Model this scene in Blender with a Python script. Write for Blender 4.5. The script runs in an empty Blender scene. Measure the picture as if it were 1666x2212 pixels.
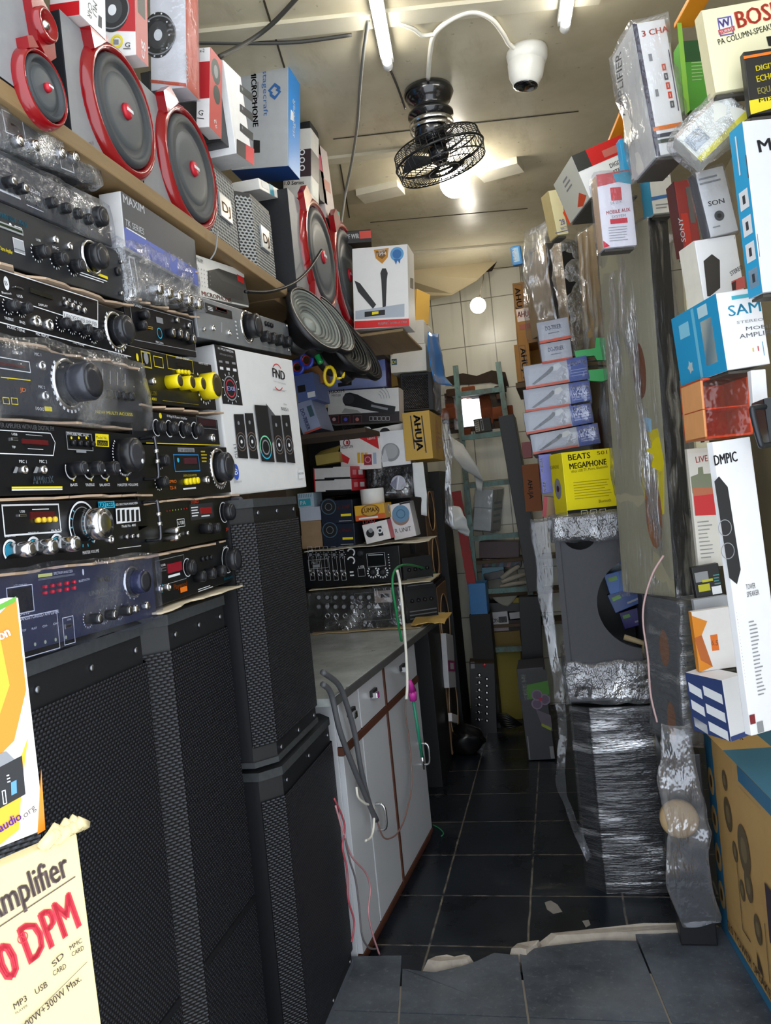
import bpy, bmesh, math, random
from mathutils import Vector as V, Matrix, noise
random.seed(7)
SC = bpy.context.scene
COL = SC.collection
PI = math.pi
# ------------------------------------------------------------------ camera
CX, CY, FPX, EYE = 833.0, 1106.0, 1750.0, V((0, 0, 1.48))
_r = V((0.97368502, 0.20595904, -0.09756211)); _u = V((0.09215353, 0.03571553, 0.99510408)); _f = V((-0.20843516, 0.97790862, -0.01579582))
cam = bpy.data.objects.new('camera', bpy.data.cameras.new('camera')); COL.objects.link(cam)
cam.data.sensor_fit = 'HORIZONTAL'; cam.data.sensor_width = 36; cam.data.lens = FPX / 1666 * 36; cam.data.clip_start = .02
Rm = Matrix((_r, _u, -_f)).transposed().to_4x4(); cam.matrix_world = Matrix.Translation(EYE) @ Rm
SC.camera = cam
def ray(x, y): return (_f * FPX + _r * (x - CX) + _u * (CY - y)).normalized()
def onX(x, y, c): d = ray(x, y); return EYE + d * ((c - EYE.x) / d.x)
def onY(x, y, c): d = ray(x, y); return EYE + d * ((c - EYE.y) / d.y)
def onZ(x, y, c): d = ray(x, y); return EYE + d * ((c - EYE.z) / d.z)
# ------------------------------------------------------------------ materials
def lin(c):
    if isinstance(c, str):
        c = [int(c[i:i + 2], 16) / 255 for i in (0, 2, 4)]
    return [(v / 12.92 if v <= .04045 else ((v + .055) / 1.055) ** 2.4) for v in c] + [1]
MATS = {}
class N:
    def __init__(s, name):
        s.m = bpy.data.materials.new(name); s.m.use_nodes = True; s.t = s.m.node_tree; s.t.nodes.clear()
        s.out = s.n('ShaderNodeOutputMaterial')
    def n(s, t, **k):
        o = s.t.nodes.new(t)
        for a, v in k.items():
            if a.startswith('i_'):
                o.inputs[a[2:].replace('_', ' ')].default_value = v
            else: setattr(o, a, v)
        return o
    def l(s, a, b): s.t.links.new(a, b)
    def math(s, op, a, b=None, c=None):
        o = s.n('ShaderNodeMath', operation=op)
        for i, v in enumerate((a, b, c)):
            if v is None: continue
            if isinstance(v, (int, float)): o.inputs[i].default_value = v
            else: s.l(v, o.inputs[i])
        return o.outputs[0]
    def mix(s, f, a, b):
        o = s.n('ShaderNodeMix', data_type='RGBA')
        for i, v in ((0, f), (6, a), (7, b)):
            if isinstance(v, (int, float)): o.inputs[i].default_value = v
            elif isinstance(v, (list, tuple)): o.inputs[i].default_value = v
            else: s.l(v, o.inputs[i])
        return o.outputs[2]
    def co(s, kind='Object'): return s.n('ShaderNodeTexCoord').outputs[kind]
    def noise(s, scale, detail=3, vec=None, rough=.5):
        o = s.n('ShaderNodeTexNoise'); o.inputs['Scale'].default_value = scale; o.inputs['Detail'].default_value = detail; o.inputs['Roughness'].default_value = rough
        s.l(vec if vec is not None else s.co(), o.inputs['Vector']); return o.outputs['Fac']
    def ramp(s, fac, a, b, c0=(0, 0, 0, 1), c1=(1, 1, 1, 1)):
        o = s.n('ShaderNodeValToRGB'); e = o.color_ramp.elements
        e[0].position = a; e[1].position = b; e[0].color = c0; e[1].color = c1; s.l(fac, o.inputs[0]); return o.outputs[0]
    def stretch(s, x, y, z):
        o = s.n('ShaderNodeMapping'); o.inputs['Scale'].default_value = (x, y, z); s.l(s.co(), o.inputs['Vector']); return o.outputs[0]
    def bump(s, h, st=.3, d=.01):
        o = s.n('ShaderNodeBump'); o.inputs['Strength'].default_value = st; o.inputs['Distance'].default_value = d; s.l(h, o.inputs['Height']); return o.outputs[0]
    def prin(s, col, rough=.5, metal=0, nrm=None, coat=0):
        o = s.n('ShaderNodeBsdfPrincipled')
        for k, v in (('Base Color', col), ('Roughness', rough), ('Metallic', metal), ('Coat Weight', coat)):
            if isinstance(v, (int, float, list, tuple)): o.inputs[k].default_value = v
            else: s.l(v, o.inputs[k])
        if nrm: s.l(nrm, o.inputs['Normal'])
        s.l(o.outputs[0], s.out.inputs[0]); return o
def M(c, rough=.45, metal=0, var=.10, scale=30, coat=0):
    """plain coloured surface with a faint procedural mottling"""
    k = (c if isinstance(c, str) else tuple(c), rough, metal, var, scale, coat)
    if k in MATS: return MATS[k]
    n = N('surface_' + (c if isinstance(c, str) else 'x')); a = lin(c)
    f = n.noise(scale, 3)
    b = [max(0, v * (1 - var)) for v in a[:3]] + [1]; d = [min(1, v * (1 + var)) for v in a[:3]] + [1]
    n.prin(n.mix(f, b, d), rough, metal, None, coat)
    MATS[k] = n.m; return n.m
def INK(c): return M(c, .42, 0, .03, 8)
def card(c, name='cardboard', var=.16):
    k = ('card', c)
    if k in MATS: return MATS[k]
    n = N(name); a = lin(c)
    f = n.noise(6, 5); g = n.noise(60, 2, n.stretch(1, 1, .05))
    m = n.mix(f, [v * (1 - var) for v in a[:3]] + [1], [min(1, v * (1 + var * .6)) for v in a[:3]] + [1])
    n.prin(m, .75, 0, n.bump(g, .12, .003)); MATS[k] = n.m; return n.m
def gloss(c, name='gloss'): return M(c, .12, 0, .04, 10, 1.0)
def grille(name, hole, solid, pitch, rad=.3, rough=.45, metal=0, bump=.6, asp=.87):
    k = ('gr', name)
    if k in MATS: return MATS[k]
    n = N(name); sep = n.n('ShaderNodeSeparateXYZ'); n.l(n.co(), sep.inputs[0])
    x = n.math('DIVIDE', sep.outputs[0], pitch); z = n.math('DIVIDE', sep.outputs[2], pitch * asp)
    row = n.math('FLOOR', z); x = n.math('ADD', x, n.math('MULTIPLY', n.math('MODULO', row, 2.0), .5))
    dx = n.math('SUBTRACT', n.math('FRACT', x), .5); dz = n.math('SUBTRACT', n.math('FRACT', z), .5)
    d = n.math('SQRT', n.math('ADD', n.math('MULTIPLY', dx, dx), n.math('MULTIPLY', dz, dz)))
    f = n.ramp(d, rad * .8, rad * 1.15)
    c = n.mix(f, lin(hole), lin(solid))
    n.prin(c, rough, metal, n.bump(d, bump, pitch * .5)); MATS[k] = n.m; return n.m
def film(name='clear_film', base=.10, streak=.55, st=(1, 1, 1), scale=14, tint=(.96, .97, 1, 1), bump=.9):
    k = ('film', name)
    if k in MATS: return MATS[k]
    n = N(name); vec = n.stretch(*st)
    a = n.noise(scale, 4, vec, .6); w = n.noise(scale * .45, 3, vec)
    nr = n.bump(a, bump, .02)
    tr = n.n('ShaderNodeBsdfTransparent'); tr.inputs[0].default_value = tint
    gl = n.n('ShaderNodeBsdfGlossy'); gl.inputs['Roughness'].default_value = .14; gl.inputs['Color'].default_value = (.95, .96, 1, 1); n.l(nr, gl.inputs['Normal'])
    df = n.n('ShaderNodeBsdfDiffuse'); df.inputs[0].default_value = (.75, .77, .8, 1); n.l(nr, df.inputs['Normal'])
    mg = n.n('ShaderNodeMixShader'); mg.inputs[0].default_value = .28; n.l(gl.outputs[0], mg.inputs[1]); n.l(df.outputs[0], mg.inputs[2])
    fr = n.n('ShaderNodeLayerWeight'); fr.inputs[0].default_value = .25; n.l(nr, fr.inputs['Normal'])
    fac = n.math('ADD', n.math('MULTIPLY', n.ramp(w, .52, .74), streak * .95), n.math('ADD', n.math('MULTIPLY', fr.outputs['Fresnel'], .25), base * .75))  # noise streaks whiten the film to stand in for highlights on its folds
    fac = n.math('MINIMUM', fac, .9)
    mx = n.n('ShaderNodeMixShader'); n.l(fac, mx.inputs[0]); n.l(tr.outputs[0], mx.inputs[1]); n.l(mg.outputs[0], mx.inputs[2])
    n.l(mx.outputs[0], n.out.inputs[0]); MATS[k] = n.m; return n.m
def emit(c, s):
    k = ('em', tuple(c), s)
    if k in MATS: return MATS[k]
    n = N('lamp_glow'); o = n.n('ShaderNodeEmission'); o.inputs[0].default_value = tuple(c) + (1,); o.inputs[1].default_value = s
    n.l(o.outputs[0], n.out.inputs[0]); MATS[k] = n.m; return n.m
BLK = M('131418', .4); DK = M('1d1e23', .45); WHT = INK('f2f2f2'); CHROME = M('d8d8da', .16, 1, .05); RED = INK('c81a22'); YEL = INK('f0dc1a'); CYAN = INK('2fb4d8')
GRY = INK('8a8c90'); LGR = M('cfd1d6', .5); ORG = INK('e8761c'); BLU = INK('2a5db0'); INKB = INK('17171a')
# ------------------------------------------------------------------ mesh builder
class MB:
    def __init__(s): s.v = []; s.f = []; s.mi = []; s.sm = []; s.mats = []
    def m(s, mat):
        if mat not in s.mats: s.mats.append(mat)
        return s.mats.index(mat)
    def face(s, pts, mat, smooth=False):
        i = len(s.v); s.v += [V(p) for p in pts]; s.f.append(list(range(i, i + len(pts)))); s.mi.append(s.m(mat)); s.sm.append(smooth)
    def add(s, vs, fs, mat, smooth=False):
        i = len(s.v); s.v += [V(p) for p in vs]; k = s.m(mat)
        for f in fs: s.f.append([i + j for j in f]); s.mi.append(k); s.sm.append(smooth)
    def box(s, a, b, mat, bev=0):
        x0, y0, z0 = a; x1, y1, z1 = b
        vs = [(x, y, z) for z in (z0, z1) for y in (y0, y1) for x in (x0, x1)]
        fs = [(0, 2, 3, 1), (4, 5, 7, 6), (0, 1, 5, 4), (2, 6, 7, 3), (0, 4, 6, 2), (1, 3, 7, 5)]
        if not bev: s.add(vs, fs, mat); return
        bm = bmesh.new(); vv = [bm.verts.new(p) for p in vs]
        for f in fs: bm.faces.new([vv[j] for j in f])
        bmesh.ops.bevel(bm, geom=bm.edges[:], offset=bev, segments=2, affect='EDGES', profile=.6)
        s.bm(bm, mat)
    def bm(s, bm, mat, smooth=False, M4=None):
        bm.verts.index_update(); s.add([(M4 @ v.co if M4 else v.co) for v in bm.verts], [[v.index for v in f.verts] for f in bm.faces], mat, smooth); bm.free()
    def lathe(s, c, ax, prof, mat, seg=24, smooth=True, xs=1.0):
        ax = V(ax).normalized(); a = ax.orthogonal().normalized() if abs(ax.z) > .9 else V((0, 0, 1)).cross(ax).normalized(); b = ax.cross(a)
        c = V(c); vs = []; n = len(prof)
        for r, h in prof:
            for k in range(seg):
                t = 2 * PI * k / seg; vs.append(c + ax * h + (a * math.cos(t) * xs + b * math.sin(t)) * r)
        fs = []
        for j in range(n - 1):
            for k in range(seg):
                k2 = (k + 1) % seg; fs.append((j * seg + k, j * seg + k2, (j + 1) * seg + k2, (j + 1) * seg + k))
        if prof[0][0] > 1e-6: fs.append(tuple(range(seg - 1, -1, -1)))
        if prof[-1][0] > 1e-6: fs.append(tuple((n - 1) * seg + k for k in range(seg)))
        s.add(vs, fs, mat, smooth)
    def open_lathe(s, c, ax, prof, mat, seg=24):
        n0 = len(s.f); s.lathe(c, ax, prof, mat, seg)
        k = (1 if prof[0][0] > 1e-6 else 0) + (1 if prof[-1][0] > 1e-6 else 0)
        for _ in range(k): s.f.pop(); s.mi.pop(); s.sm.pop()
    def tube(s, pts, r, mat, seg=6, closed=False):
        pts = [V(p) for p in pts]; vs = []; n = len(pts); prev = None
        rr = r if isinstance(r, (list, tuple)) else [r] * n
        for i, p in enumerate(pts):
            if closed: t = (pts[(i + 1) % n] - pts[i - 1]).normalized()
            else: t = (pts[min(i + 1, n - 1)] - pts[max(i - 1, 0)]).normalized()
            a = (prev - t * prev.dot(t)) if prev is not None else t.orthogonal()
            if a.length < 1e-5: a = t.orthogonal()
            a.normalize(); prev = a; b = t.cross(a)
            for k in range(seg): q = 2 * PI * k / seg; vs.append(p + (a * math.cos(q) + b * math.sin(q)) * rr[i])
        fs = []
        for i in range(n if closed else n - 1):
            j = (i + 1) % n
            for k in range(seg): k2 = (k + 1) % seg; fs.append((i * seg + k, i * seg + k2, j * seg + k2, j * seg + k))
        if not closed: fs.append(tuple(range(seg - 1, -1, -1))); fs.append(tuple((n - 1) * seg + k for k in range(seg)))
        s.add(vs, fs, mat, True)
    def prism(s, poly, y0, y1, mat):
        n = len(poly)
        area = sum(poly[i][0] * poly[(i + 1) % n][1] - poly[(i + 1) % n][0] * poly[i][1] for i in range(n))
        if area < 0: poly = poly[::-1]
        vs = [(x, y0, z) for x, z in poly] + [(x, y1, z) for x, z in poly]
        fs = [tuple(range(n)), tuple(range(2 * n - 1, n - 1, -1))] + [(i + n, (i + 1) % n + n, (i + 1) % n, i) for i in range(n)]
        s.add(vs, fs, mat)
    def build(s, name, parent=None, mw=None, ml=None):
        me = bpy.data.meshes.new(name); me.from_pydata([tuple(v) for v in s.v], [], s.f)
        for m in s.mats: me.materials.append(m)
        me.polygons.foreach_set('material_index', s.mi); me.polygons.foreach_set('use_smooth', s.sm); me.update()
        o = bpy.data.objects.new(name, me); COL.objects.link(o)
        if parent is not None: o.parent = parent
        if mw is not None: o.matrix_world = mw
        if ml is not None: o.matrix_local = ml
        return o
def tag(o, label=None, cat=None, group=None, kind=None):
    if label: o['label'] = label
    if cat: o['category'] = cat
    if group: o['group'] = group
    if kind: o['kind'] = kind
    return o
def smooth_path(pts, n=6):
    pts = [V(p) for p in pts]; out = []
    for i in range(len(pts) - 1):
        p0, p1, p2, p3 = pts[max(i - 1, 0)], pts[i], pts[i + 1], pts[min(i + 2, len(pts) - 1)]
        for k in range(n):
            t = k / n; out.append(.5 * ((2 * p1) + (p2 - p0) * t + (2 * p0 - 5 * p1 + 4 * p2 - p3) * t * t + (3 * p1 - p0 - 3 * p2 + p3) * t ** 3))
    out.append(pts[-1]); return out
# ------------------------------------------------------------------ faces: a flat rectangle standing in the room
class Fc:
    """frame of a box front: origin bottom-left, u right, v up, n out. local x=u, y=-n, z=v"""
    def __init__(s, bl, br, tl, yaw, X=None, Y=None, lean=0, sq=False, rot=False):
        P = onX(bl[0], bl[1], X) if X is not None else onY(bl[0], bl[1], Y)
        a = math.radians(yaw); b = math.radians(lean)
        n = V((math.sin(a) * math.cos(b), -math.cos(a) * math.cos(b), math.sin(b)))
        s.pl = (P, n); hit = s.hit
        B, T = hit(*br), hit(*tl)
        s.o = P; s.n = n
        if sq: s.u = V((math.cos(a), math.sin(a), 0))
        elif rot: s.v = (T - P).normalized(); s.u = s.v.cross(n)
        else: s.u = (B - P).normalized()
        s.v = n.cross(s.u).normalized(); s.w = (B - P).dot(s.u); s.h = (T - P).dot(s.v)
    @classmethod
    def raw(c, o, u, v, w, h):
        s = c.__new__(c); s.o = V(o); s.u = V(u).normalized(); s.v = V(v).normalized(); s.n = s.u.cross(s.v); s.w = w; s.h = h; s.pl = (s.o, s.n); return s
    def hit(s, x, y):
        d = ray(x, y); P, n = s.pl; return EYE + d * ((P - EYE).dot(n) / d.dot(n))
    def p(s, x, y): q = s.hit(x, y) - s.o; return (q.dot(s.u), q.dot(s.v))
    def mw(s): return Matrix(((s.u.x, -s.n.x, s.v.x, s.o.x), (s.u.y, -s.n.y, s.v.y, s.o.y), (s.u.z, -s.n.z, s.v.z, s.o.z), (0, 0, 0, 1)))
    def right(s, d): return Fc.raw(s.o + s.u * s.w, -s.n, s.v, d, s.h)
    def left(s, d): return Fc.raw(s.o - s.n * d, s.n, s.v, d, s.h)
    def top(s, d): return Fc.raw(s.o + s.v * s.h, s.u, -s.n, s.w, d)
    def bot(s, d): return Fc.raw(s.o - s.n * d, s.u, s.n, s.w, d)
_tc = {}
def text_mesh(txt, bold):
    k = (txt, bold)
    if k in _tc: return _tc[k]
    cu = bpy.data.curves.new('t', 'FONT'); cu.body = txt; cu.resolution_u = 2; cu.fill_mode = 'FRONT'
    o = bpy.data.objects.new('t', cu); me = o.to_mesh()
    vs = [v.co.copy() for v in me.vertices]; fs = [list(p.vertices) for p in me.polygons]
    o.to_mesh_clear(); bpy.data.objects.remove(o); bpy.data.curves.remove(cu)
    if not vs: _tc[k] = None; return None
    if bold:   # heavier strokes: the same outline laid three times, slightly shifted
        n0 = len(vs); b0 = vs[:]; f0 = fs[:]
        for j, (dx, dy) in enumerate(((bold * 1.3, bold * .5), (bold * 2.6, 0))): vs += [v + V((dx, dy, 0)) for v in b0]; fs += [[i + n0 * (j + 1) for i in f] for f in f0]
    xs = [v.x for v in vs]; x0, x1 = min(xs), max(xs)
    _tc[k] = ([((v.x - x0) / (x1 - x0), v.y / .73) for v in vs], fs); return _tc[k]
class Pr:
    """flat print on a face, drawn in the face's own plane"""
    def __init__(s, fc, lift=.0006): s.fc = fc; s.mb = MB(); s.y = -lift
    def _y(s): s.y -= .00012; return s.y
    def pts(s, pp): return [s.fc.p(*q) for q in pp]
    def uv(s, x, z): return (x * s.fc.w, z * s.fc.h)
    def poly(s, q, mat):   # local metres
        a = sum(q[i][0] * q[(i + 1) % len(q)][1] - q[(i + 1) % len(q)][0] * q[i][1] for i in range(len(q)))
        if a < 0: q = q[::-1]
        y = s._y(); s.mb.face([(x, y, z) for x, z in q], mat)
    def q(s, pp, mat): s.poly(s.pts(pp), mat)
    def r(s, a, b, mat):   # px of two opposite corners
        (x0, z0), (x1, z1) = s.fc.p(*a), s.fc.p(*b); s.poly([(x0, z0), (x1, z0), (x1, z1), (x0, z1)], mat)
    def R(s, x0, z0, x1, z1, mat):  # fractions of the face
        w, h = s.fc.w, s.fc.h; s.poly([(x0 * w, z0 * h), (x1 * w, z0 * h), (x1 * w, z1 * h), (x0 * w, z1 * h)], mat)
    def frame(s, a, b, t, mat):
        (x0, z0), (x1, z1) = s.fc.p(*a), s.fc.p(*b); x0, x1 = min(x0, x1), max(x0, x1); z0, z1 = min(z0, z1), max(z0, z1); y = s._y()
        for p in ((x0, z0, x1, z0 + t), (x0, z1 - t, x1, z1), (x0, z0 + t, x0 + t, z1 - t), (x1 - t, z0 + t, x1, z1 - t)):
            s.mb.face([(p[0], y, p[1]), (p[2], y, p[1]), (p[2], y, p[3]), (p[0], y, p[3])], mat)
    def rad(s, c, r): x, z = s.fc.p(*c); x2, z2 = s.fc.p(c[0], c[1] - r); return x, z, math.hypot(x2 - x, z2 - z)
    def c(s, c, r, mat, seg=28, sx=1): x, z, R = s.rad(c, r); s.poly([(x + R * sx * math.cos(2 * PI * k / seg), z + R * math.sin(2 * PI * k / seg)) for k in range(seg)], mat)
    def ring(s, c, r0, r1, mat, a0=0, a1=360, seg=32):
        x, z, R = s.rad(c, r1); q = R * r0 / r1; y = s._y()
        for k in range(seg):
            t0 = math.radians(a0 + (a1 - a0) * k / seg); t1 = math.radians(a0 + (a1 - a0) * (k + 1) / seg)
            s.mb.face([(x + q * math.cos(t0), y, z + q * math.sin(t0)), (x + R * math.cos(t0), y, z + R * math.sin(t0)), (x + R * math.cos(t1), y, z + R * math.sin(t1)), (x + q * math.cos(t1), y, z + q * math.sin(t1))], mat)
    def ticks(s, c, r0, r1, mat, a0=-225, a1=45, n=11, w=.12):
        x, z, R = s.rad(c, r1); q = R * r0 / r1; y = s._y()
        for k in range(n):
            t = math.radians(a0 + (a1 - a0) * k / (n - 1)); d = w * R * .5; cs, sn = math.cos(t), math.sin(t)
            s.mb.face([(x + q * cs + sn * d, y, z + q * sn - cs * d), (x + R * cs + sn * d, y, z + R * sn - cs * d), (x + R * cs - sn * d, y, z + R * sn + cs * d), (x + q * cs - sn * d, y, z + q * sn + cs * d)], mat)
    def line(s, a, b, wpx, mat):
        (x0, z0), (x1, z1) = s.fc.p(*a), s.fc.p(*b); (xa, za) = s.fc.p(a[0], a[1] - wpx); w = math.hypot(xa - x0, za - z0) / 2
        L = math.hypot(x1 - x0, z1 - z0) or 1; nx, nz = -(z1 - z0) / L * w, (x1 - x0) / L * w
        s.poly([(x0 - nx, z0 - nz), (x1 - nx, z1 - nz), (x1 + nx, z1 + nz), (x0 + nx, z0 + nz)], mat)
    def t(s, txt, a, b, top, mat, bold=0):
        """text whose baseline runs from px a to px b; top = px over the first letter"""
        tm = text_mesh(txt, bold)
        if not tm: return
        A, B, T = s.fc.p(*a), s.fc.p(*b), s.fc.p(*top)
        dx, dz = B[0] - A[0], B[1] - A[1]; L = math.hypot(dx, dz); ex = (dx / L, dz / L); ey = (-ex[1], ex[0])
        hh = (T[0] - A[0]) * ey[0] + (T[1] - A[1]) * ey[1]
        if hh < 0: hh = -hh
        y = s._y(); s.mb.add([(A[0] + ex[0] * px * L + ey[0] * py * hh, y, A[1] + ex[1] * px * L + ey[1] * py * hh) for px, py in tm[0]], tm[1], mat)
    def T(s, txt, x0, z0, x1, h, mat, bold=0):   # fractions of face, upright
        tm = text_mesh(txt, bold)
        if not tm: return
        w, H = s.fc.w, s.fc.h; y = s._y()
        s.mb.add([((x0 + (x1 - x0) * px) * w, y, (z0 + h * py) * H) for px, py in tm[0]], tm[1], mat)
    def lines(s, a, b, n, mat, fill=.4, ragged=.3):  # small unreadable print as thin bars between px corners
        (x0, z0), (x1, z1) = s.fc.p(*a), s.fc.p(*b); st = (z1 - z0) / n; y = s._y()
        for k in range(n):
            z = z0 + st * (k + .5); e = x1 - (x1 - x0) * ragged * random.random(); h = abs(st) * fill / 2
            xa, xb = min(x0, e), max(x0, e); s.mb.face([(xa, y, z - h), (xb, y, z - h), (xb, y, z + h), (xa, y, z + h)], mat)
    def build(s, name, root, fc0=None, label=None):
        if not s.mb.f: return None
        o = s.mb.build(name, root)
        if fc0 is not None: o.matrix_local = fc0.mw().inverted() @ s.fc.mw()
        if label: o['label'] = label
        return o
def box(name, label, cat, fc, d, mat, group=None, bev=.002, mats=None):
    """closed carton; mats: dict of side letter -> material"""
    mb = MB(); w, h = fc.w, fc.h
    mb.box((0, 0, 0), (w, d, h), mat, min(bev, .2 * min(w, d, h)))
    if mats:
        e = .0004
        S = {'F': [(0, -e, 0), (w, -e, 0), (w, -e, h), (0, -e, h)], 'R': [(w + e, 0, 0), (w + e, d, 0), (w + e, d, h), (w + e, 0, h)], 'L': [(-e, d, 0), (-e, 0, 0), (-e, 0, h), (-e, d, h)],
             'T': [(0, 0, h + e), (w, 0, h + e), (w, d, h + e), (0, d, h + e)], 'B': [(0, d, -e), (w, d, -e), (w, 0, -e), (0, 0, -e)]}
        for k, m in mats.items(): mb.face(S[k], m)
    o = mb.build(name, None, fc.mw()); tag(o, label, cat, group)
    return o
def wrap(root, w, d, h, mat, grow=.006, amp=.006, seed=0, name='plastic_wrap', f=14, x0=0, y0=0, z0=0, res=.02, flare=None):
    """crinkled film skin round a box lying in root's local frame"""
    bm = bmesh.new(); g = grow
    def grid(o, a, b, na, nb):
        vs = [[bm.verts.new(o + a * (i / na) + b * (j / nb)) for j in range(nb + 1)] for i in range(na + 1)]
        for i in range(na):
            for j in range(nb): bm.faces.new((vs[i][j], vs[i + 1][j], vs[i + 1][j + 1], vs[i][j + 1]))
    X, Y, Z = w + 2 * g, d + 2 * g, h + 2 * g; O = V((x0 - g, y0 - g, z0 - g)); ex, ey, ez = V((X, 0, 0)), V((0, Y, 0)), V((0, 0, Z))
    k = lambda L: max(2, min(48, int(L / res)))
    grid(O, ex, ez, k(X), k(Z)); grid(O + ex, ey, ez, k(Y), k(Z)); grid(O + ey, ez, ex, k(Z), k(X)); grid(O, ez, ey, k(Z), k(Y)); grid(O + ez, ex, ey, k(X), k(Y)); grid(O, ey, ex, k(Y), k(X))
    bmesh.ops.remove_doubles(bm, verts=bm.verts[:], dist=1e-4)
    C = O + (ex + ey + ez) / 2
    for v in bm.verts:
        q = v.co * f + V((seed * 7.3, seed * 3.1, 0)); dsp = noise.noise_vector(q) * amp + noise.noise_vector(q * 2.7) * amp * .5
        v.co += V((dsp.x, dsp.y, dsp.z)) + (v.co - C).normalized() * abs(noise.noise(q * .6)) * amp
    mb = MB(); mb.bm(bm, mat, True); return mb.build(name, root)
def cbox(name, label, cat, eb, et, a, b, mat, X=None, Y=None, yaw=0, side='R', group=None, mats=None, bev=.002, down=0):
    """carton seen over one vertical edge (bottom eb, top et): a = far bottom corner of the camera side, b = far bottom corner of the flank"""
    P = onX(eb[0], eb[1], X) if X is not None else onY(eb[0], eb[1], Y)
    t = math.radians(yaw); n = V((math.sin(t), -math.cos(t), 0)); pl = Fc.raw(P, V((math.cos(t), math.sin(t), 0)), V((0, 0, 1)), 1, 1)
    T = pl.hit(*et); v = (T - P).normalized(); u = v.cross(n); h = (T - P).length
    pl = Fc.raw(P, u, v, 1, h); A = pl.hit(*a); w = abs((A - P).dot(u))
    sp = Fc.raw(P, -n, v, 1, h); B = sp.hit(*b); d = min(.6, max(.02, abs((B - P).dot(n))))
    o0 = P if side == 'L' else P - u * w
    if down: L = (o0.z - down) / v.z; o0 = o0 - v * L; h += L
    fc = Fc.raw(o0, u, v, w, h); o = box(name, label, cat, fc, d, mat, group, bev, mats)
    return o, fc, (fc.right(d) if side == 'R' else fc.left(d)), d
def empty(name, label, cat, fc, group=None):
    o = bpy.data.objects.new(name, None); COL.objects.link(o); o.empty_display_size = .05; o.matrix_world = fc.mw(); return tag(o, label, cat, group)
KN = M('18191d', .32); KCAP = M('2a2b30', .28)
class Amp:
    def __init__(s, label, fc, d, panel, body=None, group='amplifiers in the left stacks', name='amplifier', cat='amplifier'):
        s.fc = fc; s.root = empty(name, label, cat, fc, group); w, h = fc.w, fc.h; s.lab = label
        mb = MB(); mb.box((.004, .006, .003), (w - .004, d, h - .003), body or BLK, .003); mb.build('chassis', s.root)
        mb = MB(); mb.box((0, 0, 0), (w, .006, h), panel, .0015); mb.build('front_panel', s.root); s.pr = Pr(fc)
    def knob(s, c, r, L=.018, mat=KN, cap=KCAP, ring=None, dot=None, skirt=None, nm='knob'):
        x, z, R = s.fc_rad(c, r); mb = MB(); k = [(R, 0)] if not skirt else [(R * 1.25, 0), (R * 1.25, .003), (R, .004)]
        mb.lathe((x, 0, z), (0, -1, 0), k + [(R, L * .9), (R * .9, L), (R * .86, L)], mat, 24)
        mb.lathe((x, -L - .0002, z), (0, -1, 0), [(R * .86, 0), (R * .5, .0005), (0, .0006)], cap, 24)
        if dot: mb.lathe((x + R * .45, -L - .0008, z - R * .4), (0, -1, 0), [(R * .14, 0), (R * .14, .0006), (0, .0008)], dot, 10)
        if ring: mb.open_lathe((x, -.0008, z), (0, -1, 0), [(R * 1.12, .0), (R * 1.12, .004), (R * 1.32, .004), (R * 1.36, 0)], ring, 32)
        return mb.build(nm, s.root)
    def fc_rad(s, c, r): x, z = s.fc.p(*c); x2, z2 = s.fc.p(c[0], c[1] - r); return x, z, math.hypot(x2 - x, z2 - z)
    def jack(s, c, r, nm='microphone_jack'):
        x, z, R = s.fc_rad(c, r); mb = MB(); mb.open_lathe((x, 0, z), (0, -1, 0), [(R, 0), (R, .005), (R * .6, .006), (R * .55, .001)], CHROME, 16); mb.lathe((x, -.001, z), (0, -1, 0), [(R * .56, 0), (0, .0004)], BLK, 16); return mb.build(nm, s.root)
    def button(s, c, r, mat=CHROME, nm='button', L=.006):
        x, z, R = s.fc_rad(c, r); mb = MB(); mb.lathe((x, 0, z), (0, -1, 0), [(R, 0), (R, L), (R * .8, L * 1.2), (0, L * 1.2)], mat, 12); return mb.build(nm, s.root)
    def disp(s, a, b, mat=None, bez=None, digits=None, nm='display'):
        (x0, z0), (x1, z1) = s.fc.p(*a), s.fc.p(*b); x0, x1 = min(x0, x1), max(x0, x1); z0, z1 = min(z0, z1), max(z0, z1); mb = MB(); q = .003
        if bez: mb.box((x0 - q, -.002, z0 - q), (x1 + q, 0, z1 + q), bez, .001)
        mb.box((x0, -.0026, z0), (x1, 0, z1), mat or M('3c0f12', .2)); o = mb.build(nm, s.root)
        return o
    def slot(s, a, b, nm='usb_port', mat=CHROME):
        (x0, z0), (x1, z1) = s.fc.p(*a), s.fc.p(*b); x0, x1 = min(x0, x1), max(x0, x1); z0, z1 = min(z0, z1), max(z0, z1)
        mb = MB(); mb.box((x0, -.003, z0), (x1, 0, z1), mat, .0005); e = (z1 - z0) * .28; mb.box((x0 + e, -.0034, z0 + e), (x1 - e, -.003, z1 - e), BLK); return mb.build(nm, s.root)
    def handle(s, t, b, out=.032, r=.0035, mat=M('55565c', .3, 1)):
        (x, z1), (x2, z0) = s.fc.p(*t), s.fc.p(*b); x = (x + x2) / 2; mb = MB()
        mb.tube(smooth_path([(x, 0, z1), (x, -out * .8, z1), (x, -out, z1 - .008), (x, -out, z0 + .008), (x, -out * .8, z0), (x, 0, z0)], 5), r, mat, 8)
        for k in (.35, .6): zz = z0 + (z1 - z0) * k; mb.lathe((x, -out, zz), (0, 0, 1), [(r * 1.5, 0), (r * 1.5, .007), (r, .008)], CHROME, 10)
        return mb.build('handle', s.root)
    def done(s): return s.pr.build('panel_lettering', s.root)
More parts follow.
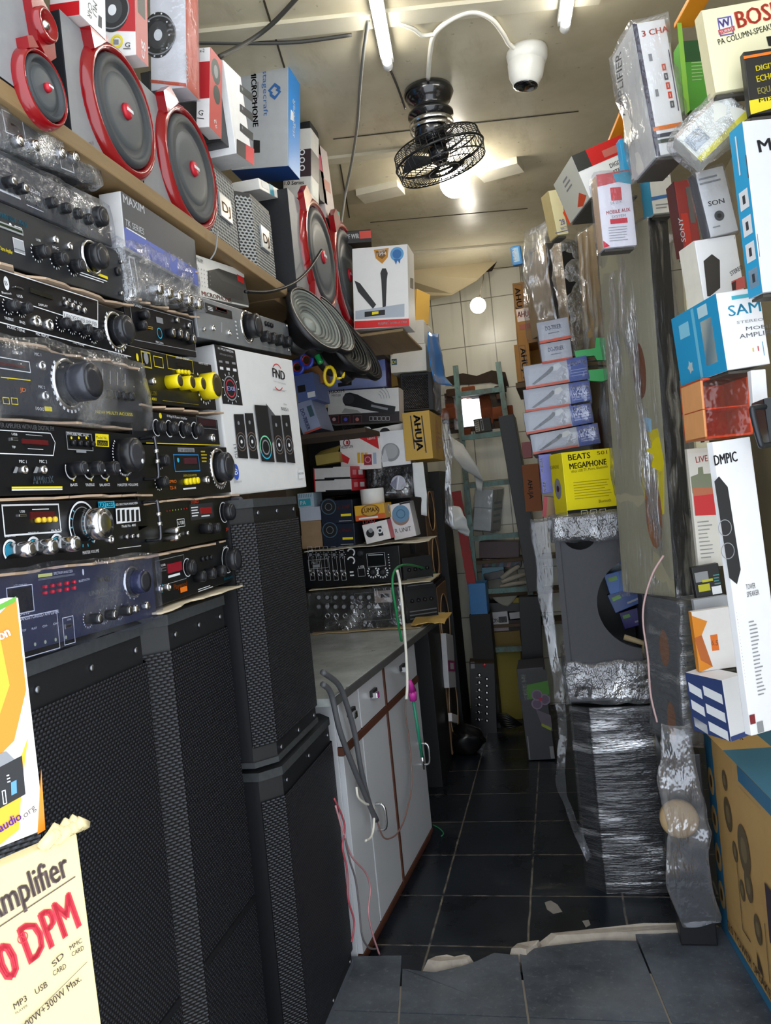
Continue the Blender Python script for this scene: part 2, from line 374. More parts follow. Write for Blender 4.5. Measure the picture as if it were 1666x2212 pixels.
def cardsheet(label, pts, th, mat=None, bend=.006, seed=1, name='cardboard_sheet', cat='cardboard', group='cardboard sheets between the amplifiers', div=14):
    """ragged thin sheet; pts = 4 world corners (front-left, front-right, back-right, back-left)"""
    mb = MB(); A, B, C, D = [V(p) for p in pts]; rg = random.Random(seed); nx, ny = div, 4; top = []
    for j in range(ny + 1):
        for i in range(nx + 1):
            s, t = i / nx, j / ny; p = (A * (1 - s) + B * s) * (1 - t) + (D * (1 - s) + C * s) * t
            if j == 0: p = p + (A - D).normalized() * rg.uniform(-.012, .010)
            p = p + V((0, 0, (noise.noise(p * 9 + V((seed, 0, 0))) * bend) * (1 - .8 * t))); top.append(p)
    n = len(top); vs = top + [p - V((0, 0, th)) for p in top]; fs = []; W = nx + 1
    for j in range(ny):
        for i in range(nx):
            a = j * W + i; fs.append((a, a + 1, a + W + 1, a + W)); fs.append((a + n, a + W + n, a + W + 1 + n, a + 1 + n))
    for i in range(nx): fs.append((i, i + n, i + 1 + n, i + 1)); b = ny * W + i; fs.append((b, b + 1, b + 1 + n, b + n))
    for j in range(ny): a = j * W; fs.append((a, a + W, a + W + n, a + n)); a = j * W + nx; fs.append((a, a + n, a + W + n, a + W))
    mb.add(vs, fs, mat or card('b39a82'), False); return tag(mb.build(name), label, cat, group)
# ================================================================== setting
CZ, BY, LX, RX = 2.93, 5.5, -1.30, .95
def struct(mb, name, **k):
    o = mb.build(name, **k); o['kind'] = 'structure'; return o
def floor_mat():
    n = N('black_stone_tiles'); sep = n.n('ShaderNodeSeparateXYZ'); n.l(n.co(), sep.inputs[0])
    def joint(src, off, st):
        q = n.math('FRACT', n.math('DIVIDE', n.math('SUBTRACT', src, off), st)); q = n.math('ABSOLUTE', n.math('SUBTRACT', q, .5))
        return n.ramp(q, .5 - .0045 / st, .5 - .002 / st)
    w = n.noise(9, 3); wx = n.math('ADD', sep.outputs[0], n.math('MULTIPLY', w, .006)); wy = n.math('ADD', sep.outputs[1], n.math('MULTIPLY', w, .006))
    j = n.math('MAXIMUM', joint(wx, -.545, .321), joint(wy, 2.927, .332))
    a = n.noise(3.2, 6, None, .65); c = n.mix(n.ramp(a, .3, .75), lin('0b0f15'), lin('222933'))
    d = n.noise(55, 4, None, .7); c = n.mix(n.math('MULTIPLY', n.ramp(d, .62, .78), .35), c, lin('6d6d6c'))
    e = n.noise(2.1, 5, n.stretch(1, 2.5, 1), .7); c = n.mix(n.math('MULTIPLY', n.ramp(e, .6, .76), .3), c, lin('7b766c'))
    c = n.mix(n.math('MULTIPLY', j, n.ramp(n.noise(20, 2), .3, .6)), c, lin('7d756a'))
    n.prin(c, n.mix(a, (.16,) * 3 + (1,), (.42,) * 3 + (1,)), 0, n.bump(n.math('SUBTRACT', n.noise(30, 3), j), .12, .004)); return n.m
def step_mat():
    n = N('grey_slate_slabs'); sep = n.n('ShaderNodeSeparateXYZ'); n.l(n.co(), sep.inputs[0])
    a = n.noise(3.5, 6, None, .65); c = n.mix(n.ramp(a, .3, .75), lin('2c323b'), lin('666d76'))
    d = n.noise(60, 5, None, .7); c = n.mix(n.math('MULTIPLY', n.ramp(d, .55, .75), .4), c, lin('8d8f92'))
    e = n.noise(1.7, 6, None, .7); c = n.mix(n.math('MULTIPLY', n.ramp(e, .5, .7), .4), c, lin('6a665a'))
    n.prin(c, .5, 0, n.bump(d, .15, .004)); return n.m
mb = MB(); mb.box((LX, 1.9, -.08), (RX, BY, 0), floor_mat()); struct(mb, 'floor')
# raised entrance slabs with a broken edge
ed = [onZ(x, y, .05) for x, y in ((560, 2062), (640, 2066), (760, 2066), (862, 2064), (868, 2092), (905, 2097), (940, 2100), (1000, 2086), (1030, 2076), (1068, 2058), (1105, 2062), (1118, 2056), (1180, 2044), (1300, 2031), (1420, 2018), (1550, 2003), (1700, 1985))]
sl = step_mat()
slab_lines = [((868, 2092), (860, 2230)), ((1122, 2066), (1150, 2260)), ((1376, 2030), (1462, 2240))]
cuts = [[onZ(*q, .05) for q in l] for l in slab_lines]
def slab(pts, nm):
    mb = MB(); n = len(pts); top = [(p[0], p[1], .05) for p in pts]; bot = [(p[0], p[1], -.06) for p in pts]
    ar = sum(pts[i][0] * pts[(i + 1) % n][1] - pts[(i + 1) % n][0] * pts[i][1] for i in range(n))
    if ar < 0: top.reverse(); bot.reverse()
    mb.add(top + bot, [tuple(range(n)), tuple(range(2 * n - 1, n - 1, -1))] + [(i + n, (i + 1) % n + n, (i + 1) % n, i) for i in range(n)], sl)
    o = struct(mb, nm)
def xl(l, y):
    a, b = l; t = (y - a.y) / (b.y - a.y); return a.x + (b.x - a.x) * t
g = .003; yb = onZ(1100, 2196, .05).y
ys = [yb - .012, yb - .004, yb + .004, yb + .012]
edges = [[(-1.3, 0)] , None]
def col_poly(L, R, pts, y0):
    q = [(p.x, p.y) for p in pts]
    a = [(xl(L, y0) + g if L else LX, y0), (xl(R, y0) - g if R else RX, y0)]
    return a + q[::-1]
segs = [(None, cuts[0], ed[:4]), (cuts[0], cuts[1], ed[4:11]), (cuts[1], cuts[2], ed[11:14]), (cuts[2], None, ed[14:])]
for L, R, pts in segs:
    pts = [p.copy() for p in pts]
    if L: pts.insert(0, V((xl(L, pts[0].y) + g, pts[0].y, 0)))
    else: pts.insert(0, V((LX, pts[0].y, 0)))
    if R: pts.append(V((xl(R, pts[-1].y) - g, pts[-1].y, 0)))
    else: pts.append(V((RX, pts[-1].y, 0)))
    slab(col_poly(L, R, pts, yb + g), 'floor'); slab([(xl(L, yb - g) + g if L else LX, yb - g), (xl(R, yb - g) - g if R else RX, yb - g), (xl(R, 1.7) - g if R else RX, 1.7), (xl(L, 1.7) + g if L else LX, 1.7)], 'floor')
mb = MB(); mb.box((LX, .5, -.08), (RX, 2.95, .046), M('8a8174', .8, 0, .2)); mb.v = [V((v.x, min(v.y, 2.2 if v.x < 0 else 2.5), v.z)) for v in mb.v]; struct(mb, 'floor')
# cement rubble along the broken step edge
def cement(pp, nm='trim_1'):
    mb = MB(); P = [onZ(x, y, .04) for x, y in pp]; m = M('a49a8e', .85, 0, .25, 40)
    bm = bmesh.new(); C = sum(P, V()) / len(P)
    tp = [bm.verts.new((p.x, p.y, .03)) for p in P]; ins = [bm.verts.new((C.x + (p.x - C.x) * .8, C.y + (p.y - C.y) * .55, .058 + .008 * random.random())) for p in P]; bt = [bm.verts.new((p.x, p.y, -.02)) for p in P]
    n = len(P)
    for i in range(n):
        j = (i + 1) % n; bm.faces.new((tp[i], tp[j], ins[j], ins[i])); bm.faces.new((bt[i], bt[j], tp[j], tp[i]))
    bm.faces.new(ins); bmesh.ops.recalc_face_normals(bm, faces=bm.faces[:]); mb.bm(bm, m); struct(mb, nm)
cement([(912, 2092), (935, 2076), (965, 2074), (985, 2076), (1012, 2072), (1026, 2076), (1018, 2084), (1000, 2091), (975, 2090), (945, 2098)])
cement([(1098, 2066), (1115, 2046), (1150, 2040), (1172, 2040), (1166, 2050), (1150, 2062), (1138, 2075), (1122, 2072)], 'trim_2')
cement([(1150, 2040), (1250, 2022), (1400, 2002), (1550, 1992), (1560, 2004), (1520, 2020), (1430, 2022), (1330, 2030), (1240, 2040), (1166, 2050)], 'trim_3')
# loose blobs of dried cement on the tiles
for i, pp in enumerate(([(1177, 1950), (1190, 1946), (1205, 1955), (1215, 1970), (1195, 1974), (1182, 1965)], [(1258, 1990), (1272, 1988), (1276, 1998), (1266, 2004)])):
    mb = MB(); P = [onZ(x, y, 0) for x, y in pp]; mb.add([(p.x, p.y, .0015) for p in P] + [(p.x, p.y, -.001) for p in P], [tuple(range(len(P)))[::-1]] + [(k, (k + 1) % len(P), (k + 1) % len(P) + len(P), k + len(P)) for k in range(len(P))], M('8d8780', .8, 0, .2))
    tag(mb.build('dried_cement_splash'), ['larger pale cement splash on the dark floor tile beside the wrapped speaker', 'smaller cement splash on the tile just before the step'][i], 'stain')
# walls
wall_l = M('9c947f', .8, 0, .2, 4)
mb = MB(); mb.box((LX - .1, .5, -.08), (LX, BY + .1, CZ), wall_l); struct(mb, 'wall_left')
mb = MB(); mb.box((RX, 1.0, -.08), (RX + .1, BY + .1, CZ), M('b7ad93', .8, 0, .2, 4)); struct(mb, 'wall_right')
n = N('cream_wall_tiles'); sep = n.n('ShaderNodeSeparateXYZ'); n.l(n.co(), sep.inputs[0])
def jj(src, off, st, w):
    q = n.math('ABSOLUTE', n.math('SUBTRACT', n.math('FRACT', n.math('DIVIDE', n.math('SUBTRACT', src, off), st)), .5)); return n.ramp(q, .5 - w / st, .5 - w * .5 / st)
j = n.math('MAXIMUM', jj(sep.outputs[0], -.514, .205, .004), jj(sep.outputs[2], 2.45, .305, .004))
c = n.mix(n.noise(4, 5), lin('c9c6b4'), lin('dedbcb')); st = n.noise(9, 4, n.stretch(1, 1, .08)); c = n.mix(n.math('MULTIPLY', n.ramp(st, .58, .75), .35), c, lin('8d8873'))
c = n.mix(j, c, lin('6f6a5a')); n.prin(c, .3); tilem = n.m
h0, h1 = onY(968, 938, BY), onY(1082, 845, BY); hx0, hx1, hz0, hz1 = h0.x, h1.x, h0.z, h1.z + .03
mb = MB()
for a, b in (((LX, BY, 0), (hx0, BY + .1, CZ)), ((hx1, BY, 0), (RX, BY + .1, CZ)), ((hx0, BY, 0), (hx1, BY + .1, hz0)), ((hx0, BY, hz1), (hx1, BY + .1, CZ))): mb.box(a, b, tilem)
struct(mb, 'wall_back')
# rough broken hole through the back wall: brick tunnel with ragged rim
brick = M('8a4a2c', .9, 0, .4, 20)
mb = MB(); rng = random.Random(3)
for k in range(26):
    t = k / 26 * 2 * PI; cx, cz = (hx0 + hx1) / 2, (hz0 + hz1) / 2; rx, rz = (hx1 - hx0) / 2, (hz1 - hz0) / 2
    m_ = max(abs(math.cos(t)), abs(math.sin(t))); px, pz = cx + rx * math.cos(t) / m_, cz + rz * math.sin(t) / m_; s = rng.uniform(.03, .07)
    mb.box((px - s, BY - .02 + rng.random() * .05, pz - s * .6), (px + s, BY + .26, pz + s * .6), rng.choice([brick, M('5a4438', .9, 0, .3), M('463c36', .9, 0, .3)]), .008)

p_ = [onY(x, y, BY + .12) for x, y in ((1034, 850), (1095, 850), (1095, 940), (1050, 940), (1040, 900))]; mb.add(p_ + [q + V((0, .1, 0)) for q in p_], [(4, 3, 2, 1, 0), (5, 6, 7, 8, 9)] + [(i, i + 5, (i + 1) % 5 + 5, (i + 1) % 5) for i in range(5)], brick)
p_ = [onY(x, y, BY + .05) for x, y in ((1056, 850), (1098, 850), (1096, 940), (1062, 935), (1068, 890))]; mb.add(p_ + [q + V((0, .1, 0)) for q in p_], [(4, 3, 2, 1, 0), (5, 6, 7, 8, 9)] + [(i, i + 5, (i + 1) % 5 + 5, (i + 1) % 5) for i in range(5)], M('4a4038', .9, 0, .4, 30))
struct(mb, 'trim_4')
mb = MB()  # broken plaster ledge line over the hole
pts = [onY(x, y, BY - .01) for x, y in ((962, 815), (1000, 806), (1030, 812), (1062, 800), (1092, 804), (1100, 835), (1060, 826), (1020, 830), (965, 832))]
mb.add([p for p in pts] + [p + V((0, .04, 0)) for p in pts], [tuple(range(len(pts)))[::-1]] + [(k, (k + 1) % 9, (k + 1) % 9 + 9, k + 9) for k in range(9)], M('3a2f26', .9, 0, .4, 30)); struct(mb, 'trim_5')
# ceiling boards
n = N('stained_cream_ceiling'); a = n.noise(1.3, 5, None, .65); c = n.mix(n.ramp(a, .3, .75), lin('b3a98c'), lin('e0d8c0'))
b = n.noise(6, 5, n.stretch(1, .3, 1), .7); c = n.mix(n.math('MULTIPLY', n.ramp(b, .56, .8), .45), c, lin('7d6a48'))
d = n.noise(34, 3); c = n.mix(n.math('MULTIPLY', n.ramp(d, .7, .76), .4), c, lin('4a4030'))
n.prin(c, .27, 0, n.bump(n.noise(3, 2), .25, .02)); ceil_m = n.m
mb = MB(); mb.box((LX - .1, 1.0, CZ), (RX + .1, BY + .1, CZ + .08), ceil_m); struct(mb, 'ceiling')
def batten(p0, p1, w, nm, z=CZ, t=.012, mat=None):
    a, b = onZ(*p0, z), onZ(*p1, z); d = (b - a).normalized(); s = V((-d.y, d.x, 0)) * w / 2; mb = MB()
    top = [a - s, b - s, b + s, a + s]; mb.add([p + V((0, 0, 0)) for p in top] + [p - V((0, 0, t)) for p in top], [(0, 1, 2, 3), (7, 6, 5, 4), (0, 4, 5, 1), (1, 5, 6, 2), (2, 6, 7, 3), (3, 7, 4, 0)], mat or M('cfc8b2', .45, 0, .15, 12)); struct(mb, nm)
batten((380, 84), (1300, -15), .075, 'trim_6'); batten((700, 345), (900, 322), .055, 'trim_7'); batten((860, 548), (1180, 520), .05, 'trim_8')
dk = M('3b3427', .8)
for i, (p, q) in enumerate((((570, 0), (616, 150)), ((735, 355), (755, 470)), ((720, 300), (1250, 240)), ((745, 610), (1150, 572)), ((800, 480), (1140, 450)))): batten(p, q, .006, 'trim_%d' % (9 + i), t=.002, mat=dk)
# sagging panel at the far end of the ceiling
sg = [onZ(820, 600, CZ - .03), onZ(1055, 585, CZ - .02), onY(1000, 625, 5.1), onY(925, 655, 5.3), onY(800, 650, 5.2)]
mb = MB(); P = [onZ(830, 592, CZ - .005), onZ(1072, 566, CZ - .005), onY(1030, 606, 5.25), onY(975, 638, 5.3), onY(930, 648, 5.42), onY(820, 640, 5.42)]
mb.add(P + [p + V((0, 0, .012)) for p in P], [tuple(range(6)), tuple(range(11, 5, -1))] + [(k, k + 6, (k + 1) % 6 + 6, (k + 1) % 6) for k in range(6)], M('c9b995', .6, 0, .15, 5)); struct(mb, 'trim_14')
mb = MB(); P = [onZ(1030, 606, CZ - .003), onZ(1074, 565, CZ - .003), onZ(1060, 592, CZ - .003)]; mb.add(P, [(0, 1, 2)], M('2b1d12', .9)); struct(mb, 'trim_15')
# ------------------------------------------------------------------ daylight and lamps
w = bpy.data.worlds.new('sky'); SC.world = w; w.use_nodes = True; nt = w.node_tree; bg = nt.nodes['Background']
bg.inputs[0].default_value = (.86, .93, 1, 1); bg.inputs[1].default_value = 2.0
SC.view_settings.view_transform = 'Standard'; SC.view_settings.look = 'None'; SC.view_settings.gamma = 1; SC.view_settings.use_curve_mapping = False; SC.view_settings.exposure = 0.45
def tube_light(a, b, label, r=.014):
    A, B = a, b; root = bpy.data.objects.new('tube_light', None); COL.objects.link(root); root.location = (A + B) / 2
    tag(root, label, 'light', 'tube lights on the ceiling'); inv = Matrix.Translation(-root.location)
    d = (B - A).normalized(); mb = MB(); mb.tube([A - root.location, B - root.location], r, emit((1, .97, .9), 17), 12); mb.build('glowing_tube', root)
    mb = MB(); up = V((0, 0, 1)); s = d.cross(up).normalized() * .02; c0 = A - d * .02 - root.location + up * .016; c1 = B + d * .02 - root.location + up * .016
    mb.add([c0 - s, c1 - s, c1 + s, c0 + s, c0 - s + up * .022, c1 - s + up * .022, c1 + s + up * .022, c0 + s + up * .022], [(0, 1, 2, 3), (7, 6, 5, 4), (0, 4, 5, 1), (1, 5, 6, 2), (2, 6, 7, 3), (3, 7, 4, 0)], M('f1f1ee', .4)); mb.build('light_fitting', root)
    for p, q in ((A, -d), (B, d)):
        mb = MB(); mb.lathe(p - root.location, q, [(r * 1.15, -.02), (r * 1.15, .012), (r * .8, .018)], M('e8e8e6', .4), 12); mb.build('end_cap', root)
zt = CZ - .042
e1, e0 = onZ(838, 140, zt), onZ(800, -60, zt); tube_light(e0 + (e0 - e1) * .55, e1, 'glowing tube light on the ceiling left of the dome camera')
e1, e0 = onZ(1221, 58, zt), onZ(1238, -60, zt); tube_light(e0 + (e0 - e1) * 1.6, e1, 'glowing tube light on the ceiling right of the dome camera')
def bulb(c, r, label, hang, power):
    root = bpy.data.objects.new('light_bulb', None); COL.objects.link(root); root.location = c; tag(root, label, 'light bulb', 'bare bulbs under the ceiling')
    ax = (hang - c).normalized()
    mb = MB(); prof = [(0, -r)] + [(r * math.sin(t * PI / 12), -r * math.cos(t * PI / 12)) for t in range(1, 10)] + [(r * .42, r * 1.05)]; mb.lathe((0, 0, 0), ax, prof, emit((1, .93, .8), power), 24); mb.build('glowing_globe', root)
    mb = MB(); mb.lathe(ax * r, ax, [(r * .42, 0), (r * .48, r * .5), (r * .3, r * .9), (0, r * .9)], M('e9e6dd', .4), 16); mb.build('bulb_base', root)
    mb = MB(); mb.lathe(ax * r * 1.8, ax, [(r * .36, 0), (r * .36, r * .5), (r * .12, r * .8), (0, r * .8)], M('cfcabd', .5), 16); mb.tube([ax * r * 2.4, (hang - c) * .7 + V((.01, 0, .01)), hang - c], .004, M('b9b2a0', .5)); mb.build('bulb_holder', root)
bulb(onY(983, 393, 3.62), .068, 'brightest bare bulb glowing just below the black fan', onY(985, 352, 3.62), 34)
bulb(onY(1033, 660, 5.0), .048, 'bare bulb hanging on a wire before the cream tiled back wall', onZ(1045, 585, CZ), 30)
# ================================================================== left wall of amplifiers
GR = {'SP': grille('black_speaker_grille', '343742', '0d0e13', .0105, .24, .4, 0, .9, .62)}  # paler dots, passed as hole, paint the reflections of the grille ridges
CAB = M('16171b', .5, 0, .3, 60); WORN = M('34373a', .7, 0, .45, 70)
def pa_speaker(label, x, y0, y1, z0, z1, d, c=.05, cb=.045, top=.075, bot=.05, skid=False):
    w, h = y1 - y0, z1 - z0; fc = Fc.raw((x, y0, z0), (0, 1, 0), (0, 0, 1), w, h)
    root = empty('loudspeaker', label, 'loudspeaker', fc, 'black loudspeakers in front of the left wall')
    pl = [(0, cb), (c, 0), (w - c, 0), (w, cb), (w, d), (0, d)]
    def prism(zs, ze, mat, nm, q=0):
        mb = MB(); n = 6; P = [(a + (q if a < w / 2 else -q) * 1, b + q) for a, b in pl]; vs = [(a, b, zs) for a, b in P] + [(a, b, ze) for a, b in P]
        mb.add(vs, [tuple(range(n - 1, -1, -1)), tuple(range(n, 2 * n))] + [(i, (i + 1) % n, (i + 1) % n + n, i + n) for i in range(n)], mat); return mb.build(nm, root)
    prism(.012, h - .022, CAB, 'cabinet', .004); prism(h - .022, h, WORN, 'top_edge'); prism(0, .014, WORN if not skid else M('5b6069', .4), 'bottom_edge')
    mb = MB(); z_a, z_b = bot, h - top; s = .0015
    for (a, b), (a2, b2) in ((pl[0], pl[1]), (pl[1], pl[2]), (pl[2], pl[3])):
        nx, ny = (b2 - b), -(a2 - a); L = math.hypot(nx, ny); nx, ny = nx / L * s, ny / L * s
        k = max(2, int((z_b - z_a) / .5)); mb.add([(a + nx, b + ny, z_a), (a2 + nx, b2 + ny, z_a), (a2 + nx, b2 + ny, z_b), (a + nx, b + ny, z_b)], [(0, 1, 2, 3)], GR['SP'])
    mb.build('perforated_grille', root)
    if h > 1: mb = MB(); mb.box((c + .005, -.004, .50), (w - c - .005, .003, .512), BLK); mb.build('grille_seam', root)
    for zz in (h - top * .62, bot * .55):
        for xx in (c + .03, w / 2, w - c - .03):
            mb = MB(); mb.lathe((xx, .004, zz), (0, -1, 0), [(.006, 0), (.006, .004), (.004, .0055), (0, .0055)], M('8d9097', .35, 1), 10); mb.build('screw', root)
    return root
pa_speaker('tall black loudspeaker nearest the camera beside the cream amplifier carton', -.802, 1.015, 1.472, .05, 1.288, .42)
pa_speaker('tall black loudspeaker with a pale corner strip, second from the camera', -.802, 1.476, 1.865, .05, 1.288, .42)
pa_speaker('upper black loudspeaker carrying the white boxed speaker set', -.745, 1.87, 2.315, .848, 1.514, .38, top=.06)
pa_speaker('lower black loudspeaker standing next to the white counter cabinet', -.75, 1.90, 2.44, .05, .826, .42, skid=True)
# ---- stack beside the camera (all faces look across the aisle)
def afc(bl, br, tl, X=-.8): return Fc(bl, br, tl, 90, X=X)
SIL = INK('e4e6ea')
def wrapA(a, d, seed, **k):
    return wrap(a.root, a.fc.w, d, a.fc.h, k.pop('mat', None) or film(), seed=seed, **k)
# 1 crinkled clear bag at the top
fc = afc((-20, 310), (205, 398), (-20, 222)); a = Amp('amplifier in a crinkled clear bag, topmost of the nearest stack under the shelf', fc, .3, M('4a4c50', .4))
for k, cx in enumerate((28, 62, 120, 150)): a.knob((cx, 300 + cx * .28), 12, .016, CHROME, CHROME)
a.disp((10, 252), (48, 296), M('2b2524', .3)); a.pr.frame((2, 235), (56, 305), .002, SIL); a.pr.lines((4, 303), (70, 330), 3, SIL); a.pr.frame((118, 290), (160, 375), .002, SIL); a.done()
wrapA(a, .3, 1, grow=.006, amp=.012, f=16, mat=film('crinkled_bag', .22, .9, (1, 1, 1), 26, bump=1.0))
# 2
fc = afc((-20, 422), (243, 533), (-20, 322)); a = Amp('film wrapped amplifier with white lettering, second from the top of the nearest stack', fc, .3, M('33353c', .4))
for cx, cy in ((10, 395), (36, 410), (100, 440), (130, 452), (155, 464), (178, 476)): a.knob((cx, cy), 11, .018, KN, CHROME if cx < 60 else KCAP)
a.knob((205, 470), 20, .02, KN, KCAP, CHROME)
a.pr.t('UNIVERSAL', (54, 432), (100, 456), (54, 416), SIL, .01); a.pr.t('US-070', (64, 414), (86, 424), (64, 406), SIL); a.pr.lines((56, 440), (98, 462), 1, SIL)
a.pr.frame((-10, 405), (44, 432), .0015, SIL); a.pr.t('POWER AMPLIFIER', (0, 414), (42, 430), (0, 408), SIL); a.done(); wrapA(a, .3, 2, grow=.004, amp=.006)
# 3
fc = afc((-20, 562), (273, 652), (-20, 428)); a = Amp('black amplifier with green display and yellow underline, third from the nearest stack top', fc, .3, M('24262a', .42))
a.disp((-12, 478), (46, 505), M('1d2c1c', .25), M('9a9c9c', .4)); a.slot((28, 536), (52, 545)); a.pr.frame((26, 512), (54, 552), .002, SIL); a.pr.r((27, 514), (53, 550), M('9fa2a6', .5))
a.pr.t('UNIVERSAL US-070', (0, 470), (58, 492), (0, 458), CYAN, .01); a.pr.frame((30, 487), (48, 508), .0012, SIL); a.pr.c((21, 486), 4, SIL)
a.pr.t('Stereo Amplifier', (0, 540), (26, 550), (0, 531), YEL)
a.knob((78, 546), 14, .022, KN, KCAP); a.knob((118, 561), 14, .022, KN, KCAP); a.knob((155, 576), 14, .022, KN, KCAP)
for c in ((78, 546), (118, 561), (155, 576)): a.pr.ticks(c, 16, 20, SIL)
a.knob((196, 557), 26, .026, KN, KCAP, CHROME); a.pr.ticks((196, 557), 29, 33, SIL, n=17)
a.jack((117, 518), 8); a.jack((148, 532), 8); a.pr.line((186, 583), (231, 601), 6, YEL); a.pr.t('USB', (76, 520), (86, 523), (76, 515), SIL); a.pr.t('MIC', (112, 537), (125, 541), (112, 531), SIL)
a.button((252, 587), 9, KN); a.button((258, 566), 4, CHROME); a.button((258, 634), 4, CHROME, 'screw'); a.pr.lines((170, 596), (230, 606), 2, SIL); a.done()
# 4 karaoke
fc = afc((-20, 716), (281, 787), (-20, 573)); a = Amp('black karaoke amplifier with a white name strip, fourth from the top of the nearest stack', fc, .3, M('111216', .3))
P = a.pr; P.c((13, 612), 14, SIL, sx=.6); P.t('B', (10, 616), (16, 617), (10, 606), INKB); P.t('Bluetooth', (3, 634), (24, 637), (3, 629), SIL)
a.slot((30, 618), (48, 627)); P.t('USB', (36, 642), (48, 644), (36, 636), SIL); a.disp((62, 622), (112, 648), M('15160f', .2)); P.t('DISPLAY', (82, 660), (102, 664), (82, 655), SIL)
for k in range(4): a.button((139 + k * 13, 656 + k * 5), 6, CHROME); P.t('MENU'[k], (135 + k * 12, 647 + k * 4), (140 + k * 12, 648 + k * 4), (135 + k * 12, 641 + k * 4), SIL)
P.q([(134, 672), (210, 693), (210, 709), (134, 688)], SIL); P.t('KARAOKE POWER AMPLIFIER', (137, 686), (208, 706), (137, 676), INKB)
P.line((-20, 633), (134, 682), 2, SIL); P.line((209, 693), (209, 650), 2, SIL); P.line((209, 650), (-20, 577), 2, SIL); P.line((-20, 692), (281, 771), 2.5, SIL)
for cx, cy, r in ((14, 662, 12), (42, 668, 12), (128, 700, 11), (152, 706, 11), (175, 714, 11), (198, 726, 11)): a.knob((cx, cy), r, .02, KN, KCAP); P.ticks((cx, cy), r + 2, r + 6, SIL)
a.jack((77, 694), 12); a.jack((104, 702), 12); a.knob((248, 715), 29, .03, M('3a3b40', .2, .6), KCAP, CHROME); P.ticks((248, 715), 38, 44, SIL, n=19)
for s, p, q in (('MUSIC TONE', (12, 709), (50, 719)), ('MIC INPUT', (74, 724), (102, 732)), ('MIC TONE', (154, 742), (178, 749)), ('MASTER VOLUME', (230, 764), (272, 775)), ('TREBLE', (5, 690), (25, 695)), ('BASS', (38, 698), (50, 702))): P.t(s, p, q, (p[0], p[1] - 6), SIL)
a.done()
# 5 wrapped JD
fc = afc((-20, 893), (312, 915), (-20, 735)); a = Amp('film wrapped amplifier with very large volume dial, fifth from the nearest stack top', fc, .3, M('2b2d36', .35))
P = a.pr; a.disp((-8, 782), (52, 796), M('521316', .2)); P.frame((-15, 768), (66, 806), .0015, SIL); P.lines((0, 772), (40, 778), 1, SIL); P.t('SETUP', (26, 764), (48, 767), (26, 757), SIL)
a.jack((88, 790), 10); a.jack((95, 856), 10); P.t('MIC 1', (74, 768), (88, 770), (74, 761), SIL); P.t('MIC 2', (82, 838), (96, 840), (82, 832), SIL); P.t('JD', (42, 846), (55, 847), (42, 837), ORG); P.line((0, 815), (64, 822), 2, YEL)
P.t('1000', (76, 886), (94, 888), (76, 878), SIL); P.r((94, 878), (111, 889), YEL)
a.knob((146, 830), 40, .05, M('44464e', .25, .5), KCAP, CHROME); P.ticks((146, 830), 54, 60, SIL, n=21)
for k in range(5): a.knob((208 + k * 16, 852 + k * 1.5), 10, .016, KN, KCAP); P.line((204 + k * 16, 796 + k * 3), (204 + k * 16, 826 + k * 2), 1.5, SIL)
P.q([(200, 883), (286, 890), (290, 902), (195, 896)], M('3a3a30', .4)); P.t('NEW MULTI ACCESS', (204, 893), (284, 899), (204, 886), YEL); P.frame((2, 858), (18, 874), .001, YEL); P.frame((20, 859), (36, 875), .001, YEL); a.done()
wrapA(a, .3, 5, grow=.012, amp=.007, f=9)
# 6 APPROX
fc = afc((-20, 1072), (318, 1062), (-20, 906)); a = Amp('black amplifier with large black dial and yellow model plate, sixth from stack top', fc, .3, M('0f1014', .3))
P = a.pr; P.t('POWER AMPLIFIER WITH USB DIGITAL FM', (-18, 922), (116, 931), (-18, 911), SIL, .008)
P.line((-20, 928), (108, 936), 2, SIL); P.line((108, 936), (118, 956), 2, SIL); P.line((118, 956), (114, 984), 2, SIL); P.line((114, 984), (-20, 979), 2, SIL)
a.slot((22, 945), (36, 953)); P.t('USB', (24, 940), (36, 941), (24, 935), SIL); a.disp((46, 948), (102, 962), M('5a1416', .2)); P.lines((54, 938), (92, 943), 1, SIL); P.lines((58, 968), (100, 973), 1, SIL); P.t('TF', (24, 968), (32, 969), (24, 963), SIL)
P.frame((140, 932), (200, 975), .0018, GRY); P.t('FM/USB MIC AUX', (144, 940), (190, 944), (144, 934), SIL)
for k in range(4): a.button((155 + k * 14, 957 + k), 6, KN)
for k in range(3): P.c((152 + k * 16, 946), 3, YEL)
P.r((162, 972), (184, 979), GRY); P.q([(203, 937), (232, 939), (233, 966), (204, 964)], YEL); P.t('Model No.', (205, 948), (230, 950), (205, 941), INKB); P.q([(207, 951), (230, 952), (230, 964), (207, 963)], INKB); P.t('6060', (209, 962), (228, 963), (209, 953), YEL, .015)
a.jack((50, 1015), 9); a.jack((92, 1015), 9); P.t('MIC 1', (38, 1000), (54, 1001), (38, 993), SIL); P.t('MIC 2', (82, 1000), (98, 1001), (82, 993), SIL)
for cx in (24, 68): P.q([(cx, 1022), (cx + 6, 1008), (cx + 12, 1010), (cx + 8, 1022)], GRY)
for cx in (150, 188, 222): a.knob((cx, 1014), 15, .03, KN, KCAP, None, SIL); P.ticks((cx, 1014), 19, 22, SIL, -200, 20, 25, .2); P.c((cx + 5, 1037), 3, YEL)
for s, x0, x1 in (('BASS', 148, 163), ('TREBLE', 180, 200), ('BALANCE', 211, 233), ('MASTER VOLUME', 250, 294)): P.t(s, (x0, 1051), (x1, 1050), (x0, 1045), SIL)
a.knob((262, 985), 36, .034, KN, M('34353a', .3), None, SIL); P.ticks((262, 985), 39, 43, SIL, n=33, w=.06); P.c((270, 1035), 4, YEL)
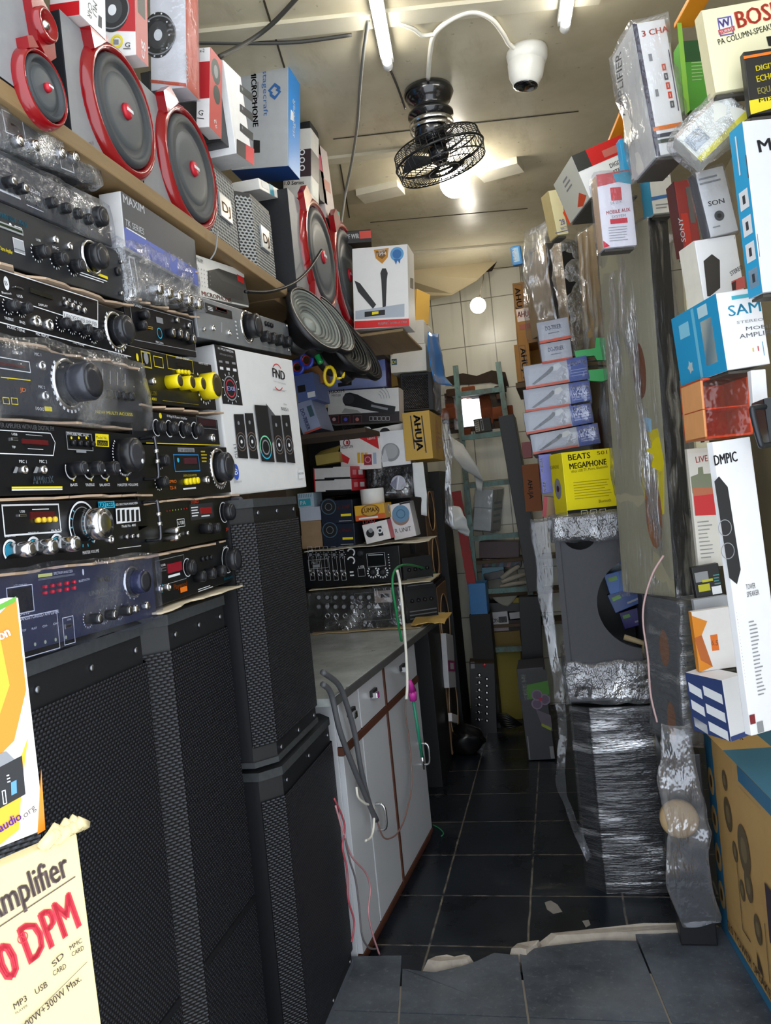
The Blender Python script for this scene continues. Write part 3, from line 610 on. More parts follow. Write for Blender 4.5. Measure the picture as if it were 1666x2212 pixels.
P.t('APPROX', (66, 1046), (111, 1044), (66, 1029), M('8fa3b5', .4), .012); P.q([(19, 1052), (129, 1051), (129, 1055), (19, 1056)], YEL); P.q([(19, 1057), (129, 1056), (129, 1059), (19, 1061)], SIL)
a.handle((302, 948), (312, 1035)); a.done()
# 7 chrome knobs
fc = afc((-20, 1241), (326, 1192), (-20, 1083)); a = Amp('black amplifier with four polished chrome knobs, second from the bottom of the nearest stack', fc, .3, M('101116', .28))
P = a.pr; P.frame((2, 1090), (132, 1150), .0026, SIL)
a.slot((38, 1111), (54, 1116)); a.disp((63, 1106), (116, 1119), M('4d0d12', .2)); P.t('USB', (42, 1107), (53, 1107), (42, 1102), SIL); P.lines((68, 1098), (110, 1102), 1, SIL)
for k in range(4): a.button((78 + k * 12, 1124 - k * .6), 6, INK('f0c832'), 'button')
for k, (cx, cy) in enumerate(((22, 1190), (72, 1184), (122, 1178))):
    a.knob((cx, cy), 17, .038, CHROME, M('b9babd', .2, 1)); P.ring((cx, cy), 20, 25, SIL, -40, 220); P.ring((cx, cy), 16, 18, CYAN, -40, 220); P.t(('BALANCE', 'TREBLE', 'BASS')[k], (cx - 13, cy - 29), (cx + 10, cy - 31), (cx - 13, cy - 34), SIL)
a.knob((178, 1135), 34, .045, CHROME, M('c9cacc', .15, 1)); P.ring((178, 1135), 48, 52, SIL, -50, 230); P.ring((178, 1135), 38, 40, GRY, -50, 230); P.ticks((178, 1135), 41, 47, CYAN, -225, 45, 12, .06)
P.q([(209, 1084), (244, 1082), (246, 1097), (210, 1099)], CYAN); P.t('KAYCEES', (211, 1097), (243, 1095), (211, 1085), INKB, .012)
a.jack((232, 1119), 9); a.jack((237, 1165), 9)
P.t('LED SPECTRUM ANALYZER', (247, 1093), (295, 1089), (247, 1088), SIL); P.q([(247, 1099), (298, 1095), (301, 1126), (249, 1132)], SIL)
for k in range(5): P.q([(250 + k * 10, 1102), (256 + k * 10, 1101), (257 + k * 10, 1126), (251 + k * 10, 1127)], INKB)
P.t('Model No. 4800', (260, 1140), (290, 1137), (260, 1134), SIL)
for k in range(3): a.button((270 + k * 12, 1160 - k), 5, CHROME)
P.t('MASTER VOLUME', (175, 1198), (210, 1193), (175, 1191), SIL); P.lines((250, 1184), (306, 1180), 1, SIL); a.handle((308, 1085), (316, 1168)); a.done()
# 8 blue wrapped
fc = afc((-20, 1430), (339, 1329), (-20, 1246)); a = Amp('blue film wrapped amplifier with red level lights, bottom of the nearest stack', fc, .3, M('2a2e47', .3))
P = a.pr; a.disp((14, 1275), (70, 1318), M('15161f', .2)); P.frame((12, 1270), (74, 1320), .0015, SIL); P.t('LCD DISPLAY', (29, 1268), (57, 1265), (29, 1263), SIL)
P.q([(81, 1241), (112, 1237), (112, 1244), (81, 1248)], INK('d5d77a')); P.t('SPECTRUM ANALYZER', (115, 1242), (156, 1236), (115, 1236), SIL); P.lines((81, 1250), (160, 1243), 2, GRY, .5, 0); P.lines((85, 1300), (163, 1285), 2, GRY, .5, 0)
LED = M('d01638', .2)
for r in range(2):
    for k in range(5): a.button((93 + k * 15.5, 1268 - k * 2.6 + r * 13), 4, LED, 'level_light')
P.c((178, 1236), 7, SIL, sx=.5); P.t('BLUETOOTH', (169, 1258), (192, 1253), (169, 1253), SIL); P.t('UNIVERSAL', (191, 1288), (245, 1276), (191, 1277), SIL, .01); P.lines((198, 1294), (240, 1284), 1, GRY)
P.t('US-095', (34, 1332), (61, 1326), (34, 1322), SIL); P.t('DIGITAL TRANSISTORISED AMPLIFIER', (2, 1350), (125, 1324), (2, 1341), SIL)
for k in range(2): a.button((214 + k * 15, 1252 - k * 2), 6, KN)
for k, cx in enumerate((188, 222, 255)): a.knob((cx, 1338 - k * 9), 12, .026, KN, CHROME); P.ticks((cx, 1338 - k * 9), 16, 20, SIL, n=15)
a.knob((284, 1258), 26, .03, M('333855', .2, .4), KCAP, CHROME); P.ticks((284, 1258), 33, 37, SIL)
for cx, cy in ((283, 1316), (307, 1309)): a.button((cx, cy), 9, CHROME, 'microphone_jack', .012)
P.frame((-10, 1345), (127, 1400), .0012, SIL); P.frame((131, 1335), (160, 1388), .0012, SIL); a.slot((137, 1349), (152, 1356)); P.t('USB', (142, 1341), (150, 1339), (142, 1337), SIL)
for k in range(4): P.t(('STOP', 'PLAY', 'CH-', 'CH+')[k], (42 + k * 23, 1366 - k * 5), (53 + k * 23, 1363 - k * 5), (42 + k * 23, 1361 - k * 5), SIL); P.c((72 + k * 22, 1392 - k * 5), 4, M('a9b08f', .4))
a.done(); wrapA(a, .3, 8, grow=.008, amp=.007, f=10, mat=film('blue_tint_film', .06, .25, (1, 1, 1), 12, (.86, .88, 1, 1)))
# cardboard between them
def csheet(label, y0, y1, l, r, X=-.8, seed=1, out=.008, d=.28, mat=None, th=.004):
    A, B = onX(y0[0], y0[1], X), onX(y1[0], y1[1], X); cardsheet(label, [A + V((out, 0, 0)), B + V((out, 0, 0)), B + V((-d, 0, 0)), A + V((-d, 0, 0))], th, mat, .004, seed)
csheet('ragged pinkish cardboard sheet under the green display amplifier', (-20, 568), (277, 661), 0, 0, seed=2)
csheet('torn brown cardboard sheet on top of the film wrapped large dial amplifier', (-20, 727), (290, 795), 0, 0, seed=3)
csheet('thin cardboard sheet under the film wrapped large dial amplifier', (-20, 900), (316, 926), 0, 0, seed=4)
csheet('thin brown cardboard sheet above the chrome knob amplifier', (-20, 1077), (322, 1067), 0, 0, seed=5)
csheet('cardboard sheet resting on the blue wrapped amplifier', (-20, 1243), (332, 1197), 0, 0, seed=6)
# ---- second stack
o, fc, fr, d = cbox('amplifier_carton', 'dark grey and blue amplifier carton with white end, on the second stack', 'box', (271, 533), (260, 412), (222, 522), (426, 588), M('d5d3d3', .5), X=-.79, mats=None, group='cartons on the left stacks')
# flank faces the aisle
P = Pr(fr); P.R(0, 0, 1, 1, M('4a4b50', .45)); P.R(0, 0, 1, .36, INK('5565b0'))
P.t('MAXIM', (266, 437), (312, 462), (266, 419), SIL, .012); P.t('TK SERIES', (270, 486), (311, 508), (270, 472), SIL, .008); P.lines((272, 494), (314, 515), 1, SIL, .7, 0); P.lines((374, 552), (420, 580), 4, INK('9aa6dd')); P.build('printed_side', o, fc)
fc = afc((276, 640), (428, 668), (268, 536)); a = Amp('silver item in shiny crinkled film on the second stack', fc, .3, M('8d8f92', .3, .5), name='wrapped_amplifier')
for k in range(5): a.knob((322 + k * 22, 628 + k * 8), 12, .03, CHROME, CHROME)
a.pr.frame((276, 552), (302, 632), .004, M('c9cacc', .3)); a.done(); wrapA(a, .3, 11, grow=.01, amp=.016, f=18, mat=film('crinkled_bag', .22, .9, (1, 1, 1), 26, bump=1.0))
fc = afc((281, 747), (425, 772), (276, 648)); a = Amp('small black amplifier with a blue round mark, under the silver crinkled item', fc, .3, M('141519', .3))
P = a.pr; P.frame((279, 655), (424, 760), .0015, GRY); P.t('SOUND', (280, 658), (306, 667), (280, 651), SIL); P.r((336, 684), (352, 700), GRY); P.ring((344, 720), 9, 11, CYAN); P.t('RECON', (336, 740), (352, 744), (336, 736), SIL)
for cx, cy in ((298, 705), (303, 682)): a.knob((cx, cy), 10, .018, KN, KCAP)
a.slot((314, 704), (328, 712), mat=INK('c9a23a'))
for k, (cx, cy) in enumerate(((362, 720), (378, 722), (392, 727), (407, 734))): a.knob((cx, cy), 10, .016, KN, CHROME)
for cx, cy in ((380, 692), (405, 704)): a.button((cx, cy), 6, CHROME)
a.done()
fc = afc((283, 866), (468, 886), (281, 746)); a = Amp('black amplifier with four bright yellow knobs, in the second stack', fc, .3, M('121310', .32))
P = a.pr; YK = M('efd80f', .35); P.frame((303, 757), (328, 797), .003, INK('b9a81a')); P.c((315, 773), 13, GRY, sx=.7); P.c((296, 772), 8, YEL, sx=.6); P.frame((330, 768), (353, 796), .0015, YEL); P.frame((358, 765), (418, 808), .002, INK('b9a81a')); a.disp((380, 784), (412, 798), M('15120f', .2))
for k in range(4): a.button((383 + k * 7, 803 + k * .8), 5, YK)
for k, cx in enumerate((362, 390, 414)): a.knob((cx, 826 + k * 3), 14, .03, YK, M('3a2f14', .5))
a.knob((440, 836), 27, .035, YK, M('3a2f14', .5)); P.ticks((440, 836), 31, 36, SIL, n=15)
P.t('FALCON', (318, 853), (338, 855), (318, 842), YEL, .01); P.t('DJ 4001', (320, 864), (337, 866), (320, 857), YEL); P.r((350, 865), (428, 875), INK('a89a18')); P.t('DIGITAL BASS AMPLIFIER 450 WATT', (352, 871), (426, 876), (352, 866), INKB); a.jack((330, 824), 7); P.t('MASTER VOLUME', (428, 786), (448, 790), (428, 781), SIL); P.t('USB LED DISPLAY', (378, 774), (408, 779), (378, 769), SIL); a.done()
fc = afc((290, 956), (476, 964), (290, 885)); a = Amp('slim black amplifier with a row of small knobs, under the yellow knob amplifier', fc, .3, M('0f1013', .3))
P = a.pr; P.c((346, 898), 6, YEL); P.t('4 Way Hi Power Amplifier', (360, 901), (404, 907), (360, 895), SIL); P.line((315, 957), (476, 962), 2, YEL)
for k, cx in enumerate((338, 365, 393, 420)): a.knob((cx, 924 + k * 2), 13, .018, KN, KCAP); P.ring((cx, 924 + k * 2), 16, 18, SIL, 60, 300)
a.disp((428, 904), (464, 922), M('331013', .2)); P.frame((422, 898), (468, 928), .001, GRY); a.jack((458, 946), 8); a.done()
fc = afc((300, 1084), (500, 1063), (300, 960)); a = Amp('black amplifier with blue framed display and a large silver dial, in the second stack', fc, .3, M('121108', .32))
P = a.pr; P.r((383, 967), (420, 977), GRY); P.t('12 W. AMPLIFIER', (385, 976), (418, 977), (385, 969), INKB); P.frame((373, 981), (432, 1018), .0025, M('2a7fc0', .4)); a.disp((396, 989), (424, 1002), M('47141b', .2)); P.c((384, 994), 5, CYAN)
for cx, cy in ((344, 996), (342, 1042)): a.knob((cx, cy), 12, .02, KN, KCAP); P.ticks((cx, cy), 15, 18, SIL)
a.knob((472, 1010), 30, .03, M('44464c', .2, .6), KCAP, CHROME); P.ticks((472, 1010), 40, 45, SIL, n=25, w=.06)
for k in range(4): a.button((400 + k * 8, 1041 - k), 7, YK)
P.lines((394, 1052), (425, 1058), 1, SIL); P.lines((432, 972), (448, 1000), 4, INK('b9a81a')); P.t('XPRO', (362, 1044), (380, 1043), (362, 1037), ORG); P.t('TX-14', (366, 1058), (379, 1057), (366, 1050), ORG); P.t('DIGITAL ECHO AMPLIFIER', (395, 1030), (424, 1029), (395, 1025), INK('b9a81a')); a.jack((446, 1037), 8); a.done()
fc = afc((305, 1200), (510, 1158), (305, 1087)); a = Amp('black amplifier with red display and end handle, second from the second stack bottom', fc, .3, M('14140f', .35))
P = a.pr; a.disp((432, 1097), (456, 1108), M('8c1a1a', .2)); P.r((408, 1090), (462, 1118), M('2d2e33', .3)); P.lines((412, 1094), (430, 1116), 4, SIL); P.lines((434, 1112), (458, 1116), 1, SIL)
for k in range(8): P.c((360 + k * 6, 1104 - k * .8), 1.6, (INK('d02020'), INK('d02020'), INK('8fb53a'), INK('c9a23a'), INK('8fb53a'), INK('8fb53a'), INK('d02020'), INK('d02020'))[k])
P.t('OTONICX', (411, 1089), (428, 1086), (411, 1082), INK('c8391f')); P.frame((380, 1122), (398, 1137), .0012, SIL); P.t('USB', (383, 1134), (396, 1132), (383, 1126), SIL)
a.button((352, 1148), 7, CHROME, 'microphone_jack', .03); a.button((352, 1164), 7, CHROME, 'microphone_jack', .03)
for cx in (434, 452): a.knob((cx, 1142), 11, .026, KN, KCAP)
a.button((384, 1157), 5, CHROME); a.button((402, 1152), 5, CHROME); a.knob((482, 1107), 18, .026, KN, KCAP); P.ring((482, 1107), 20, 22, SIL, 60, 300); a.handle((498, 1080), (508, 1140), .026, .006, M('3c3d44', .5)); P.t('JBO', (486, 1146), (498, 1144), (486, 1140), INK('c8391f')); a.done()
fc = afc((325, 1316), (534, 1243), (318, 1203)); a = Amp('black amplifier with orange and blue lettering, bottom of the second stack', fc, .3, M('121315', .32))
P = a.pr; a.disp((361, 1219), (392, 1231), M('8c1426', .2)); P.frame((334, 1212), (402, 1250), .0012, GRY); a.slot((346, 1227), (357, 1233)); P.t('USB', (348, 1224), (357, 1222), (348, 1219), SIL); P.lines((362, 1240), (394, 1244), 1, SIL)
a.jack((344, 1272), 8); a.jack((362, 1268), 8); P.t('Playwood', (375, 1274), (404, 1264), (375, 1262), ORG, .012); P.r((388, 1270), (404, 1276), ORG); P.line((350, 1262), (350, 1280), 2.5, CYAN)
a.knob((404, 1226), 16, .018, KN, KCAP); P.ring((404, 1226), 18, 20, SIL, 60, 300)
for k, cx in enumerate((422, 444, 466)): a.knob((cx, 1246 - k * 6), 12, .024, KN, KCAP, None)
for k in range(3): a.button((435 + k * 9, 1208 - k * 2), 5, KN)
a.knob((490, 1210), 24, .03, M('2c2d31', .25, .4), KCAP); P.ring((490, 1210), 26, 28, SIL, 60, 300); P.t('Bluetooth', (483, 1254), (502, 1247), (483, 1247), CYAN, .01); P.lines((426, 1272), (462, 1268), 2, SIL); P.t('VOLUME', (481, 1186), (490, 1183), (481, 1181), SIL); a.button((520, 1172), 4, CHROME, 'screw'); a.button((527, 1232), 4, CHROME, 'screw'); P.r((508, 1172), (516, 1182), SIL); a.done()
csheet('brown cardboard strip over the small silver item in the second stack', (268, 531), (425, 592), 0, 0, seed=7)
csheet('cardboard edge between the silver item and the small black amplifier', (277, 644), (428, 688), 0, 0, seed=8)
csheet('pale cardboard edge under the yellow knob amplifier', (300, 872), (474, 893), 0, 0, seed=9)
csheet('torn cardboard edge under the blue display amplifier', (310, 1086), (505, 1068), 0, 0, seed=10)
csheet('pale cardboard edge under the handled amplifier of the second stack', (312, 1202), (516, 1160), 0, 0, seed=11)
csheet('long pale cardboard sheet lying on the second loudspeaker', (328, 1322), (552, 1250), 0, 0, seed=12, out=.02, mat=card('d8c8ac'))
# ---- third stack
fc = Fc((430, 640), (538, 664), (424, 550), 90, X=-.81); o = box('microphone_carton', 'white microphone carton with a dark window, on the silver amplifier', 'box', fc, .2, M('e6e4e0', .5), 'cartons on the left stacks')
P = Pr(fc); P.q([(472, 580), (528, 600), (538, 660), (500, 652), (450, 622), (448, 585)], M('3c3d3c', .3)); P.q([(448, 588), (462, 586), (480, 606), (524, 624), (526, 652), (488, 640), (455, 622)], M('2a2b2a', .35)); P.q([(511, 592), (526, 600), (527, 614), (513, 606)], RED)
P.t('MICROPHONE', (436, 638), (500, 654), (436, 628), INK('cf6f64'), .01); P.t('MAXIM', (424, 564), (438, 570), (424, 555), INK('5a5a5e'))
for r in range(5):
    for k in range(5): P.c((428 + k * 6, 580 + r * 9 + k * 2), 1.6, GRY)
P.build('printed_front', o)
fc = afc((430, 728), (630, 768), (425, 638), X=-.79); a = Amp('silver grey amplifier with one big black dial, standing on the white boxed speaker set', fc, .32, M('8f9296', .38, .3), M('3a3b3e', .4))
P = a.pr; a.disp((466, 662), (490, 676), M('4a1013', .2)); P.q([(442, 653), (500, 672), (502, 690), (444, 676)], INKB); a.disp((464, 663), (488, 675), M('5c1418', .2), INKB); P.lines((448, 660), (462, 674), 3, SIL)
a.jack((459, 709), 6); a.jack((494, 719), 6); a.knob((533, 706), 24, .036, KN, KCAP, CHROME); P.lines((506, 690), (516, 735), 5, SIL)
for k in range(3): a.button((573 + k * 6, 699 + k * 2), 5, KN)
for k, cx in enumerate((565, 580, 596, 612)): a.knob((cx, 728 + k * 4), 11, .026, KN, KCAP)
a.button((618, 704), 4, CHROME, 'screw'); a.button((622, 756), 4, CHROME, 'screw'); a.button((438, 712), 4, CHROME, 'screw'); P.t('VOLUME', (526, 675), (538, 678), (526, 670), SIL); P.lines((564, 746), (606, 756), 2, SIL); P.line((478, 696), (478, 718), 1.5, SIL); a.done()
fc = Fc((500, 1071), (663, 1052), (447, 738), 81, X=-.80, rot=False); fc.h = fc.p(625, 778)[1] * .5 + fc.p(447, 738)[1] * .5
o = box('speaker_set_carton', 'big white carton of a multimedia speaker set with five black speakers printed on it', 'box', fc, .3, M('dededf', .5, 0, .05), 'cartons on the left stacks', .004)
P = Pr(fc); K = M('1e1e20', .45)
P.q([(462, 743), (507, 757), (524, 876), (481, 872)], K); P.t('4.1 MULTIMEDIA', (470, 754), (504, 763), (470, 749), SIL); P.t('SPEAKER SYSTEM', (474, 766), (503, 773), (474, 762), GRY)
for k in range(3): P.r((472 + k * 14, 778 + k * 2), (480 + k * 14, 784 + k * 2), GRY); P.r((474 + k * 14, 792 + k * 2), (482 + k * 14, 799 + k * 2), SIL)
P.ring((497, 839), 23, 26, GRY); P.ring((497, 839), 16, 19, INK('b03a48')); P.t('EX8', (490, 844), (507, 845), (490, 834), INK('aab4e6'), .02); P.ticks((497, 839), 28, 33, SIL, 0, 330, 12, .06)
P.ring((599, 810), 21, 23, RED, 40, 140); P.ring((599, 820), 21, 23, RED, 225, 315); P.t('FND', (588, 814), (615, 822), (588, 794), K, .02); P.t('PLAY YOUR DREAMS', (590, 825), (616, 832), (590, 822), GRY); P.lines((588, 840), (624, 848), 2, GRY)
P.t('5051', (606, 886), (621, 889), (606, 879), K); P.t('Model', (611, 874), (618, 876), (611, 871), GRY)
def drawspk(x0, y0, x1, y1, lean, main=False):
    P.q([(x0, y0), (x1, y0 + (0 if not main else 2)), (x1 + lean, y1), (x0 + lean, y1 - 2)], K); cx, cy = (x0 + x1) / 2 + lean * .6, y0 + (y1 - y0) * .62
    if main: cx += 1; cy = y0 + (y1 - y0) * .74; P.ring((cx, cy), 22, 25, CYAN, 200, 340); P.ring((cx, cy), 22, 25, INK('7fdcb0'), -20, 200); P.c((cx, cy), 16, GRY); P.c((cx, cy), 13, INKB)
    else: P.ring((cx, cy), 18, 20, M('6b5a50', .4)); P.ring((cx, cy), 12, 14, GRY); P.c((cx, cy), 4, SIL); P.c((x0 + 8 + lean * .2, y0 + (y1 - y0) * .2), 4, GRY)
drawspk(503, 895, 524, 991, 10); drawspk(526, 893, 544, 992, 12); P.q([(572, 872), (592, 898), (598, 930), (585, 960)], M('55565a', .4)); drawspk(583, 898, 603, 1000, 12); drawspk(605, 897, 622, 1001, 13); drawspk(546, 875, 574, 999, 16, True)
P.c((506, 1020), 17, INK('2f55c0'), sx=.62); P.t('B', (503, 1026), (510, 1026), (503, 1012), SIL); P.t('Bluetooth', (502, 1044), (518, 1042), (502, 1039), GRY); P.r((640, 1016), (653, 1033), SIL); P.t('MADE IN INDIA', (641, 1026), (652, 1025), (641, 1021), K); P.t('CH 4.1', (510, 990), (505, 960), (503, 990), K)
P.build('printed_front', o)
# ---- blown-out cartons in the shop doorway
o, fc, fr, d = cbox('amplifier_carton', 'cream amplifier carton with big red letters on the ground in the doorway corner', 'box', (222, 2235), (166, 1800), (-60, 2420), (232, 2190), card('e3d2a0'), X=-.53, yaw=62, down=.052, group='cartons in the doorway')
fcA = fc; P = Pr(fc); BR = INK('5b4a45'); DPM = INK('d8283c')
P.t('Amplifier', (-28, 2000), (152, 1888), (-28, 1930), BR, .03); P.line((-30, 2020), (162, 1893), 3, BR); P.t('DPM', (62, 2084), (176, 1998), (52, 1990), DPM, .04); P.t('0', (8, 2128), (48, 2098), (0, 2035), DPM, .04); P.t('R', (44, 2030), (52, 2024), (42, 2016), DPM); P.ring((48, 2025), 10, 12, DPM)
for s, p, q, tp in (('MP3', (30, 2180), (58, 2160), (28, 2166)), ('USB', (76, 2148), (102, 2130), (74, 2134)), ('CARD', (114, 2108), (142, 2090), (112, 2096)), ('CARD', (154, 2066), (180, 2050), (152, 2056)), ('MMC', (150, 2052), (176, 2034), (148, 2042)), ('SD', (114, 2088), (138, 2064), (110, 2076)), ('PLAYER', (32, 2190), (58, 2172), (31, 2185)), ('100W+300W Max.', (50, 2225), (174, 2116), (46, 2208))): P.t(s, p, q, tp, BR, .005)
P.line((30, 2230), (186, 2076), 1.5, BR)
P.build('printed_front', o)
mb = MB(); rg = random.Random(4); t0 = fc.h
for k in range(9):
    x = fc.w * (.72 + .03 * k); mb.tube([(x, .01 * rg.random(), t0), (x + .01, -.004 + .01 * rg.random(), t0 + .006 + .01 * rg.random()), (x + .02, .008, t0 + .002)], .006, card('e3d2a0'), 6)
mb.build('torn_flap', o)
o, fc, fr, d = cbox('amplifier_carton', 'bright orange and white amplifier carton standing on the cream carton in the doorway', 'box', (98, 1792), (40, 1290), (-70, 1890), (104, 1780), M('fdfcf8', .4, 0, .02), X=-.56, yaw=62, group='cartons in the doorway')
P = Pr(fc); OR = INK('f28a1c'); OG = INK('f7b32a')
P.q([(-70, 1395), (34, 1290), (44, 1380), (56, 1490), (30, 1600), (-70, 1700)], OR); P.q([(-70, 1440), (0, 1380), (20, 1480), (-20, 1600), (-70, 1640)], OG); P.q([(60, 1592), (46, 1700), (40, 1792), (-70, 1880), (-70, 1770), (20, 1700)], OG); P.q([(88, 1660), (97, 1792), (80, 1802)], OR); P.q([(-70, 1340), (34, 1288), (32, 1300), (-70, 1356)], INK('5aa02c'))
P.q([(-70, 1690), (46, 1632), (54, 1715), (-70, 1784)], INKB); P.q([(-70, 1660), (12, 1622), (30, 1640), (-70, 1692)], GRY); P.frame((2, 1708), (14, 1735), .001, SIL); P.q([(22, 1690), (34, 1684), (35, 1712), (23, 1718)], M('5a9ad0', .3)); P.lines((12, 1672), (22, 1690), 3, SIL)
P.t('Zeron', (-40, 1402), (22, 1372), (-40, 1376), SIL, .03); P.t('audio', (-2, 1798), (46, 1768), (-2, 1776), INK('6a30a8'), .02); P.t('.org', (48, 1770), (76, 1746), (48, 1752), BR)
P.build('printed_front', o)
# ================================================================== shelf over the amplifiers
SX = -.78
n = N('old_wood'); a = n.noise(5, 6, n.stretch(6, .7, 6), .6); c = n.mix(a, lin('6e583c'), lin('a3875d')); n.prin(c, .6, 0, n.bump(a, .15, .003)); WOOD = n.m
A = onX(0, 166, SX); B = onX(620, 613, SX); zs = 2.189
mb = MB(); mb.box((LX, .9, zs - .034), (SX, B.y, zs - .002), WOOD, .003); tag(mb.build('shelf_board'), 'long wooden shelf board over the amplifier stacks carrying red-ringed speakers', 'shelf')
mb = MB(); mb.box((LX, B.y + .01, zs - .034), (SX - .05, 3.16, zs - .002), WOOD, .003); tag(mb.build('shelf_board'), 'farther wooden shelf board behind the hanging speaker cones', 'shelf')
REDG = M('8e0a14', .2, 0, .05, 8, .5); CONE = M('4b5054', .5, 0, .1, 20); SURR = M('3a3e42', .55); GREYF = M('8f9194', .55, 0, .1, 50)
def red_speaker(label, fc, d, woofers, tweeter=None, side=None, group='red ringed speakers on the shelf'):
    root = box('speaker', label, 'speaker', fc, d, M('1b1d22', .6, 0, .3, 80), group, .002, {'F': GREYF})
    for c, r, lugs in woofers:
        x, z = fc.p(*c); x2, z2 = fc.p(c[0], c[1] - r); R = math.hypot(x2 - x, z2 - z)
        mb = MB(); mb.open_lathe((x, 0, z), (0, -1, 0), [(R * 1.05, 0), (R * 1.04, .008), (R * .98, .018), (R * .93, .021), (R * .89, .018), (R * .87, .008)], REDG, 40)
        for ang, wd in lugs:
            t = math.radians(ang); cs, sn = math.cos(t), math.sin(t)
            pl = [(.96, -wd), (1.24, -wd * .55), (1.24, wd * .55), (.96, wd)]
            mb.prism([(x + (cs * p - sn * q) * R, z + (sn * p + cs * q) * R) for p, q in pl], -.022, 0, REDG)
        mb.build('woofer_bezel', root)
        mb = MB(); mb.lathe((x, -.006, z), (0, -1, 0), [(R * .87, 0), (R * .84, .012), (R * .77, .017), (R * .70, .012), (R * .67, .006), (R * .60, .010), (R * .53, .008)], SURR, 40); mb.lathe((x, -.013, z), (0, -1, 0), [(R * .6, 0), (R * .58, .003), (R * .45, .004), (R * .2, .006), (0, .006)], CONE, 36); mb.build('woofer_cone', root)
        mb = MB(); mb.lathe((x, -.019, z), (0, -1, 0), [(R * .13, 0), (R * .12, .006), (R * .07, .009), (0, .0095)], INK('c02030'), 20); o2 = mb.build('dust_cap', root)
        mb = MB(); mb.prism([(x - R * .09, z - R * .025), (x + R * .09, z - R * .025), (x + R * .09, z + R * .025), (x - R * .09, z + R * .025)], -.0295, -.028, SIL); mb.build('badge', o2)
    if tweeter:
        c, r = tweeter; x, z = fc.p(*c); x2, z2 = fc.p(c[0], c[1] - r); R = math.hypot(x2 - x, z2 - z)
        mb = MB(); mb.prism([(x - R * .75, z + R * 1.0), (x + R * .2, z + R * 1.25), (x + R * .75, z + R * .9), (x + R * .8, z - R), (x + R * .2, z - R * 1.5), (x - R * .5, z - R * .9)], -.016, 0, REDG); mb.open_lathe((x, -.014, z), (0, -1, 0), [(R * .75, 0), (R * .72, .012), (R * .6, .014), (R * .3, -.004)], REDG, 24); mb.build('tweeter_horn', root)
        mb = MB(); mb.lathe((x, -.012, z), (0, -1, 0), [(R * .32, 0), (R * .2, .012), (0, .016)], CHROME, 16); mb.build('tweeter_dome', root)
    return root
fc = Fc((-70, 118), (118, 262), (-90, -160), 90, X=SX); fc = Fc.raw(fc.hit(-70, 110) * 1, (0, 1, 0), (0, 0, 1), fc.w, .42); fc.o.z = zs
red_speaker('leftmost tower speaker on the shelf with a small red tweeter over its woofer', fc, .3, [((78, 195), 72, [(118, .25)])], ((75, 60), 44))
def shelf_fc(l, r, ztop): # px x-positions on the shelf edge line
    a = onX(l, 166 + .72 * l, SX); b = onX(r, 166 + .72 * r, SX); t = onX(*ztop, SX); return Fc.raw((SX - .022, a.y, zs), (0, 1, 0), (0, 0, 1), b.y - a.y, t.z - zs)
SP0 = shelf_fc(180, 330, (168, 30)); red_speaker('large speaker with one red-ringed woofer, under the car speaker cartons on the shelf', SP0, .36, [((254, 245), 120, [(128, .3)])])
SP1 = shelf_fc(333, 464, (320, 168)); red_speaker('speaker with one red-ringed woofer, right beside the silver mesh speakers on the shelf', SP1, .36, [((402, 368), 114, [(128, .3)])])
DJG = grille('silver_square_grille', '1a1b1d', 'a3a7a9', .0105, .36, .4, .2, .8)
def dj(label, l, r, ztop):
    fc = shelf_fc(l, r, ztop); w, h = fc.w, fc.h; c = .3 * w; root = empty('mesh_speaker', label, 'speaker', fc, 'silver mesh speakers on the shelf')
    pl = [(0, .03), (c * .55, -.004), (w - c * .55, -.004), (w, .03), (w, .3), (0, .3)]; mb = MB(); n = 6; vs = [(a, b + .004, .0) for a, b in pl] + [(a, b + .004, h) for a, b in pl]
    mb.add(vs, [tuple(range(n - 1, -1, -1)), tuple(range(n, 2 * n))] + [(i, (i + 1) % n, (i + 1) % n + n, i + n) for i in range(n)], M('26282b', .5)); mb.build('cabinet', root)
    mb = MB()
    for (a, b), (a2, b2) in ((pl[0], pl[1]), (pl[1], pl[2]), (pl[2], pl[3])): mb.add([(a, b + .0015, .01), (a2, b2 + .0015, .01), (a2, b2 + .0015, h - .012), (a, b + .0015, h - .012)], [(0, 1, 2, 3)], DJG)
    mb.build('silver_grille', root)
    mb = MB(); mb.box((w * .36, -.009, h * .36), (w * .66, -.003, h * .66), M('b4b6b8', .35, .3), .001); pl_ = mb.build('badge_plate', root)
    P = Pr(fc, .0095); P.T('DJ', .40, .44, .62, .13, M('b08a5c', .3, .6), .02); P.build('badge_letters', pl_)
dj('silver mesh speaker with a square letter badge, left one of the pair', 463, 545, (458, 333)); dj('silver mesh speaker with a square letter badge, right one of the pair', 560, 619, (572, 432))
fcE = Fc((645, 655), (716, 700), (642, 428), 90, X=-.765); fcE = Fc.raw((fcE.o.x, fcE.o.y, fcE.o.z), (0, 1, 0), (0, 0, 1), fcE.w, fcE.h)
zt_e = fcE.o.z + fcE.h; fcE.o.z = zs; fcE.h = zt_e - zs
red_speaker('speaker with a red-ringed woofer and dark side, past the right end of the long shelf', fcE, .36, [((687, 556), 100, [(130, .3), (235, .28)])])
fcF = Fc.raw(fcE.o + V((0, fcE.w + .03, 0)), (0, 1, 0), (0, 0, 1), fcE.w * .9, fcE.h * .9)
red_speaker('farthest red-ringed speaker, next to the white wireless microphone carton', fcF, .36, [((746, 596), 92, [(128, .28)])])
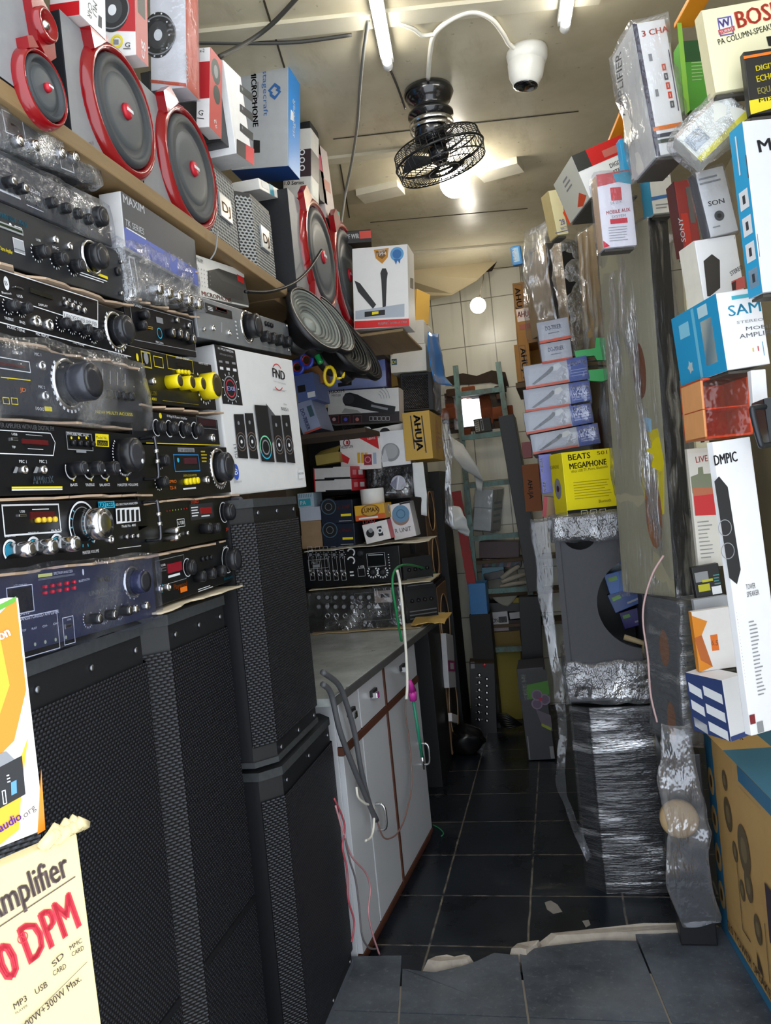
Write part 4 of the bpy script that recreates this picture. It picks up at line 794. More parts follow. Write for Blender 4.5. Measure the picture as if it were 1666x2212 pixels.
# ---- cartons standing on those speakers
G1 = 'cartons on top of the shelf speakers'
o, fc, fr, d = cbox('car_speaker_carton', 'white narrow carton with vertical black print, top left on the first red woofer speaker', 'box', (172, 32), (170, -70), (107, 2), (228, 82), M('f0e4e2', .45), X=SX, group=G1)
P = Pr(fr); P.R(0, 0, 1, 1, M('f3f3f5', .45)); P.t('CAR', (190, 2), (188, 34), (200, 2), INKB); P.t('MU', (200, 0), (199, 28), (210, 0), INKB); P.q([(212, 32), (219, 38), (219, 62), (211, 56)], M('4b4b50', .5)); P.build('printed_side', o, fc); P = Pr(fc); P.R(0, 0, 1, .3, RED); P.build('printed_front', o)
def coneprint(P, c, r, sx=.85):
    x = P; x.c(c, r, INKB, sx=sx); x.ring(c, r * .8, r * .86, GRY); x.c(c, r * .6, M('3a3b3e', .4), sx=sx); x.c(c, r * .25, SIL, sx=sx)
o, fc, fr, d = cbox('car_speaker_carton', 'red car speaker carton with a white base and round yellow sticker', 'box', (294, 118), (290, -60), (226, 104), (321, 178), M('efeceb', .45), X=SX + .01, group=G1)
P = Pr(fc); P.q([(226, -70), (290, -70), (293, 68), (228, 66)], INK('b81f26')); coneprint(P, (243, 22), 48); P.ring((253, 90), 10, 15, YEL); P.q([(246, 86), (257, 86), (257, 96), (246, 96)], GRY); P.t('G', (270, 102), (281, 103), (270, 91), INKB); P.line((267, 106), (283, 106), 1.5, INKB); P.build('printed_front', o)
P = Pr(fr); P.R(0, 0, 1, 1, INK('c8706c')); P.t('cg', (312, 130), (310, 90), (303, 130), SIL); P.R(.2, .55, .8, .95, INK('4a4a44')); P.build('printed_side', o, fc)
o, fc, fr, d = cbox('car_speaker_carton', 'white carton showing a black car speaker, with orange flank', 'box', (403, 188), (400, -60), (326, 178), (430, 216), M('e4e3e6', .45), X=SX + .015, group=G1)
P = Pr(fc); P.q([(326, 172), (402, 180), (403, 188), (326, 179)], INK('c9553a')); coneprint(P, (342, 76), 50, .8)
for k in range(10): P.c((342 + 24 * math.cos(k * .63), 76 + 48 * math.sin(k * .63)), 2, SIL)
P.build('printed_front', o); P = Pr(fr); P.R(0, 0, 1, 1, INK('c8502f')); P.t('SONY', (407, 178), (405, 118), (413, 178), SIL, .015); P.build('printed_side', o, fc)
wrap(o, fc.w, d, fc.h, film('thin_film', .05, .35, (1, 1, 1), 12), .002, .002, 21)
o, fc, fr, d = cbox('car_speaker_carton', 'red and white carton with a big letter on its white foot, beside the black one', 'box', (452, 274), (454, 101), (424, 262), (478, 298), M('eceaea', .45), X=SX + .015, group=G1)
P = Pr(fc); P.R(0, .36, 1, .82, INK('b8222a')); P.t('G', (428, 248), (438, 250), (428, 236), INKB); P.line((426, 255), (441, 257), 1.5, INKB); P.t('x-2', (432, 114), (442, 113), (432, 106), INKB); P.build('printed_front', o)
P = Pr(fr); P.R(0, 0, 1, 1, INK('c3524c')); P.c((466, 155), 27, INK('39413c'), sx=.9); P.c((466, 155), 14, GRY, sx=.8); P.c((468, 205), 20, INK('39413c'), sx=.9); P.t('a2', (468, 278), (466, 258), (473, 280), SIL); P.build('printed_side', o, fc)
fc = Fc((478, 304), (510, 331), (480, 150), 90, X=SX + .012); o = box('gadget_carton', 'black carton with grey small print between the red carton and the gadget carton', 'box', fc, .2, M('26272b', .45), G1)
P = Pr(fc); P.lines((484, 185), (506, 290), 16, INK('5f6066'), .3, .5); P.t('Gizmore', (487, 178), (503, 188), (487, 170), INK('7a86b0')); P.build('printed_front', o)
fc = Fc((511, 331), (547, 357), (511, 157), 90, X=SX + .03); o = box('gadget_carton', 'white carton with three black gadgets printed and a red bottom corner', 'box', fc, .2, M('f1f1f3', .45), G1)
P = Pr(fc)
for k in range(3): y = 182 + k * 42; P.q([(518, y), (546, y + 22), (546, y + 40), (518, y + 16)], M('33363a', .4)); P.c((523, y + 10), 3, GRY)
P.q([(511, 300), (548, 322), (548, 358), (511, 332)], INK('3a3136')); P.q([(530, 312), (548, 322), (548, 358), (530, 345)], INK('d23a44')); P.build('printed_front', o)
Pf = onX(624, 358, SX + .015); o, fc, fr, d = cbox('microphone_carton', 'silver microphone carton with a bright blue flank, above the mesh speakers', 'box', (623, 358), (623, 138), (500, 364), (648, 376), M('b9bdc3', .35, .3), Y=Pf.y, group=G1)
P = Pr(fc); SB = INK('2d5f9c'); P.t('MICROPHONE', (542, 152), (547, 275), (554, 152), INKB, .03); P.t('stagecraft', (568, 152), (570, 251), (578, 152), SB); P.lines((556, 152), (560, 236), 1, GRY)
P.q([(594, 179), (606, 188), (606, 195), (593, 187), (585, 196), (590, 200), (587, 205), (579, 196)], SB); P.q([(594, 216), (583, 207), (583, 200), (594, 208), (602, 199), (596, 195), (599, 190), (608, 198)], SB); P.q([(548, 302), (562, 304), (562, 330), (548, 330)], INKB); P.build('printed_front', o)
P = Pr(fr); P.R(0, 0, 1, 1, INK('1e86d8')); P.t('stagecraft', (636, 298), (637, 218), (630, 298), SIL, .01); P.q([(628, 236), (634, 244), (634, 262), (627, 258)], SIL); P.build('printed_side', o, fc)
P = Pr(fc.bot(d)); P.R(0, 0, 1, 1, INK('174a94')); P.build('printed_base', o, fc)
fc = Fc((562, 408), (612, 434), (560, 385), 90, X=SX - .02); o = box('small_carton', 'small white carton with a teal stripe under the blue flanked microphone carton', 'box', fc, .16, M('efedea', .45), G1); P = Pr(fc); P.R(.42, 0, .6, 1, INK('4a9ab2')); P.R(.1, .3, .35, .9, INK('cfd3d8')); P.build('printed_front', o)
o, fc, fr, d = cbox('series_carton', 'pale carton with three dark circles and black italic lettering, above the far red speakers', 'box', (672, 425), (672, 276), (612, 418), (689, 432), M('d6d4d0', .45), X=SX, group=G1)
P = Pr(fc); P.R(0, .3, 1, .7, INK('3a2d33'))
for k in range(3): P.ring((653, 329 + k * 17), 4, 6.5, SIL)
P.t('1.0 Series', (615, 400), (657, 398), (615, 391), INKB, .01); P.build('printed_front', o); P = Pr(fr); P.R(0, .32, 1, .7, INK('3f3a3e')); P.R(.1, .05, .9, .25, INK('c9d3cc')); P.build('printed_side', o, fc)
fc = Fc((692, 432), (708, 444), (690, 272), 90, X=SX); o = box('dark_carton', 'tall black carton with a pink band behind the pale three circle carton', 'box', fc, .2, M('222226', .45), G1); P = Pr(fc); P.R(.1, .4, .9, .6, INK('c02a5c')); P.build('printed_front', o)
fc = Fc((706, 470), (727, 484), (703, 325), 90, X=SX); o = box('tall_carton', 'thin pinkish white carton leaning beside the tall black carton', 'box', fc, .2, M('cfc3c1', .5), G1); P = Pr(fc); P.R(.2, .4, .8, .55, INK('c98578')); P.build('printed_front', o)
fc = Fc((726, 500), (740, 508), (724, 452), 90, X=SX); o = box('small_carton', 'small teal carton tucked behind the red speakers near the ceiling', 'box', fc, .12, M('2f8d85', .5), G1); P = Pr(fc); P.T('N', .3, .3, .7, .4, SIL); P.build('printed_front', o)
fc = Fc((738, 527), (803, 522), (738, 500), 12, Y=3.28); o = box('receiver_carton', 'flat black carton with red band and white lettering above the white wireless microphone carton', 'box', fc, .24, M('1c1b1d', .5), G1); P = Pr(fc); P.R(0, .25, 1, .85, INK('20181a')); P.R(.62, .3, 1, .9, INK('d0402e')); P.T('VHF WIR', .06, .35, .6, .4, SIL, .02); P.build('printed_front', o)
o, fc, fr, d = cbox('microphone_carton', 'white wireless microphone carton with two black handheld microphones and a red foot', 'box', (884, 704), (880, 527), (765, 710), (897, 702), M('ecebea', .42, 0, .03), Y=3.2, yaw=0, group=G1)
P = Pr(fc); P.q([(766, 694), (884, 688), (884, 704), (766, 710)], INK('d81f1f')); P.t('www.5core.com', (817, 702), (879, 697), (817, 694), SIL, .02)
P.q([(768, 672), (874, 656), (874, 684), (768, 690)], INK('aeb6c2')); P.q([(788, 674), (832, 669), (832, 680), (788, 685)], INKB); P.q([(804, 674), (818, 672), (818, 678), (804, 680)], YEL)
P.q([(822, 590), (826, 580), (834, 580), (838, 590), (836, 604), (834, 662), (827, 664), (824, 604)], INK('26282a')); P.q([(766, 606), (778, 612), (813, 658), (806, 667), (774, 630)], INK('2e3032'))
P.q([(808, 540), (840, 536), (838, 556), (826, 570), (812, 558)], INK('c98a2a')); P.q([(812, 543), (836, 540), (834, 552), (826, 560), (814, 553)], INK('7a5520')); P.t('1994', (815, 554), (835, 551), (815, 546), SIL); P.t('SINCE', (818, 545), (832, 543), (818, 541), SIL)
P.c((858, 549), 15, INK('5f9fd0')); P.c((858, 549), 10, INK('2f6fb0')); P.q([(851, 560), (856, 572), (859, 562), (864, 570), (866, 559)], INK('2f6fb0')); P.build('printed_front', o); P = Pr(fr); P.R(0, 0, 1, 1, INK('f2efea')); P.q([(886, 600), (893, 602), (893, 625), (886, 622)], INK('8a8272')); P.build('printed_side', o, fc)
b_ = fc.o.copy(); b_.z = min(b_.z, (fc.o + fc.u * fc.w).z) + .0005; mb = MB(); mb.box((LX, b_.y + .02, b_.z - .013), (b_.x + fc.w - .03, b_.y + .5, b_.z - .001), WOOD, .003); tag(mb.build('shelf_board'), 'short wooden board under the white wireless microphone carton', 'shelf')
# ================================================================== counter and the goods on it
a_ = V((-.742, 2.36, 0)); b_ = V((-.66, 3.42, 0)); cu = (b_ - a_).normalized()
cab = Fc.raw(a_ + cu * .09, cu, (0, 0, 1), 1.0, .872); root = empty('counter_cabinet', 'white laminate counter cabinet with brown trims beside the aisle', 'cabinet', cab)
LAM = M('c6c8cd', .35, 0, .06, 6); BRN = M('5a3324', .55, 0, .2, 20)
xr, xj, xb = cab.p(935, 1812)[0], cab.p(783, 1588)[0], cab.p(836, 1532)[0]; zr = cab.p(800, 1566)[1]; w = xr + .01
mb = MB(); mb.box((0, .018, .03), (w, .5, .872), LAM, .002); mb.box((0, .01, 0), (w, .48, .035), BRN, .002); mb.build('carcass', root)
mb = MB(); mb.box((0, -.004, zr - .013), (w, .018, zr + .013), BRN, .001); mb.box((xb - .009, -.003, .03), (xb + .009, .018, .87), BRN, .001); mb.box((0, -.002, .028), (w, .018, .045), BRN, .001); mb.build('brown_trim', root)
cols = [(0, xj - .003), (xj + .003, xb - .011), (xb + .011, w)]
for i, (x0, x1) in enumerate(cols):
    mb = MB(); mb.box((x0 + .002, 0, .048), (x1 - .002, .018, zr - .015), LAM, .002); d_ = mb.build('door', root)
    if i:
        xh = x1 - .05 if i == 2 else x0 + .06; zh = zr * .55; mb = MB(); mb.tube(smooth_path([(xh, 0, zh + .045), (xh, -.028, zh + .04), (xh, -.034, zh), (xh, -.028, zh - .04), (xh, 0, zh - .045)], 4), .005, CHROME, 8); mb.build('handle', d_)
    mb = MB(); mb.box((x0 + .002, 0, zr + .015), (x1 - .002, .018, .868), LAM, .002); d_ = mb.build('drawer', root); xm = (x0 + x1) / 2
    mb = MB(); mb.box((xm - .03, -.012, zr + .09), (xm + .03, 0, zr + .112), M('1d1e20', .4), .002); mb.box((xm - .028, -.028, zr + .084), (xm + .0, -.006, zr + .106), CHROME, .003); mb.build('handle', d_)
n = N('worn_worktop'); a = n.noise(5, 6, None, .7); c = n.mix(n.ramp(a, .35, .7), lin('8d9290'), lin('c3c7c6')); b = n.noise(12, 4, n.stretch(1, 3, 1), .7); c = n.mix(n.ramp(b, .64, .74), c, lin('3f4245')); n.prin(c, .35)
mb = MB(); wt = Fc.raw(cab.o - cu * .12 + V((.028, 0, .873)), cu, (0, 0, 1), 1.65, .03); mb.box((0, 0, 0), (1.62, .56, .026), n.m, .002); mb.box((-.001, -.004, -.004), (1.62, .003, .024), M('4a4a4a', .5, 0, .3), .003); tag(mb.build('worktop', None, wt.mw()), 'worn grey worktop on the white counter cabinet', 'worktop')
# ---- mixers on the worktop
YM = 3.55
fc = Fc((650, 1351), (870, 1345), (648, 1264), 0, Y=YM, sq=True); fc.o.z = .8995
a = Amp('mixer amplifier wrapped in crinkled film directly on the worktop', fc, .3, M('1b1a17', .35), group='mixers on the counter', name='mixer', cat='mixer'); P = a.pr
for r in range(2):
    for k in range(7): a.knob((690 + k * 18, 1290 + r * 20), 6, .012, KN, M('8a8c90', .4))
for k in range(5): a.jack((708 + k * 19, 1330), 6)
P.r((808, 1277), (848, 1300), M('8a7d74', .5)); P.r((822, 1283), (842, 1290), INKB); P.q([(808, 1314), (816, 1303), (823, 1314)], SIL); P.frame((766, 1282), (846, 1338), .001, GRY); a.done(); wrapA(a, .3, 31, grow=.008, amp=.010, f=16)
fc2 = Fc((650, 1257), (868, 1250), (648, 1181), 0, Y=YM, sq=True); fc2.o.z = fc.o.z + fc.h + .022
a = Amp('black mixer amplifier with white channel grid and a small screen, upper one on the counter', fc2, .3, M('0f1013', .3), group='mixers on the counter', name='mixer', cat='mixer'); P = a.pr
for k in range(5): P.frame((664 + k * 17, 1181), (681 + k * 17, 1253), .0009, SIL); P.lines((667 + k * 17, 1187), (678 + k * 17, 1190), 1, SIL); P.t('MIC %d' % (k + 1), (668 + k * 17, 1235), (677 + k * 17, 1235), (668 + k * 17, 1231), SIL)
for k in range(5): a.jack((693 + k * 17 - 17, 1240), 5); a.knob((672 + k * 17, 1198), 5, .012, KN, M('777a80', .4)); P.ticks((672 + k * 17, 1198), 6, 8, SIL, n=7)
P.frame((666, 1210), (710, 1226), .001, SIL); P.t('PINKY', (674, 1219), (693, 1218), (674, 1211), SIL, .02); P.r((676, 1220), (692, 1225), GRY)
for r in range(2): P.ring((759, 1193 + r * 18), 6, 9, SIL, -60, 160)
a.knob((778, 1195), 8, .014, KN, KCAP); a.disp((794, 1198), (832, 1219), M('101416', .2)); P.frame((792, 1196), (834, 1222), .001, SIL); P.line((796, 1199), (828, 1198), 1.5, SIL)
for cx in (806, 827): a.knob((cx, 1236), 7, .016, KN, KCAP); P.ticks((cx, 1236), 9, 13, SIL, n=11, w=.2)
P.lines((838, 1195), (844, 1230), 6, SIL, .3, 0); P.frame((773, 1228), (790, 1244), .0008, SIL); P.lines((756, 1232), (766, 1246), 2, SIL); P.t('USB', (776, 1228), (788, 1226), (776, 1222), SIL)
a.done()
zt = fc2.o.z + fc2.h
def amp_plain(label, bl, br, tl, Y, yaw=0, X=None, z0=None):
    f = Fc(bl, br, tl, yaw, Y=Y) if X is None else Fc(bl, br, tl, yaw, X=X)
    if z0 is not None: f = Fc.raw((f.o.x, f.o.y, z0), (math.cos(math.radians(yaw)), math.sin(math.radians(yaw)), 0), (0, 0, 1), f.w, f.h)
    a = Amp(label, f, .25, M('17181a', .4), group='mixers on the counter', name='mixer', cat='mixer')
    for k in range(4): x = f.w * (.2 + .2 * k); mb = MB(); mb.lathe((x, 0, f.h * .62), (0, -1, 0), [(.009, 0), (.008, .014), (0, .015)], KN, 14); mb.build('knob', a.root)
    mb = MB()
    for k in range(3): mb.box((f.w * .1, -.004, f.h * (.12 + .1 * k)), (f.w * .95, 0, f.h * (.15 + .1 * k)), M('6a6c70', .4), .0005)
    mb.build('vent_bars', a.root); return a
amp_plain('dark amplifier side with bright vent bars, lower right end of the counter stack', (880, 1342), (948, 1330), (874, 1262), 3.62, 30, z0=.8995)
amp_plain('dark amplifier under the paper sheet at the right end of the counter stack', (872, 1252), (935, 1235), (868, 1180), 3.62, 30, z0=.8995 + .155)
PAP = card('cfc3a4'); 
def shz(label, z, l, r, yf, yb, seed, mat=None, x=None, th=.004):
    A = onZ(l[0], l[1], z); B = onZ(r[0], r[1], z); cardsheet(label, [V((A.x, yf, z)), V((B.x, yf, z)), V((B.x, yb, z)), V((A.x, yb, z))], th, mat or PAP, .006, seed)
def shx(label, z, x0, x1, yf, yb, seed, mat=None, th=.004, bend=.006): cardsheet(label, [V((x0, yf, z)), V((x1, yf, z)), V((x1, yb, z)), V((x0, yb, z))], th, mat or PAP, bend, seed)
shx('crumpled cream paper sheet between the mixers and the small boxes', zt + .012, -1.14, -.58, YM - .05, YM + .3, 41, card('d8d0bd'), .003, .014)
shx('cream cardboard sheet between the two mixers', fc2.o.z - .005, -1.14, -.58, YM - .03, YM + .28, 42)
shx('brown cardboard sheet under the film wrapped mixer', .9045, -1.15, -.64, YM - .05, YM + .26, 43, card('b79f78'), .004, .003)
shx('folded yellow cardboard flap sticking out at the end of the worktop', .925, -.68, -.53, YM - .06, YM + .2, 44, card('c9a55a'), .004, .02)
# ---- small boxes standing on the paper sheet
ZB = zt + .018; G2 = 'small boxes over the counter'
def fb(name, label, bl, br, tl, Y, mat, d=.14, z0=None, yaw=0, mats=None, cat='box', group=G2):
    f = Fc(bl, br, tl, yaw, Y=Y)
    if z0 is not None: f.o.z = z0
    return box(name, label, cat, f, d, mat, group, .0015, mats), f
KRF = M('9c7f60', .7, 0, .15)
o, f = fb('small_carton', 'lower plain brown carton behind the white boxed speaker set', (652, 1170), (697, 1165), (650, 1141), 3.58, KRF, z0=ZB); z1 = ZB + f.h
o, f = fb('small_carton', 'upper plain brown carton behind the white boxed speaker set', (650, 1141), (694, 1138), (648, 1110), 3.58, KRF, z0=z1); z1 += f.h
o, f = fb('small_carton', 'white lidded carton on the two plain brown cartons', (648, 1112), (693, 1108), (645, 1083), 3.58, M('b9bfce', .5), z0=z1); z1 += f.h
o, f = fb('small_carton', 'small carton with teal label and striped edge, on the white lidded carton', (644, 1086), (678, 1083), (642, 1055), 3.58, M('a9bccb', .5), z0=z1); P = Pr(f); P.R(.05, .1, .8, .6, INK('2f9fae')); P.T('PA', .15, .2, .5, .3, SIL)
for k in range(6): P.poly([(f.w * (.05 + .15 * k), f.h * .7), (f.w * (.11 + .15 * k), f.h * .7), (f.w * (.16 + .15 * k), f.h * .95), (f.w * (.10 + .15 * k), f.h * .95)], INK('6f8ea4'))
P.build('printed_front', o)
NAVY = M('121c30', .35, 0, .25, 20)
for i, (lb, q) in enumerate((('lower dark blue car speaker box with orange lettering on the paper sheet', ((697, 1166), (766, 1163), (695, 1116))), ('upper dark blue car speaker box with orange lettering, under the red and white boxes', ((694, 1116), (762, 1112), (692, 1066))))):
    o, f = fb('car_speaker_box', lb, *q, 3.57, NAVY, .17, z0=ZB if i == 0 else zz); zz = f.o.z + f.h; P = Pr(f)
    P.T('A-TONE', .5, .62, .92, .17, INK('d2562a'), .01); P.R(.62, .3, .95, .4, YEL); P.R(.55, .08, .95, .12, GRY); c = (q[2][0] + 18, (q[0][1] + q[2][1]) / 2 + 4); P.c(c, 19, INK('0d1216')); P.ring(c, 15, 17, INK('3f5f78')); P.ring(c, 7, 8, GRY); P.build('printed_front', o)
for i, (lb, q, b) in enumerate((('lower red and white earphone box stacked on the dark blue boxes', ((680, 1064), (760, 1060), (678, 1038)), (792, 1048)), ('upper red and white earphone box stacked on the dark blue boxes', ((678, 1036), (757, 1033), (676, 1010)), (788, 1022)))):
    eb = q[1]; f0 = Fc(*q, -4, Y=3.545)
    o, fc_, fr, d = cbox('earphone_box', lb, 'box', eb, (eb[0] - 1, eb[1] - 26), q[0], b, M('d4d0cf', .5), Y=3.545, yaw=-8, side='R', group=G2)
    P = Pr(fc_); P.R(0, 0, .03, 1, RED); P.R(.3, 0, 1, .12, INKB); P.R(.02, .92, .55, 1, INKB); P.build('printed_front', o); P = Pr(fr); P.R(0, 0, 1, 1, INK('c2222e')); P.R(.55, .3, .85, .7, SIL); P.R(.15, .3, .4, .7, INK('e08a90')); P.build('printed_side', o, fc_)
o, f = fb('small_carton', 'small open olive carton on the red and white earphone boxes', (684, 1006), (734, 997), (683, 984), 3.6, M('9d8a45', .6), .1); mb = MB(); mb.add([(0, 0, f.h), (f.w, 0, f.h), (f.w * 1.1, .03, f.h + .03), (.02, .04, f.h + .02)], [(0, 1, 2, 3)], M('8a7a3c', .6)); mb.build('open_flap', o)
o, f = fb('lamp_box', 'white box with a red corner and small logo, right of the olive carton', (737, 1016), (824, 1012), (729, 950), 3.66, M('e4e0e0', .45), .12); P = Pr(f)
P.q([(772, 944), (815, 938), (819, 970)], RED); P.q([(733, 976), (756, 990), (752, 1002), (736, 996)], RED); P.t('HOSTON', (737, 970), (763, 967), (737, 963), INKB, .01); P.ring((749, 956), 6, 8, INK('7a2a32')); P.q([(748, 952), (753, 952), (753, 960), (748, 960)], RED); P.t('NEWS', (795, 951), (811, 948), (795, 946), SIL)
for k in range(3): P.r((772 + k * 8, 978), (779 + k * 8, 1000), INK('d8a92a'))
P.r((786, 982), (804, 1004), INK('8f2236')); P.ring((795, 993), 5, 7, INK('d98090')); P.r((806, 978), (814, 1002), INK('9fb0c8')); P.build('printed_front', o)
o, f = fb('microphone_box', 'white box showing a round grey microphone head, right of the red cornered box', (827, 1009), (888, 1002), (818, 934), 3.67, M('dfe0e4', .45), .16); P = Pr(f); P.c((844, 977), 20, GRY); P.c((844, 975), 16, INK('a7a9ad')); P.q([(822, 1000), (832, 968), (840, 996)], INK('c4c6cb')); P.build('printed_front', o)
o, f = fb('microphone_box', 'glossy black box with a silver microphone head, behind the white tape roll', (796, 1078), (898, 1073), (790, 1008), 3.68, M('0d0e10', .15), .14); P = Pr(f); P.c((861, 1043), 16, INK('b9b9c2')); P.q([(842, 1046), (858, 1030), (856, 1058)], INK('77778a')); P.line((862, 1029), (858, 1057), 2, SIL); P.lines((835, 1066), (872, 1060), 1, GRY); P.build('printed_front', o); wrap(o, f.w, .14, f.h, film('gloss_wrap', .03, .35, (1, 1, 1), 20), .003, .004, 33)
o, f = fb('speaker_unit_box', 'white box with a blue round driver printed on it, right end of the small boxes', (852, 1158), (899, 1148), (845, 1081), 3.66, M('d7d5da', .45), .12, z0=ZB); P = Pr(f); P.c((866, 1116), 19, INK('8b6f62')); P.c((866, 1110), 19, INK('5b86a8')); P.ring((866, 1110), 8, 10, INK('3a6080')); P.t('R UNIT', (855, 1152), (889, 1146), (854, 1142), INKB); P.lines((862, 1084), (890, 1088), 1, INKB); P.build('printed_front', o)
o, fc_, fr, d = cbox('tweeter_box', 'small white box with two black tweeters printed on it, on the paper sheet', 'box', (845, 1163), (835, 1122), (790, 1168), (853, 1158), M('e2dede', .45), Y=3.53, group=G2); P = Pr(fc_); P.t('LION', (785, 1133), (810, 1130), (785, 1125), INK('b0404a')); P.c((800, 1152), 9, INKB); P.c((801, 1146), 5, GRY); P.r((814, 1138), (829, 1156), INK('26282e')); P.c((821, 1146), 6, SIL); P.c((821, 1146), 3, INKB); P.build('printed_front', o); P = Pr(fr); P.R(0, 0, 1, 1, INK('c24a58')); P.build('printed_side', o, fc_); zl = fc_.o.z + fc_.h
o, fc_, fr, d = cbox('horn_box', 'orange and yellow box with an oval badge, under the white tape roll', 'box', (833, 1119), (829, 1086), (769, 1127), (849, 1113), M('d8a428', .45), Y=3.525, group=G2); P = Pr(fc_); P.R(0, 0, 1, .35, INK('cf5a22')); P.c((800, 1103), 13, INK('8a5a20'), sx=1.6); P.c((800, 1103), 11, INK('c89a3a'), sx=1.6); P.t('LUMAX', (783, 1108), (818, 1104), (783, 1098), INK('6a4416'), .01); P.lines((775, 1116), (826, 1120), 1, SIL); P.build('printed_front', o); P = Pr(fr); P.c((840, 1098), 9, SIL, sx=.8); P.c((840, 1098), 7, INKB, sx=.6); P.build('printed_side', o, fc_)
zr_ = fc_.o.z + fc_.h; c = onY(803, 1088, 3.56); mb = MB(); mb.lathe((0, 0, 0), (0, 0, 1), [(.022, 0), (.053, 0), (.054, .068), (.052, .071), (.022, .071)], M('ecebe8', .5), 32); o = mb.build('tape_roll'); o.location = (c.x, 3.59, zr_ + .001); tag(o, 'white roll of tape lying on the orange and yellow box', 'tape'); mb = MB(); mb.open_lathe((0, 0, .0), (0, 0, 1), [(.0225, .001), (.0225, .0715), (.0200, .0715), (.0200, .001)], KRF, 24); mb.build('cardboard_core', o)
# ---- microphone cartons higher up
o, fc_, fr, d = cbox('microphone_box', 'white microphone carton with printed flowing script, under the carton with the long black microphone', 'box', (882, 934), (878, 912), (733, 949), (886, 932), M('dcd9d6', .45), Y=3.72, group=G2); P = Pr(fc_); P.t('MAXIM', (740, 925), (766, 923), (740, 920), INK('55555c'), .01); P.t('मैक्सिम', (740, 937), (766, 935), (740, 928), INK('55555c')); P.line((740, 941), (766, 939), 1, INKB); P.c((792, 933), 12, GRY); P.c((832, 936), 12, INKB); P.c((796, 928), 6, SIL); P.build('printed_front', o)
o, fc_, fr, d = cbox('microphone_box', 'white carton with one long black microphone printed across it', 'box', (863, 909), (861, 837), (709, 916), (873, 905), M('dcdbda', .42), Y=3.72, group=G2); P = Pr(fc_)
P.q([(708, 896), (863, 888), (863, 910), (709, 917)], INK('2a2226')); P.t('MAXIM', (711, 851), (744, 847), (711, 844), INKB, .01); P.t('MX528', (717, 857), (736, 856), (717, 852), INKB)
P.q([(742, 858), (746, 850), (756, 848), (772, 852), (784, 858), (810, 870), (855, 878), (852, 896), (800, 887), (770, 880), (746, 876), (741, 868)], INK('1b1c20')); P.c((753, 862), 11, INK('33343a'), sx=1.2); P.line((802, 876), (838, 884), 5, GRY); P.q([(738, 892), (745, 882), (772, 886), (782, 893)], INK('a8a6a6'))
for k in range(3): P.frame((713 + k * 25, 898), (732 + k * 25, 914), .0015, INK('b03a4a')); P.c((722 + k * 25, 906), 4, (INK('c8a0a8'), INK('5a58c8'), INK('c07a70'))[k])
for k in range(5): P.frame((798 + k * 9, 900), (806 + k * 9, 908), .0012, SIL)
for k in range(4): P.ring((812, 862), 12 + k * 6, 13 + k * 6, GRY, 0, 60)
P.build('printed_front', o); P = Pr(fr); P.R(0, 0, 1, 1, INK('d8d0cc')); P.build('printed_side', o, fc_)
o, fc_, fr, d = cbox('microphone_box', 'lilac blue microphone carton on top of the long microphone carton', 'box', (835, 834), (831, 766), (705, 840), (846, 830), M('8f9ccc', .42), Y=3.8, group=G2); P = Pr(fc_); P.R(0, .5, 1, 1, INK('7686c4')); P.t('MAXIM', (772, 786), (822, 779), (772, 769), INK('2a3a80'), .01); P.c((808, 808), 14, INK('3c3f4a'), sx=1.1); P.c((804, 802), 4, GRY); P.q([(730, 828), (760, 822), (760, 832), (731, 836)], INKB); P.build('printed_front', o); P = Pr(fr); P.R(0, 0, 1, 1, INK('4a3a6a')); P.c((840, 812), 8, GRY, sx=.5); P.build('printed_side', o, fc_)
fb('small_carton', 'small mustard carton to the right of the lilac blue microphone carton', (838, 838), (861, 833), (836, 795), 3.95, M('b08a3e', .6), .1)
o, fc_, fr, d = cbox('amplifier_carton', 'yellow brown carton with big vertical black letters, right of the microphone cartons', 'box', (936, 990), (927, 886), (876, 982), (962, 984), card('c9a24e'), Y=3.66, group=G2); P = Pr(fc_); P.t('AHUJA', (893, 896), (901, 975), (908, 896), INKB, .04); P.line((911, 898), (921, 978), 2.5, INKB); P.line((887, 898), (896, 970), 2.5, INKB); P.t('R', (918, 974), (921, 974), (918, 971), INKB); P.build('printed_front', o)
P = Pr(fr); P.lines((945, 930), (955, 972), 4, INK('9a6a3a')); P.t('FRAGILE', (948, 980), (946, 915), (942, 980), INK('b05a3a')); P.build('printed_side', o, fc_)
fbk = Fc((858, 1170), (922, 1165), (850, 892), 0, Y=3.84)
o = box('speaker', 'black speaker box between the white cartons and the yellow brown lettered carton', 'speaker', Fc((868, 889), (936, 885), (862, 808), 0, Y=3.85), .3, M('1a1b1e', .5, 0, .2), G2)
mb = MB(); w0, h0 = Fc((868, 889), (936, 885), (862, 808), 0, Y=3.85).w, Fc((868, 889), (936, 885), (862, 808), 0, Y=3.85).h; mb.box((.01, -.006, .01), (w0 - .02, 0, h0 - .01), GR['SP'], .002); mb.build('grille', o)
WC = M('d4d2cc', .5, 0, .05)
o, f = fb('white_carton', 'lower plain white carton on the black speaker near the ladder', (845, 806), (922, 800), (842, 748), 3.82, WC, .3); P = Pr(f); P.r((846, 776), (858, 788), INK('1f4d6a')); P.t('DI', (848, 786), (856, 785), (848, 779), YEL); P.build('printed_front', o)
o, f = fb('white_carton', 'upper plain white carton near the ladder below the microphone carton', (842, 747), (917, 741), (838, 697), 3.82, WC, .3); P = Pr(f); P.t('orex', (840, 730), (852, 729), (840, 724), INK('5a3a4a')); P.build('printed_front', o)
fb('yellow_carton', 'yellow carton with faint brown print behind the white wireless microphone carton', (897, 690), (926, 702), (893, 620), 3.85, card('d0a650'), .3, yaw=55)
